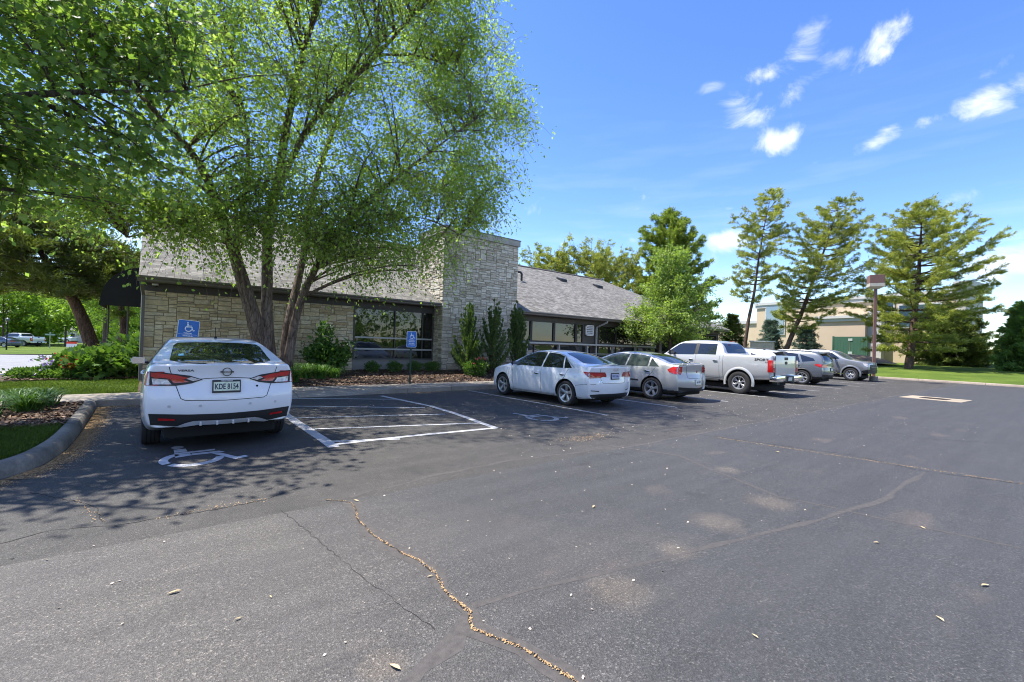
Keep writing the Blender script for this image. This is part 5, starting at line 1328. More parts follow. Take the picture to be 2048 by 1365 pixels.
pj.text('bed_lettering', '4X4', .06, -.95, 1.175, 'L', M_gap, car, .006, .001, 1.2)
mb = MB(); mb.lathe([(0, 0), (.055, 0), (.055, .01), (0, .012)], 20, 'z'); em = mb.build('emblem', M_plast, car); em.location = (0, RO-.018, 1.17); em.rotation_euler = (pi/2, 0, 0); em.scale = (1.8, 1, 1)
def flares(car, sp, w2, mp, z_c=None, r0=.02, r1=.085, proud=.03):
    R_ = sp['r']
    for y in (0, sp['wb']):
        for sx in (-1, 1):
            mb = MB(); n0 = len(mb.v); A_ = np.linspace(radians(-12), radians(192), 26)
            for a in A_:
                for (dr, dx) in ((.0, -.02), (.0, proud), (.03, proud+.004), (r1, .004)):
                    rr_ = sp['arch']-.004+dr; mb.v.append((sx*(w2+dx-.012), y+rr_*cos(a), R_+.01+rr_*sin(a)))
            for i in range(len(A_)-1):
                for k in range(3): mb.f.append((n0+i*4+k, n0+i*4+k+1, n0+(i+1)*4+k+1, n0+(i+1)*4+k)); mb.m.append(0)
            mb.build('wheel_arch', mp, car, smooth='auto')
flares(car, f150, 1.0, P_truck)
for sx in (-1, 1): mb = MB(); mb.cbox(sx*.93-.08, sx*.93+.08, .75, 2.85, .40, .46, .02); mb.build('side_step', M_plast, car)
mb = MB(); mb.cbox(-.09, .09, .735, .80, 1.885, 1.92, .01); mb.build('brake_light', M_red, car)

colo = pickup_spec(3.26, 1.12, .93, .935, .385, 1.34, 1.82, .50, 2.25, 2.98, 1.24, 1.14, 1.26)
colo.update(tr=1.60, tw=.26, rim=(6, 'vee'), rimr=.232, arch=.45, mmirror=M_plast,
    sidewin=[('door_window', [(1.52, 1.28), (1.52, 1.66), (2.1, 1.66), (2.25, 1.62), (2.68, 1.31), (2.6, 1.27)]), ('door_window', [(.74, 1.28), (.80, 1.65), (1.40, 1.66), (1.40, 1.28)])],
    black=[('door_pillar', [(1.40, 1.27), (1.40, 1.67), (1.52, 1.67), (1.52, 1.27)])],
    rearwin=[(-.62, 1.36), (.62, 1.36), (.58, 1.68), (-.58, 1.68)], windscreen=[(-.68, 1.27), (.68, 1.27), (.60, 1.68), (-.60, 1.68)],
    gaps=[[(.50, 1.29), (.48, .5)], [(.66, 1.26), (.66, .5)], [(1.46, 1.27), (1.46, .5)], [(2.60, 1.25), (2.56, .48)]],
    handles=[(1.62, 1.12), (.82, 1.12)], mirror=(2.45, 1.34, .2), mirsc=1.2)
# parked nose out: heading turned by half a turn; the front right wheel stands at the given pixel
fr_w = gnd(1700.8, 762.1)
hc_ = 180+1.5; hh = radians(hc_)
lx, ly = .80*1.12, 3.26
X0_ = fr_w.x-(lx*cos(hh)+ly*sin(hh)); Y0_ = fr_w.y-(-lx*sin(hh)+ly*cos(hh))
car, pj = make_car('pickup_truck', 'grey crew cab pickup parked facing outward beside the tall lamp post', colo, (X0_, Y0_, hc_), P_dgrey, None)
pickup_rear(car, pj, colo, -1.12, 1.32, .935, .80, False, '', P_dgrey)
flares(car, colo, .935, P_dgrey)
F0 = 3.26+.93
pj.panel('grille', [(-.62, .98), (.62, .98), (.60, .70), (-.60, .70)], 'F', M_plast, car, .012, .05)
pj.panel('front_bumper', [(-.84, .68), (.84, .68), (.80, .48), (-.80, .48)], 'F', M_plast, car, .03, .05)
mb = MB(); mb.cbox(-.60, .60, F0-.045, F0+.005, .835, .875, .01); mb.build('grille_bar', P_dgrey, car)
for sd in 'LR': pj.panel('front_bumper', [(F0-.42, .62), (F0-.04, .72), (F0-.02, .50), (F0-.30, .47)], sd, M_plast, car, .012, .04)
for s_ in (-1, 1):
    pj.panel('headlight', [(s_*.62, .98), (s_*.84, .99), (s_*.86, .86), (s_*.64, .84)], 'F', M_lens, car, .012, .03)
    pj.panel('headlight', [(F0-.36, 1.06), (F0-.08, 1.04), (F0-.06, .88), (F0-.26, .90)], 'L' if s_ < 0 else 'R', M_lens, car, .010, .03)
for sx in (-1, 1): mb = MB(); mb.tube([(sx*.90, .7, .42), (sx*.93, .8, .38), (sx*.93, 2.5, .38), (sx*.90, 2.6, .42)], .035, 8); mb.build('side_step', M_alloyd, car)

# ---------------------------------------------------------------- crossovers
def suv_spec(**kw):
    s = dict(cat='suv', wb=2.79, tr=1.58, r=.352, tw=.235, rim=(5, 'vee'), rimr=.236, arch=.405, roofz=1.66, beltz=1.02,
        ys=[-.99, -.86, -.66, -.42, -.05, .55, 1.1, 1.6, 2.0, 2.35, 2.65, 3.1, 3.45, 3.66],
        top=[(-.99, 1.10), (-.93, 1.13), (-.86, 1.30), (-.62, 1.60), (-.45, 1.635), (0, 1.665), (.9, 1.685), (1.4, 1.67), (1.75, 1.61), (2.45, 1.16), (2.65, 1.10), (3.3, 1.0), (3.66, .82)],
        belt=[(-.99, 1.02), (-.6, 1.08), (0, 1.06), (2.4, 1.01), (3.66, .78)], bot=[(-.99, .38), (-.5, .26), (3.0, .22), (3.66, .30)],
        wid=[(-.99, .82), (-.86, .87), (-.4, .90), (.3, .92), (2.4, .92), (3.2, .90), (3.66, .74)], roofw=[(-.8, .66), (.2, .655), (1.6, .65), (2.5, .76)],
        rear=[(.3, -.90), (.5, -.985), (.72, -1.0), (.80, -.96), (1.0, -.97), (1.12, -.97)], rcurve=.15, front=[(.3, 3.6), (.6, 3.72), (.82, 3.62)], fcurve=.3,
        bow=.10, bowf=[(-.9, -.8), (-.3, -.5), (.9, 0), (1.5, .8), (2.5, 1)], lowz=.42,
        sidewin=[('door_window', [(1.15, 1.10), (1.12, 1.55), (1.55, 1.55), (1.80, 1.49), (2.30, 1.14), (2.25, 1.09)]), ('door_window', [(.12, 1.11), (.28, 1.50), (.60, 1.545), (1.04, 1.55), (1.06, 1.10)]), ('quarter_window', [(-.52, 1.19), (-.44, 1.30), (.18, 1.49), (.02, 1.12)])],
        rearwin=[(-.62, 1.17), (.62, 1.17), (.58, 1.42), (.52, 1.54), (-.52, 1.54), (-.58, 1.42)], windscreen=[(-.68, 1.16), (.68, 1.16), (.56, 1.58), (-.56, 1.58)],
        gaps=[[(2.42, 1.06), (2.36, .4)], [(1.08, 1.10), (1.06, .36)], [(-.05, 1.1), (.05, .85), (.42, .5), (.45, .38)]],
        rgaps=[[(-.70, 1.12), (-.66, .62), (.66, .62), (.70, 1.12)]],
        handles=[(1.25, .95), (.22, .97)], mirror=(2.15, 1.17, .2))
    s.update(kw); return s
def suv_dress(car, pj, sp, mp, kind, rails=M_alloy, zb=.50):
    for s_ in (-1, 1):
        f = lambda P: [(s_*x, z) for x, z in P]
        pj.panel('tail_light', f([(.40, .985), (.84, 1.02), (.86, .92), (.80, .86), (.42, .885)]), 'B', M_red, car, .007, .03)
        pj.panel('tail_light', [(-.92, 1.02), (-.58, 1.04), (-.50, .99), (-.74, .89), (-.92, .87)], 'L' if s_ < 0 else 'R', M_red, car, .007, .03)
        mb = MB(); pts = []
        for y, dz in ((-.35, 0.005), (-.22, .05), (.5, .065), (1.2, .05), (1.32, .005)):
            h, nn = pj.hit(s_*.56, y, 'T'); pts.append(h+Vector((0, 0, dz)))
        mb.tube(pts, .018, 6); mb.build('roof_rail', rails, car, smooth=True)
    pj.panel('bumper_valance', [(-.84, zb+.05), (0, zb), (.84, zb+.05), (.80, .36), (-.80, .36)], 'B', M_plast, car, .008, .05)
    mb = MB(); pts = []
    mb.v = []; xs_ = np.linspace(-.58, .58, 11)
    for x in xs_:
        h, nn = pj.hit(x, -.52, 'T'); y_ = -.84+abs(x)**2*.18
        mb.v += [(x, -.50, h.z+.012), (x, y_, h.z-.012), (x, y_+.01, h.z-.035), (x, -.50, h.z-.02)]
    for i in range(10):
        for k in range(4): mb.f.append((i*4+k, i*4+(k+1) % 4, (i+1)*4+(k+1) % 4, (i+1)*4+k)); mb.m.append(0)
    mb.f += [(3, 2, 1, 0), (40, 41, 42, 43)]; mb.m += [0, 0]; mb.build('rear_spoiler', mp, car, fix=True)
    h, nn = pj.hit(0, .78, 'B'); rear_plate(car, h.y-.012, .78, tilt=-.1)
    sp2 = dict(sp)
tig = suv_spec(tr=1.60)
car, pj = make_car('crossover_car', 'grey crossover with dark cladding and roof rails between the white crossover and the grey pickup', tig, (26.04, 8.39, 0), P_grey, 'cars parked nose in along the building')
suv_dress(car, pj, tig, P_grey, 'a'); flares(car, tig, .92, M_plast, proud=.016, r1=.05)
wsp = suv_spec(wb=2.7, rim=(5, 'fat'), glass=M_cglass)
car, pj = make_car('crossover_car', 'white crossover with roof rails mostly hidden behind the silver pickup', wsp, (20.35, 8.3, 0), P_white, 'cars parked nose in along the building')
suv_dress(car, pj, wsp, P_white, 'b', M_plast); flares(car, wsp, .92, M_plast, proud=.016, r1=.05)

# ---------------------------------------------------------------- vehicles beyond the street at the far left
def far_car(name, label, sp, px, py, depth, heading, mp):
    p = pt(px, py, depth); s2 = dict(sp); s2['sub'] = 2
    car, pj = make_car(name, label, s2, (p.x, p.y, heading), mp, 'vehicles parked beyond the street on the left')
    car.location.z = zleft(p.y)+.02 if p.y < 62 else zleft(p.y)+.1
    return car, pj
def face(depth, px):  # heading across the view, pointing to image left
    return math.degrees(YAW)-90
c_, q_ = far_car('pickup_truck', 'silver pickup parked across the street at the far left, facing left', f150, 62, 695, 66, -48, P_pearl)
pickup_rear(c_, q_, f150, RO, 1.43, 1.0, .84, False, '', P_pearl)
c_, q_ = far_car('saloon_car', 'dark blue saloon parked in front of the silver pickup at the far left edge', a3, 22, 694, 60, -52, P_blue)
q_.panel('tail_light', [(-.86, .90), (-.56, .905), (-.66, .82), (-.86, .78)], 'L', M_red, c_, .01, .05)
c_, q_ = far_car('saloon_car', 'small white saloon beyond the street left of the leaning pine trunk', g6, 142, 691, 95, -52, P_white)
c_, q_ = far_car('saloon_car', 'silver saloon at the left edge of the photo behind the dark blue saloon', versa, 40, 693, 70, -50, P_silver)
# ================================================================== vegetation
M_bark = barkmat('river birch bark', (.085, .058, .044), (.23, .175, .14), 7.)
M_bark2 = barkmat('grey brown bark', (.06, .045, .035), (.15, .12, .095), 8.)
M_pbark = barkmat('pine bark', (.055, .036, .026), (.16, .105, .075), 9.)
L_birch = leafmat('birch leaves', (.21, .335, .06), (.30, .435, .09), (.43, .535, .17), .70, tint=(1.2, 1.25, .65))
L_maple = leafmat('maple leaves', (.09, .18, .045), (.15, .26, .06), (.28, .38, .10), .6, .4, tint=(1.2, 1.25, .6))
L_light = leafmat('light leaves', (.11, .22, .022), (.17, .30, .032), (.25, .37, .05), .5)
L_pine = leafmat('pine needles', (.13, .20, .045), (.26, .31, .065), (.44, .44, .12), .46, .6, (1.2, 1.2, .5))
L_pinedk = leafmat('dark pine needles', (.045, .085, .02), (.09, .135, .028), (.18, .20, .04), .3, .6)
L_spruce = leafmat('blue spruce needles', (.05, .10, .075), (.09, .15, .12), (.16, .22, .17), .1, .6)
L_juniper = leafmat('juniper sprays', (.05, .11, .032), (.085, .16, .045), (.15, .22, .06), .35)
L_shrub = leafmat('shrub leaves', (.045, .115, .028), (.08, .17, .038), (.16, .26, .06), .4, .38)
L_lily = leafmat('daylily blades', (.045, .12, .025), (.07, .17, .03), (.13, .24, .05), .35)

def quadleaves(P, D, size, rng, wid=.62, fold=.25, spread=1.):
    """rhombic leaves: P positions, D axis directions"""
    n = len(P); s = size*rng.uniform(.6, 1.3, n)[:, None]
    D = D+rng.normal(0, .45*spread, (n, 3)); D /= np.linalg.norm(D, axis=1)[:, None]
    R_ = rng.normal(0, 1, (n, 3)); W_ = np.cross(D, R_); W_ /= np.linalg.norm(W_, axis=1)[:, None]
    N_ = np.cross(W_, D)
    a = P; b = P+D*s*.45+W_*s*wid*.5+N_*s*fold*.3; c = P+D*s-N_*s*fold*.2; d = P+D*s*.45-W_*s*wid*.5+N_*s*fold*.3
    return np.stack([a, b, c, d], 1).reshape(-1, 3), np.arange(4*n).reshape(-1, 4)
LOBES = [(0, 0), (.18, -.30), (.12, -.16+.0), (.50, -.50), (.48, -.24), (.70, -.30), (.66, -.12), (1.0, 0), (.66, .12), (.70, .30), (.48, .24), (.50, .50), (.12, .16), (.18, .30)]
def lobedleaves(P, D, size, rng):
    n = len(P); s = size*rng.uniform(.6, 1.25, n)[:, None]
    D = D+rng.normal(0, .35, (n, 3)); D /= np.linalg.norm(D, axis=1)[:, None]
    up = np.array([0, 0, 1.])+rng.normal(0, .55, (n, 3)); W_ = np.cross(D, up); W_ /= np.linalg.norm(W_, axis=1)[:, None]; N_ = np.cross(W_, D)
    L = [P+D*s*a+W_*s*b*1.1-N_*s*(.12*abs(b)+.10*a*a) for a, b in LOBES]
    k = len(LOBES)
    return np.stack(L, 1).reshape(-1, 3), np.arange(k*n).reshape(-1, k)

def bez(P0, P1, P2, n):
    return [P0*(1-t)**2+P1*2*t*(1-t)+P2*t*t for t in np.linspace(0, 1, n)]
def broadleaf(name, label, cat, base, stems, radii0, crown, ntarget, seed, leafm, barkm, leaf=.07, twigs=9, lpt=55, droop=.5, twl=.9, lobed=False, fill=.45, group=None, spreadz=1., lift=.25, wid=.62, tipr=.02, pen=1.):
    """stems: list of polylines (Vectors); crown: list of (centre, radii) ellipsoids"""
    rng = np.random.default_rng(seed); rr = random.Random(seed)
    root = thing(name, label, cat, tuple(base), 0, group)
    mb = MB(); nodes = []
    for st, r0 in zip(stems, radii0):
        P = []
        for a, b in zip(st[:-1], st[1:]):
            k = max(2, int((b-a).length/.35)); P += [a.lerp(b, i/k)+Vector((rr.gauss(0, .012), rr.gauss(0, .012), 0)) for i in range(k)]
        P.append(st[-1])
        # smooth
        for _ in range(3): P = [P[0]]+[(P[i-1]+P[i]*2+P[i+1])/4 for i in range(1, len(P)-1)]+[P[-1]]
        R = [max(tipr, r0*(1-i/(len(P)-1))**.85) for i in range(len(P))]
        if r0 > .08: R[0] *= 1.25; R[1] *= 1.08
        mb.tube(P, R, 12, wob=.06, rng=rr)
        for i in range(int(len(P)*.22), len(P)): nodes.append((P[i], R[i]))
    NP_ = np.array([tuple(n[0]) for n in nodes])
    lp, ld = [], []
    vols = np.array([c[1][0]*c[1][1]*c[1][2] for c in crown]); vols = vols**.62; vols = vols/vols.sum()
    for q in range(ntarget):
        c, rad = crown[rng.choice(len(crown), p=vols)]
        u = rng.normal(0, 1, 3); u /= np.linalg.norm(u); u *= fill+(1-fill)*rng.uniform()**.6
        T = np.array(c)+u*np.array(rad)
        dv = T-NP_; dist = np.linalg.norm(dv, axis=1)
        cost = dist+pen*np.maximum(0, .25*dist-dv[:, 2])*1.5
        i = int(np.argmin(cost)); N0, r0 = nodes[i]; Tv = Vector(T); L = (Tv-N0).length
        if L < .25: continue
        mid = N0+(Tv-N0)*.5+Vector((rr.gauss(0, .08*L), rr.gauss(0, .08*L), lift*L))
        B = bez(N0, mid, Tv, max(5, int(L/.3)))
        rb = min(r0*.7, .010+.0075*L)
        mb.tube(B, [max(.005, rb*(1-k/(len(B)))) for k in range(len(B))], 5 if L < 3 else 6)
        axis = (Tv-N0).normalized()
        for w_ in range(twigs):
            t = .30+.70*(w_+rr.random())/twigs; k = min(len(B)-2, int(t*(len(B)-1))); S_ = B[k].lerp(B[k+1], rr.random())
            d = Vector((rr.gauss(0, 1), rr.gauss(0, 1), rr.gauss(0, .45))).normalized(); d = (d+axis*.7).normalized()
            l = twl*rr.uniform(.5, 1.3); M_ = S_+d*l*.6+Vector((0, 0, .05)); E = S_+d*l+Vector((0, 0, -droop*l*rr.uniform(.4, 1.3)))
            tw = bez(S_, M_, E, 4); mb.tube(tw, [.006, .005, .004, .0025], 3, cap=False)
            m = int(lpt*rr.uniform(.6, 1.4)); tt = rng.uniform(.12, 1.05, m)
            A_ = np.array([tuple(x) for x in (S_, M_, E)])
            pp = A_[0]*((1-tt)**2)[:, None]+A_[1]*(2*tt*(1-tt))[:, None]+A_[2]*(tt**2)[:, None]+rng.normal(0, .09*twl+.02, (m, 3))
            lp.append(pp); dd = np.tile(np.array(d)*.5+np.array([0, 0, -.8*min(1, droop+.2)]), (m, 1)); ld.append(dd)
    mb.build('trunk', barkm, root, True, smooth=True)
    P = np.concatenate(lp); D = np.concatenate(ld)
    v, f = lobedleaves(P, D, leaf, rng) if lobed else quadleaves(P, D, leaf, rng, wid, spread=1.3)
    mesh_np('crown', v, f, leafm, root)
    return root

def Y3(lst): return [on_y(px, py, y) for px, py, y in lst]
# ---- river birch with several stems
base = on_y(548, 738, 15.0)
stems = [Y3([(532, 740, 15.0), (512, 650, 14.9), (494, 590, 14.8), (470, 510, 14.6), (432, 400, 14.2), (402, 320, 13.8), (345, 262, 13.3), (270, 180, 12.6), (190, 90, 12)]),
         Y3([(540, 742, 15.0), (534, 640, 15.0), (534, 540, 15.1), (534, 455, 15.1), (548, 390, 15.1), (563, 336, 15), (567, 268, 14.9), (593, 160, 14.7), (612, 80, 14.5), (643, 0, 14.3), (640, -140, 14.2), (650, -300, 14)]),
         Y3([(547, 398, 15.1), (590, 300, 14.6), (634, 227, 14.1), (693, 172, 13.6), (757, 109, 13.2), (810, 50, 12.8), (880, -30, 12.4), (930, -140, 12)]),
         Y3([(566, 738, 15.0), (572, 660, 15.1), (592, 580, 15.4), (610, 500, 15.8), (616, 431, 16.1), (640, 330, 16.4), (690, 200, 16.8), (720, 60, 17), (740, -80, 17)]),
         Y3([(574, 738, 14.9), (586, 650, 14.8), (612, 570, 14.6), (645, 510, 14.3), (680, 455, 14), (726, 409, 13.6), (800, 350, 13.1), (880, 290, 12.6), (950, 240, 12.2)]),
         Y3([(470, 510, 14.6), (490, 400, 14.9), (500, 280, 15.2), (470, 150, 15.4), (440, 20, 15.5), (430, -100, 15.5)]),
         Y3([(432, 400, 14.2), (380, 345, 14.6), (320, 330, 15.2), (250, 330, 16)]),
         Y3([(672, 462, 14.05), (760, 440, 13.7), (850, 430, 13.4), (920, 470, 13.3)]), Y3([(460, 490, 14.65), (400, 465, 14.2), (330, 455, 13.9), (255, 475, 13.8)]),
         Y3([(757, 109, 13.2), (850, 110, 13), (930, 150, 13), (1000, 240, 13.2)]), Y3([(616, 431, 16.1), (700, 380, 15.6), (790, 330, 15), (880, 380, 14.6)])]
birch = broadleaf('birch_tree', 'tall river birch with several reddish brown stems rising behind the white saloon', 'tree', base, stems,
    [.23, .18, .10, .135, .135, .08, .055, .045, .045, .04, .045],
    [((4.6, 14.0, 8.0), (5.0, 4.2, 4.2)), ((4.2, 14.3, 11.5), (4.8, 4.2, 3.5)), ((8.0, 13.2, 7.6), (2.9, 1.9, 3.0)), ((1.8, 14.2, 8.0), (2.8, 3.2, 3.3)), ((8.3, 13.3, 10.3), (2.5, 2.2, 2.5)), ((7.9, 13.0, 12.0), (2.3, 1.6, 1.8)), ((6.0, 13.0, 12.6), (2.5, 1.8, 2)), ((9.2, 13.6, 7.6), (1.6, 1.9, 2.0)),
     ((1.9, 13.6, 5.0), (2.6, 2.0, 1.1)), ((-.7, 14.0, 4.9), (2.2, 2.0, 1.1)), ((5.6, 13.4, 4.8), (2.6, 1.8, 1.2)), ((7.3, 13.5, 4.5), (1.1, 1.0, 1.1)), ((-2.2, 13.5, 5.4), (1.6, 1.8, 1.3)), ((.2, 13.2, 4.4), (1.9, 1.4, .8)), ((3.6, 12.7, 5.0), (2.4, 1.2, 1.3)), ((3.6, 12.7, 5.2), (2.8, 1.2, 1.5)), ((6.8, 12.9, 6.4), (2.2, 1.5, 1.4)), ((1.5, 13.4, 4.1), (2.6, 1.2, .5)), ((4.2, 13.2, 4.2), (2.4, 1.0, .5)), ((6.4, 13.3, 4.0), (1.8, 1.0, .6)), ((-1.5, 13.6, 8.0), (2.6, 2.0, 3.2)), ((4.3, 11.6, 12.6), (4.0, 2.4, 2.3)), ((1.5, 12.0, 12.6), (2.8, 2.3, 2.0))],
    860, 5, L_birch, M_bark, leaf=.094, twigs=11, lpt=14, droop=.85, twl=1.0, fill=.2, lift=.22, wid=.7)
# ---- maple overhanging from the left
mbase = Vector((-4.1, 9.3, .14))
stems = [[mbase, Vector((-4.0, 9.3, 1.6)), Vector((-3.8, 9.3, 3.2)), Vector((-3.3, 9.2, 5.0)), Vector((-2.9, 9.2, 7.2)), Vector((-2.6, 9.3, 9.2))],
         [Vector((-3.8, 9.3, 3.0)), Vector((-2.9, 9.6, 4.0)), Vector((-1.9, 9.9, 4.9)), Vector((-.6, 10.2, 5.6)), Vector((.4, 10.3, 6.0))],
         [Vector((-3.6, 9.2, 4.2)), Vector((-2.6, 8.8, 5.4)), Vector((-1.6, 8.5, 6.4)), Vector((-.7, 8.4, 7.6))],
         [Vector((-3.8, 9.3, 3.4)), Vector((-3.2, 8.4, 4.4)), Vector((-2.3, 7.8, 5.3)), Vector((-1.6, 7.4, 6.4))],
         [Vector((-3.7, 9.3, 3.8)), Vector((-3.6, 10.6, 5.0)), Vector((-3.0, 11.6, 6.2)), Vector((-2.0, 12.1, 7.0))]]
maple = broadleaf('maple_tree', 'dark green maple with big lobed leaves overhanging from the left edge of the photo', 'tree', mbase, stems, [.20, .10, .09, .09, .09],
    [((-2.1, 9.9, 6.1), (2.9, 2.4, 2.1)), ((-1.4, 9.9, 4.9), (2.1, 2.0, 1.3)), ((-2.6, 10.6, 7.7), (2.6, 2.1, 1.7)), ((-1.0, 10.0, 6.6), (1.9, 1.5, 1.5)), ((-1.3, 9.8, 4.3), (1.8, 1.6, .8)), ((-1.8, 10.4, 4.0), (1.5, 1.4, .7))],
    165, 12, L_maple, M_bark2, leaf=.13, twigs=9, lpt=9, droop=.35, twl=.75, lobed=True, fill=.25, lift=.12)

# ---- generic cheap deciduous tree
def street_tree(name, label, p, h, rad, seed, leafm=L_light, leaf=.16, nt_=70, group=None, bark=M_bark2, lean=(0, 0), z0=.36, lpt=34, r0=.16, twigs=6, fill=.3, droop=.4):
    p = Vector(p); rr = random.Random(seed); l = Vector((lean[0], lean[1], 0))
    st = [[p-Vector((0, 0, .15)), p+Vector((0, 0, h*.18))+l*.3, p+Vector((rr.uniform(-.2, .2), 0, h*.38))+l*.6, p+Vector((rr.uniform(-.3, .3), .1, h*.65))+l*.9, p+Vector((0, 0, h*.93))+l]]
    for k in range(3):
        a = rr.uniform(0, 6.28); s = st[0][2]
        st.append([s, s+Vector((cos(a)*rad*.3, sin(a)*rad*.3, h*.15)), s+Vector((cos(a)*rad*.62, sin(a)*rad*.62, h*.32))])
    c = p+l*.8+Vector((0, 0, h*(z0+1)/2))
    return broadleaf(name, label, 'tree', p, st, [r0, r0*.45, r0*.45, r0*.4], [(tuple(c), (rad, rad, h*(1-z0)/2)), ((c.x+rad*.3, c.y, c.z-h*.1), (rad*.8, rad*.8, h*.22))],
        nt_, seed, leafm, bark, leaf=leaf, twigs=twigs, lpt=lpt, droop=droop, twl=rad*.28, fill=fill, lift=.18, group=group)
# light green tree in front of the right wing
fb = on_y(1338, 745, 14.9); fb.z = .2
L_call = leafmat('callery leaves', (.14, .24, .045), (.22, .33, .065), (.34, .43, .12), .5)
st_ = [[fb-Vector((0, 0, .1)), fb+Vector((.05, 0, 1.4)), fb+Vector((0, 0, 3.2)), fb+Vector((.05, .1, 5.2)), fb+Vector((0, .1, 7.1))]]
for k_ in range(6):
    a_ = k_*1.05+.4; s0_ = fb+Vector((0, 0, 1.3+.35*k_)); st_.append([s0_, s0_+Vector((cos(a_)*1.2, sin(a_)*1.0, .55)), s0_+Vector((cos(a_)*2.4, sin(a_)*1.9, .9))])
broadleaf('callery_tree', 'bright green feathery tree against the right wing behind the silver pickup', 'tree', fb, st_, [.14, .05, .05, .05, .05, .05, .05],
    [((fb.x, fb.y, 2.6), (3.5, 2.7, 1.0)), ((fb.x, fb.y, 3.8), (2.9, 2.4, 1.1)), ((fb.x, fb.y, 5.2), (2.0, 1.8, 1.1)), ((fb.x, fb.y, 6.6), (1.1, 1.0, 1.1))],
    230, 21, L_call, M_bark2, leaf=.125, twigs=8, lpt=17, droop=.12, twl=.62, fill=.15, lift=.04, pen=.3)

# ---- conifers
def conifer(name, label, stem, reach, seed, leafm=L_pine, barkm=M_pbark, r0=.2, step=.42, per=5, tuft=.16, dens_=1., up=.25, gaps=.0, group=None, tilt=.0, wq=.26, sagg=.0, side=None, nt_=26):
    """stem: polyline; reach: function of 0..1 height -> branch length"""
    rng = np.random.default_rng(seed); rr = random.Random(seed)
    root = thing(name, label, 'tree', tuple(stem[0]), 0, group)
    P = []
    for a, b in zip(stem[:-1], stem[1:]):
        k = max(2, int((b-a).length/.3)); P += [a.lerp(b, i/k) for i in range(k)]
    P.append(stem[-1])
    for _ in range(4): P = [P[0]]+[(P[i-1]+P[i]*2+P[i+1])/4 for i in range(1, len(P)-1)]+[P[-1]]
    n = len(P); mb = MB(); mb.tube(P, [max(.015, r0*(1-i/(n-1))**.9) for i in range(n)], 10, wob=.05, rng=rr)
    H = sum((b-a).length for a, b in zip(P[:-1], P[1:])); tp = []; td = []
    h = H*.06
    while h < H:
        q = h/H; L0 = reach(q)
        if L0 > .05:
            k = min(n-2, int(q*(n-1))); S_ = P[k]; a0 = rr.uniform(0, 6.28)
            for j in range(per):
                if rr.random() < gaps: continue
                a = a0+j*2*pi/per+rr.uniform(-.35, .35); L = L0*rr.uniform(.45, 1.2)
                if side: L *= 1+side*cos(a)
                d = Vector((cos(a), sin(a), 0))
                E = S_+d*L+Vector((0, 0, L*(up*q*1.8+up*.3-sagg)+rr.uniform(-.2, .26)*L)); M_ = S_+d*L*.55+Vector((0, 0, L*(up*.1-.06)))
                B = bez(S_, M_, E, max(4, int(L/.35)+2)); mb.tube(B, [max(.006, (.012+.014*L)*(1-i/len(B))) for i in range(len(B))], 4, cap=False)
                # side shoots carrying tufts
                nsh = max(2, int(L*3.6*dens_))
                for s_ in range(nsh):
                    t = .22+.78*(s_+rr.random())/nsh; i = min(len(B)-2, int(t*(len(B)-1))); Q = B[i].lerp(B[i+1], t*(len(B)-1)-i)
                    sd = (d.cross(Vector((0, 0, 1)))*rr.choice((-1, 1))*rr.uniform(.2, 1)+d*rr.uniform(.4, 1)+Vector((0, 0, rr.uniform(-.05, .45)))).normalized()
                    sl_ = (.22+.17*L*(1-t*.4))*rr.uniform(.5, 1.4)
                    m = max(1, int(sl_/.20))
                    for z in range(m+1):
                        C_ = Q+sd*sl_*(z/m); tp.append(tuple(C_)); td.append(tuple(sd))
                    for z in range(2): C_ = Q+sd*sl_+Vector((rr.gauss(0, .13), rr.gauss(0, .13), rr.gauss(0, .07))); tp.append(tuple(C_)); td.append(tuple(sd))
                tp.append(tuple(E)); td.append(tuple(d))
        h += step*rr.uniform(.7, 1.3)*(1 if q < .7 else .7)
    mb.build('trunk', barkm, root, True, smooth=True)
    T = np.repeat(np.array(tp), nt_, 0); D = np.repeat(np.array(td), nt_, 0); m = len(T)
    D = D+rng.normal(0, .75, (m, 3))+np.array([0, 0, .25]); D /= np.linalg.norm(D, axis=1)[:, None]
    T = T+rng.normal(0, tuft*.35, (m, 3))
    s = tuft*rng.uniform(.6, 1.3, m)[:, None]; W_ = np.cross(D, rng.normal(0, 1, (m, 3))); W_ /= np.linalg.norm(W_, axis=1)[:, None]
    v = np.stack([T-W_*s*wq*.5, T+W_*s*wq*.5, T+D*s+W_*s*wq*.2, T+D*s-W_*s*wq*.2], 1).reshape(-1, 3)
    mesh_np('crown', v, np.arange(4*m).reshape(-1, 4), leafm, root)
    return root
def pts(lst, dep): return [pt(x, y, dep+(i*.15)) for i, (x, y) in enumerate(lst)]
GP = 'pine trees behind the parked cars'
conifer('pine_tree', 'slender sparse pine with bare lower trunk, leftmost of the three pines beyond the parked cars', pts([(1487, 712), (1497, 640), (1508, 590), (1517, 520), (1527, 460), (1540, 400), (1548, 380)], 40),
    lambda q: float(np.interp(q, [0, .30, .34, .40, .46, .52, .56, .62, .75, .88, 1], [0, 0, 1.6, 2.7, 2.6, .8, 1.3, 2.3, 2.2, 1.5, .3])), 31, r0=.17, per=4, gaps=.22, step=.5, group=GP, dens_=.75, tuft=.17, nt_=18)
conifer('pine_tree', 'leaning bushy pine in the middle of the three pines beyond the parked cars', pts([(1568, 712), (1584, 670), (1602, 630), (1622, 575), (1642, 520), (1662, 460), (1684, 395)], 40.5),
    lambda q: float(np.interp(q, [0, .14, .2, .3, .45, .5, .65, .8, .92, 1], [0, 0, 2.6, 3.5, 3.0, 3.6, 3.4, 2.4, 1.5, .3])), 32, r0=.22, per=5, gaps=.2, step=.5, group=GP, tuft=.17, nt_=17, side=.18, dens_=.8)
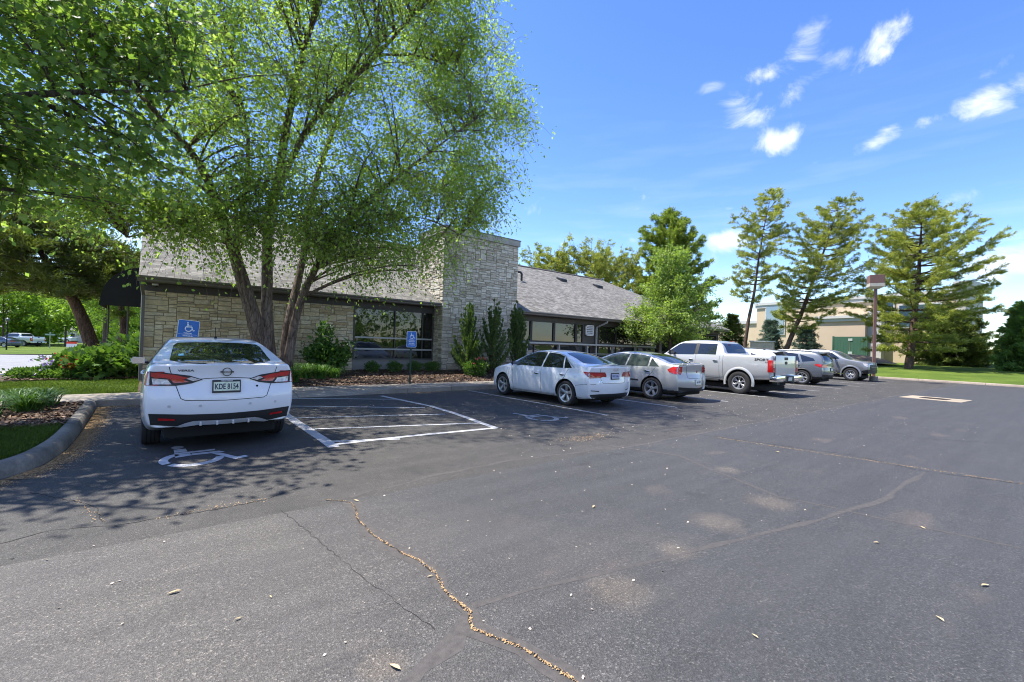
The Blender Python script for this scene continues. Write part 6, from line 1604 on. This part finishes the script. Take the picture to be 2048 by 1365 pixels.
conifer('pine_tree', 'broad spreading pine with mulch ring right of the lamp post', pts([(1816, 742), (1822, 700), (1830, 620), (1838, 540), (1842, 470), (1845, 405)], 36),
    lambda q: float(np.interp(q, [0, .09, .14, .3, .45, .6, .72, .85, .95, 1], [0, 0, 3.9, 4.3, 4.6, 4.9, 4.0, 2.3, 1.1, .3])), 33, r0=.30, per=5, gaps=.1, step=.5, group=GP, tuft=.17, nt_=18, up=.26, side=.15, dens_=.85)
conifer('pine_tree', 'low dark pine filling the gap right of the broad pine', pts([(1900, 738), (1902, 700), (1904, 655), (1905, 625)], 42),
    lambda q: float(np.interp(q, [0, .05, .3, .6, 1], [2.4, 3.0, 3.1, 2.3, .4])), 34, L_pinedk, r0=.2, per=7, step=.30, group=GP, tuft=.20, nt_=26)
conifer('pine_tree', 'tall dense conifer rising behind the bright green tree', pts([(1332, 700), (1335, 600), (1338, 500), (1342, 425)], 46),
    lambda q: float(np.interp(q, [0, .2, .5, .75, 1], [4.0, 4.6, 3.8, 2.4, .3])), 35, leafmat('deep pine needles', (.10, .17, .03), (.18, .26, .045), (.32, .37, .08), .42), r0=.26, per=6, step=.5, gaps=.12, up=.45, tuft=.22, nt_=20)
conifer('pine_tree', 'pine top showing above the shingle roof next to the chimney', pts([(1096, 700), (1100, 600), (1106, 512)], 44),
    lambda q: float(np.interp(q, [0, .3, .6, .9, 1], [0, 3.2, 2.9, 1.8, .6])), 36, r0=.2, per=5, step=.45, up=.6, tuft=.20, gaps=.25, group='pine tops above the roof', nt_=15)
conifer('pine_tree', 'ragged pine top above the roof ridge nearer the tall dense conifer', pts([(1180, 700), (1184, 600), (1180, 515)], 44),
    lambda q: float(np.interp(q, [0, .3, .6, .9, 1], [0, 3.2, 3.3, 2.2, .6])), 37, r0=.2, per=5, step=.45, up=.6, tuft=.20, gaps=.25, group='pine tops above the roof', nt_=15)
conifer('pine_tree', 'thin pine top between the ragged pine top and the tall dense conifer above the roof', pts([(1236, 700), (1240, 600), (1246, 525)], 47),
    lambda q: float(np.interp(q, [0, .3, .6, .9, 1], [0, 3.0, 2.9, 1.9, .5])), 38, r0=.2, per=5, step=.45, up=.6, tuft=.20, gaps=.25, group='pine tops above the roof', nt_=15)
for (px, top, bot, dep, r_, lab, sd_) in ((1541, 640, 716, 44, 1.1, 'small blue spruce left of the leaning pine trunk', 41), (1612, 652, 716, 44, 1.3, 'small blue spruce under the leaning pine', 42), (1465, 628, 712, 46, 1.5, 'small dark green spruce between bright green tree and slender pine', 43)):
    conifer('spruce_tree', lab, pts([(px, bot), (px, (top+bot)/2), (px, top)], dep), lambda q, r_=r_: r_*(1-q)**.8+.08, sd_, L_spruce if sd_ < 43 else L_pinedk, r0=.09, per=7, step=.26, tuft=.17, nt_=16, up=.05, group='small spruces by the shop')
conifer('arborvitae_tree', 'dense dark green conifer at the right edge of the photo', pts([(2052, 750), (2052, 690), (2053, 605)], 34),
    lambda q: 1.75*(1-q)**.75+.12, 44, leafmat('arborvitae', (.06, .13, .03), (.10, .20, .04), (.18, .28, .06), .35), r0=.14, per=8, step=.24, tuft=.17, nt_=22, up=.3, wq=.4)
# ---- left background: leaning pine and street trees
conifer('pine_tree', 'leaning pine with a thick bare trunk behind the flower bed on the left', [pt(x, y, d) for x, y, d in ((190, 712, 19), (178, 672, 19), (160, 625, 18.8), (140, 585, 18.6), (112, 545, 18.4), (80, 505, 18.2), (50, 455, 18), (30, 390, 18))],
    lambda q: float(np.interp(q, [0, .34, .42, .6, .8, 1], [0, 0, 2.2, 3.0, 2.6, .8])), 51, leafmat('soft pine needles', (.055, .09, .02), (.09, .13, .03), (.16, .19, .05), .4), r0=.27, per=6, step=.30, tuft=.20, up=.15, sagg=.32, wq=.16, nt_=16)
conifer('pine_tree', 'pine with a twisted reddish trunk beside the black canopy', [pt(x, y, d) for x, y, d in ((244, 706, 25), (246, 680, 25), (252, 655, 25), (243, 630, 25), (240, 600, 25), (250, 560, 25), (240, 500, 25))],
    lambda q: float(np.interp(q, [0, .42, .55, .8, 1], [0, 0, 3.0, 3.0, .8])), 52, leafmat('soft pine needles 2', (.08, .13, .025), (.13, .19, .035), (.22, .26, .06), .5), r0=.24, per=6, step=.36, tuft=.22, up=.15, sagg=.2, wq=.16, nt_=14)
GS = 'street trees on the left'
def zl(p): p.z = zleft(p.y); return p
k = 0
for px, dep, h, rad, lab in ((208, 33, 8.5, 3.6, 'street tree with a slim forked trunk right of the leaning pine'), (232, 42, 9, 4.0, 'street tree standing further back behind the twisted pine trunk'),
        (130, 72, 11, 5.5, 'spreading street tree behind the small white saloon'), (70, 76, 12, 6.5, 'broad light green tree behind the silver pickup across the street'), (5, 70, 12, 6.0, 'light green tree at the left edge beyond the parked cars'), (185, 85, 11, 6., 'tree far beyond the street between the pine trunks'), (262, 55, 9, 4.2, 'street tree seen under the black canopy')):
    k += 1; p = zl(pt(px, 700, dep))
    street_tree('street_tree', lab, p, h, rad, 60+k, L_light, .20 if dep < 50 else .34, 60 if dep < 50 else 80, GS, z0=.24, lpt=20 if dep < 50 else 18, r0=.15)
# a distant belt of trees closing the horizon (left, right and behind the camera for the window reflections)
def belt(name, pts_, h, seed, n, leaf=.6, kind='stuff'):
    rng = np.random.default_rng(seed); P = []
    pts_ = [Vector(p) for p in pts_]
    segs = [(a, b, (b-a).length) for a, b in zip(pts_[:-1], pts_[1:])]; tot = sum(s[2] for s in segs)
    crowns = []
    for a, b, L in segs:
        for k in range(int(L/5)+1):
            c = a.lerp(b, rng.uniform()); crowns.append((c.x+rng.normal(0, 3), c.y+rng.normal(0, 3), h*rng.uniform(.55, 1.15)))
    per = n//len(crowns)
    for (x, y, hh) in crowns:
        u = rng.normal(0, 1, (per, 3)); u /= np.linalg.norm(u, axis=1)[:, None]; u *= (rng.uniform(.5, 1, per)**.5)[:, None]
        P.append(u*np.array([hh*.42, hh*.42, hh*.5])+np.array([x, y, hh*.5-1.0]))
    P = np.concatenate(P); v, f = quadleaves(P, rng.normal(0, 1, P.shape), leaf, rng, .8)
    return tag(mesh_np(name, v, f, L_light if seed % 2 else L_pinedk), kind=kind)
belt('distant_trees', [(-75, 85, 0), (-30, 105, 0), (5, 118, 0), (40, 125, 0)], 9, 71, 16000, .7)
belt('distant_trees', [(150, 75, 0), (150, 30, 0), (152, 0, 0), (140, -40, 0)], 2.6, 72, 9000, .6)
belt('distant_trees', [(60, -60, 0), (0, -55, 0), (-50, -40, 0), (-60, 10, 0), (-55, 60, 0)], 9, 73, 16000, .8)

# ---------------------------------------------------------------- shrubs and flowers
def bush(name, label, c, rad, n, leaf, leafm, seed, cat='shrub', group=None, up=.5, wid=.6, shell=.45, lobed=False, stems=5):
    rng = np.random.default_rng(seed); rr = random.Random(seed); c = Vector(c)
    root = thing(name, label, cat, tuple(c), 0, group)
    u = rng.normal(0, 1, (n, 3)); u /= np.linalg.norm(u, axis=1)[:, None]
    lump = 1+.16*np.sin(u[:, 0]*4+seed)+.16*np.sin(u[:, 1]*5+seed*2)+.12*np.sin(u[:, 2]*7)
    u *= (rng.uniform(shell, 1, n)*lump)[:, None]
    P = u*np.array(rad)+np.array([c.x, c.y, c.z+rad[2]*.92]); P[:, 2] = np.maximum(P[:, 2], c.z+.02)
    D = u+np.array([0, 0, up])
    v, f = (lobedleaves if lobed else (lambda a, b, s, r: quadleaves(a, b, s, r, wid)))(P, D, leaf, rng)
    mesh_np('leaves', v, f, leafm, root)
    mb = MB()
    for k in range(stems):
        a = rr.uniform(0, 6.28); t = c+Vector((cos(a)*rad[0]*.6, sin(a)*rad[1]*.6, rad[2]*1.3))
        mb.tube(bez(c, c+Vector((0, 0, rad[2]*.6)), t, 5), [.012, .01, .008, .006, .004], 4)
    mb.build('stem', M_bark2, root, True)
    return root
def blossoms(root, P, size, mat_, seed):
    rng = np.random.default_rng(seed); P = np.repeat(np.array(P), 7, 0); P = P+rng.normal(0, size*.35, P.shape)
    v, f = quadleaves(P, rng.normal(0, 1, P.shape)+[0, 0, .6], size*.8, rng, .9); return mesh_np('blossom', v, f, mat_, root)
def clump(name, label, c, n, h, spread, leafm, seed, group=None, wd=.016, cat='plant'):
    """arching strap leaves from one crown"""
    rng = np.random.default_rng(seed); c = np.array(c, float); root = thing(name, label, cat, tuple(c), 0, group)
    a = rng.uniform(0, 2*pi, n); H = h*rng.uniform(.55, 1.15, n); sp_ = spread*rng.uniform(.35, 1.1, n)
    d = np.stack([np.cos(a), np.sin(a), 0*a], 1); s = np.stack([-np.sin(a), np.cos(a), 0*a], 1)*wd/2; b = c+rng.normal(0, .07, (n, 3))*[1, 1, 0]
    rows = []
    for t in (0, .3, .6, .85, 1.): 
        zz = H*(1.9*t-1.25*t*t) ; p = b+d*(sp_*t**1.3)[:, None]+np.array([0, 0, 1.])*zz[:, None]; wv = (1-t**2)*.9+.1
        rows.append((p-s*wv, p+s*wv))
    v = np.stack([r for pr in rows for r in pr], 1).reshape(-1, 3); f = []
    base_ = np.arange(n)*10
    for k in range(4): f.append(np.stack([base_+2*k, base_+2*k+1, base_+2*k+3, base_+2*k+2], 1))
    o = mesh_np('leaves', v, np.concatenate(f), leafm, root); return root
# junipers by the chimney
def juniper(px, top, seed, lab, Yp=15.2, rw=.86):
    b = on_y(px, 745, Yp); b.z = zbed(b.x, b.y)-.02; h = on_y(px, top, Yp).z-b.z
    rng = np.random.default_rng(seed); rr = random.Random(seed); root = thing('juniper_shrub', lab, 'shrub', tuple(b), 0, 'upright junipers in front of the chimney')
    mb = MB(); P = []; D = []
    for k in range(64):
        a = rr.uniform(0, 6.28); q = rr.random(); r1 = rw*(1.02-.86*q)*rr.uniform(.45, 1.15); z0_ = h*q*.66; z1_ = min(h*.97, z0_+h*rr.uniform(.2, .36))
        A_ = b+Vector((0, 0, z0_)); E = b+Vector((cos(a)*r1, sin(a)*r1, z1_)); M_ = b+Vector((cos(a)*r1*.7, sin(a)*r1*.7, z0_+.1*h))
        if k == 0: E = b+Vector((0, 0, h)); M_ = b+Vector((.03, 0, h*.5)); A_ = b
        B = bez(A_, M_, E, 8); mb.tube(B, [.02*(1-i/8)+.003 for i in range(8)], 4, cap=False)
        for i in range(1, 8):
            m = 22 if k else 40; P.append(np.array(B[i])+rng.normal(0, .04*(1.3-i/8), (m, 3))); dv = (B[i]-B[i-1]).normalized(); D.append(np.tile(np.array(dv)+[0, 0, .5], (m, 1)))
    mb.build('stem', M_bark2, root, True)
    P = np.concatenate(P); D = np.concatenate(D); v, f = quadleaves(P, D, .11, rng, .26, spread=.7); mesh_np('foliage', v, f, L_juniper, root)
juniper(936, 610, 81, 'upright juniper nearest the chimney corner, left of the other two')
juniper(984, 603, 82, 'upright juniper in the middle of the three by the chimney')
juniper(1030, 606, 83, 'upright juniper at the right corner of the chimney', 15.5)
for k, px in enumerate((744, 790, 829, 863)):
    b = on_y(px, 742, 16.15); b.z = zbed(b.x, b.y)-.01
    bush('boxwood_shrub', ['small round boxwood under the left end of the big window', 'small round boxwood between the leftmost boxwood and the sign post', 'small round boxwood just right of the sign post', 'small round boxwood at the right end of the big window'][k], b, (.30, .28, .20), 1500, .05, L_shrub, 90+k, group='boxwoods under the window')
b = on_y(951, 748, 14.75); b.z = zbed(b.x, b.y)
M_redf = simple('red blossom', (.55, .03, .06), .6, var=.3, vscale=20); M_purp = simple('purple blossom', (.42, .30, .62), .6, var=.3, vscale=20); M_scar = simple('scarlet blossom', (.75, .05, .015), .6, var=.25, vscale=20)
M_pink = simple('pink bud', (.62, .33, .22), .6)
rb = bush('rose_bush', 'rose bush with a few red blooms in front of the junipers', b, (.52, .48, .36), 2400, .075, L_shrub, 95)
blossoms(rb, [(b.x-.15+.15*i, b.y-.25+.05*i, b.z+.66+.05*(i % 2)) for i in range(5)]+[(b.x-.3, b.y-.3, b.z+.5)], .07, M_redf, 1)
b = on_y(1040, 745, 14.9); b.z = zbed(b.x, b.y)
rb = bush('rose_bush', 'small rose bush between the right juniper and the white saloon', b, (.42, .40, .28), 1500, .07, L_light, 96); blossoms(rb, [(b.x+.2*i-.2, b.y-.2, b.z+.5) for i in range(3)], .05, M_pink, 2)
# taller irregular shrub left of the window
b = on_y(655, 748, 16.0); b.z = zbed(b.x, b.y)
vb = bush('viburnum_shrub', 'tall loose shrub with broad leaves against the stone wall left of the window', b, (.74, .55, .52), 1500, .13, L_shrub, 97, up=.2, wid=.75, shell=.3, stems=7)
rng_ = np.random.default_rng(97); P = []
for (px, py, n_) in ((652, 662, 170), (648, 690, 260), (632, 700, 150), (672, 705, 220), (690, 695, 120), (660, 720, 220), (622, 712, 100)):
    q = np.array(on_y(px, py, 15.9)); P.append(q+rng_.normal(0, .15, (n_, 3)))
P = np.concatenate(P); v, f = quadleaves(P, rng_.normal(0, 1, P.shape)+[0, -.3, -.2], .13, rng_, .75); mesh_np('leaves', v, f, L_shrub, vb)
for k, (px, Y_, n_, h_) in enumerate(((585, 14.4, 260, .55), (612, 15.0, 240, .6), (640, 14.9, 240, .55), (575, 15.3, 220, .6), (668, 15.1, 160, .42))):
    b = on_y(px, 750, Y_); z = zbed(b.x, b.y)
    clump('daylily_clump', ['daylily clump right behind the tail of the white saloon', 'daylily clump at the foot of the birch, second from the saloon', 'daylily clump in front of the tall loose shrub', 'daylily clump close against the birch stems', 'short daylily clump right of the others'][k], (b.x, b.y, z), n_, h_, .55, L_lily, 100+k, 'daylilies at the foot of the birch')
for k, (x, y) in enumerate(((-1.55, 10.9), (-1.95, 10.4), (-1.75, 11.5), (-2.2, 11.2), (-1.45, 11.55))):
    clump('daylily_clump', ['dark daylily clump in the island nearest the curved kerb', 'daylily clump at the very left edge of the island', 'daylily clump beside the walkway on the island', 'daylily clump partly outside the left edge on the island', 'small daylily clump where walkway meets the island'][k], (x, y, .15), 200, .42, .5, L_lily, 110+k, 'daylilies on the kerbed island', .018)
# bed behind the lawn strip: hydrangeas, bedding plants and flowers
GH = 'large leaved shrubs in the flower bed'
for k, (px, Y_, r_, h_) in enumerate(((145, 18.4, .55, .40), (180, 18.0, .6, .42), (215, 18.5, .6, .45), (250, 18.2, .6, .42), (262, 19.4, .7, .65), (205, 19.8, .6, .5), (280, 18.6, .4, .7))):
    b = on_y(px, 745, Y_); b.z = .14
    bush('hydrangea_shrub', ['broad leaved shrub nearest the red flowers', 'broad leaved shrub in front of the leaning pine trunk', 'broad leaved shrub just right of the leaning pine trunk', 'broad leaved shrub left of the white mirror of the saloon', 'taller broad leaved shrub under the black canopy', 'broad leaved shrub at the back between the two pine trunks', 'tall narrow shrub against the left corner of the stone wall'][k],
         b, (r_, r_, h_), 420, .20, L_shrub, 120+k, group=GH, up=.3, lobed=True, shell=.5)
for k, (px, Y_) in enumerate(((45, 18.2), (70, 18.6), (92, 18.1), (112, 18.9), (130, 17.9))):
    b = on_y(px, 750, Y_); b.z = .13
    q = bush('bedding_plant', ['low leafy plant at the left end of the flower bed', 'low leafy plant next to the left end of the flower bed', 'low plant with purple flowers', 'low plant with red flowers', 'low leafy plant under the red flowers'][k], b, (.34, .32, .17), 700, .08, L_shrub, 130+k, 'plant', 'bedding plants in the flower bed')
    rg = np.random.default_rng(k)
    if k in (2,): blossoms(q, np.array([b.x, b.y, b.z+.36])+rg.normal(0, .13, (16, 3)), .06, M_purp, 3)
    if k in (3, 4): blossoms(q, np.array([b.x, b.y, b.z+.42])+rg.normal(0, .12, (14, 3)), .08, M_scar, 4)
# mulch ring and rough ground under the broad pine and beyond the parked pickup
for (px, py, d, rx, ry, nm) in ((1818, 742, 36, 2.2, 1.6, 'mulch_ring'), (1700, 722, 43, 3.5, 1.6, 'mulch_mound')):
    p = pt(px, py, d); mb = MB(); N_ = 20
    for j, q in enumerate((1., .7, .35, 0.)):
        for i in range(N_): a = 2*pi*i/N_; mb.v.append((p.x+rx*q*cos(a), p.y+rx*q*sin(a), p.z-.12+(.22 if nm == 'mulch_ring' else .75)*(1-q*q)))
    for j in range(3):
        for i in range(N_): mb.f.append((j*N_+i, j*N_+(i+1) % N_, (j+1)*N_+(i+1) % N_, (j+1)*N_+i)); mb.m.append(0)
    tag(mb.build(nm, M_mulch if nm == 'mulch_ring' else simple('dry mound', (.24, .17, .11), .95, var=.3, bmp=.8, bscale=8), smooth=True, fix=True), kind='structure')
# ================================================================== signs, lamps and small things
M_blue = simple('sign blue', (.008, .125, .46), .35, var=.04); M_signw = simple('sign white', (.74, .76, .78), .35, var=.03)
M_post = simple('dark green post', (.018, .045, .03), .5)
def rrect(w_, h, r, n=5):
    o = []
    for cx_, cz_, a0 in ((w_/2-r, h/2-r, 0), (-w_/2+r, h/2-r, 90), (-w_/2+r, -h/2+r, 180), (w_/2-r, -h/2+r, 270)):
        o += [(cx_+r*cos(radians(a0+k*90/n)), cz_+r*sin(radians(a0+k*90/n))) for k in range(n+1)]
    return o
def parking_sign(label, base, zt, rz, tilt, ph=.47, pw=.305, lines=('PARKING', 'VEHICLE ID', 'REQUIRED', 'UP TO $500 FINE')):
    t = thing('parking_sign', label, 'sign', tuple(base), rz, 'accessible parking signs'); t.rotation_euler = (0, tilt, rz)
    mb = MB(); mb.tube([(0, 0, -.15), (0, 0, zt-.02)], .030, 8); mb.build('post', M_post, t, smooth='auto')
    pn = bpy.data.objects.new('panel', None); C.objects.link(pn); pn.parent = t; pn.location = (0, -.045, zt-ph/2)
    mb = MB(); mb.prism(rrect(pw, ph, .035), -.002, .003, 'y'); mb.build('panel_border', M_signw, pn, fix=True)
    mb = MB(); mb.prism(rrect(pw-.022, ph-.022, .028), -.004, -.002, 'y'); mb.build('panel_face', M_blue, pn, fix=True)
    mb = MB(); s_ = ph*.40
    for p in hc_polys():
        n = len(mb.v); mb.v += [(x*s_*.9-.0, -.0055, ph*.22+(z-.5)*s_) for x, z in p]; mb.f.append(tuple(range(n, n+len(p)))); mb.m.append(0)
    mb.build('wheelchair_symbol', M_signw, pn)
    zz = -ph*.045
    for i, tx in enumerate(lines):
        flat_text(tx, .040 if i < 3 else .030, (0, -.0045, zz), (pi/2, 0, 0), M_signw, pn, 'lettering', .0012, 1.0); zz -= ph*.105
    mb = MB(); mb.box(-pw/2+.03, pw/2-.03, -.0052, -.004, -ph*.095, -ph*.087); mb.box(-pw/2+.03, pw/2-.03, -.0052, -.004, -ph*.305, -ph*.297); mb.build('rule_line', M_signw, pn)
    return t
b = gnd(819.5, 767, .16)
zt = on_y(819.5, 663, b.y).z-b.z
parking_sign('blue accessible parking sign on a dark green post in the mulch before the big window', b, zt, radians(-6), 0, ph=.52, pw=.33)
b = on_y(363, 700, 13.75); b.z = .14
zt = on_y(366, 640, 13.75).z-b.z
parking_sign('tilted blue accessible parking sign standing behind the roof of the white saloon', b, zt, radians(2), radians(4.5), ph=.60, pw=.44)
# lamp post on the right
b = gnd(1747, 757, .15); dep = (Vector((b.x, b.y, 0))).dot(Vector((Fv.x, Fv.y, 0)))
M_lamp = simple('reddish brown metal', (.20, .10, .075), .55, var=.06); M_lampg = simple('frosted lens', (.55, .48, .36), .4)
lp_ = thing('lamp_post', 'tall reddish brown lamp post with a square head at the edge of the lawn', 'lamp post', tuple(b), radians(25))
zt = b.z+0; top = pt(1752, 578, (b-Vector((0, 0, CAM_H))).dot(Fv)); hL = top.z-b.z
mb = MB(); mb.cbox(-.075, .075, -.075, .075, .12, hL, .01); mb.build('pole', M_lamp, lp_)
mb = MB(); mb.lathe([(0, -.3), (.22, -.3), (.22, .12), (.20, .14), (0, .14)], 18, 'z'); mb.build('footing', M_conc, lp_, smooth='auto')
mb = MB(); w2 = .37; mb.cbox(-w2, w2, -w2, w2, hL+.32, hL+.82, .02); hd_ = mb.build('lamp_head', M_lamp, lp_)
mb = MB(); v8 = [(-.20, -.20, hL), (.20, -.20, hL), (.20, .20, hL), (-.20, .20, hL), (-w2, -w2, hL+.12), (w2, -w2, hL+.12), (w2, w2, hL+.12), (-w2, w2, hL+.12), (-w2, -w2, hL+.318), (w2, -w2, hL+.318), (w2, w2, hL+.318), (-w2, w2, hL+.318)]
mb.add(v8, [(3, 2, 1, 0), (0, 1, 5, 4), (1, 2, 6, 5), (2, 3, 7, 6), (3, 0, 4, 7), (4, 5, 9, 8), (5, 6, 10, 9), (6, 7, 11, 10), (7, 4, 8, 11), (8, 9, 10, 11)]); o = mb.build('lens_box', M_lampg, lp_); o.parent = hd_
# black street lamp, street name sign and small board on the left
p = zl(pt(13, 695, 52)); t = thing('street_lamp', 'thin black street lamp with a globe head at the far left', 'street lamp', tuple(p)); h = pt(13, 637, 52).z-p.z
mb = MB(); mb.tube([(0, 0, -.2), (0, 0, .5), (0, 0, h-.35)], [.09, .06, .045], 8); mb.build('pole', M_gap, t)
mb = MB(); mb.lathe([(0, h-.4), (.12, h-.38), (.2, h-.2), (.19, h-.05), (.1, h), (0, h+.08)], 12, 'z'); mb.build('lamp_head', simple('lantern glass', (.12, .12, .115), .4), t, smooth=True)
p = zl(pt(99, 700, 62)); t = thing('street_name_sign', 'small crossed street name sign on a pale post left of the small white saloon', 'sign', tuple(p)); h = pt(99, 666, 62).z-p.z
mb = MB(); mb.tube([(0, 0, -.2), (0, 0, h)], .05, 6); mb.build('post', M_rail, t)
mb = MB(); mb.box(-.5, .5, -.02, .02, h-.35, h-.15); mb.box(-.02, .02, -.45, .45, h-.12, h+.06); mb.build('name_blade', simple('pale green blade', (.35, .45, .42), .5), t)
p = zl(pt(143, 700, 45)); t = thing('roadside_board', 'small red and white board on short legs before the leaning pine', 'sign', tuple(p)); h = pt(143, 684, 45).z-p.z
mb = MB(); mb.box(-.38, .38, -.02, .02, h-.55, h); mb.build('board', M_signw, t)
mb = MB(); mb.box(-.38, .38, -.03, -.02, h-.2, h); mb.build('red_band', M_scar, t)
for x in (-.34, .34): mb = MB(); mb.tube([(x, 0, -.2), (x, 0, h-.5)], .02, 6); mb.build('leg', M_rail, t)
# low houses beyond the street, left
def house(name, label, px, dep, w_, d_, h_, rh, mw, mr, yaw=-.6, z=None, gr=None):
    p = pt(px, 690, dep); p.z = zleft(p.y) if z is None else z
    t = thing(name, label, 'house', tuple(p), yaw, gr)
    mb = MB(); mb.box(-w_/2, w_/2, 0, d_, -.3, h_); mb.build('wall', mw, t)
    mb = MB(); o_ = .5; mb.add([(-w_/2-o_, -o_, h_), (w_/2+o_, -o_, h_), (w_/2+o_, d_+o_, h_), (-w_/2-o_, d_+o_, h_), (-w_/2+1, d_/2, h_+rh), (w_/2-1, d_/2, h_+rh)], [(0, 1, 5, 4), (1, 2, 5), (2, 3, 4, 5), (3, 0, 4), (0, 3, 2, 1)]); mb.build('roof', mr, t)
    for k in range(4):
        x = -w_/2+w_*(k+.5)/4; mb = MB(); mb.box(x-.6, x+.6, -.06, -.005, .9, 2.1); wn = mb.build('window', M_signw, t); mb = MB(); mb.box(x-.5, x+.5, -.09, -.06, 1., 2.0); g = mb.build('pane', M_glass, t); g.parent = wn
    return t
M_rgrey = simple('grey roof', (.16, .15, .15), .9); M_siding = simple('brown siding', (.22, .17, .13), .8)
house('low_house', 'low house with grey roof behind the small white saloon', 128, 98, 16, 8, 2.7, 2.2, simple('pale siding', (.45, .43, .40), .8), M_rgrey, -.75)
house('low_house', 'brown low house behind the silver pickup across the street', 50, 104, 20, 8, 3.0, 2.3, M_siding, M_rgrey, -.75)
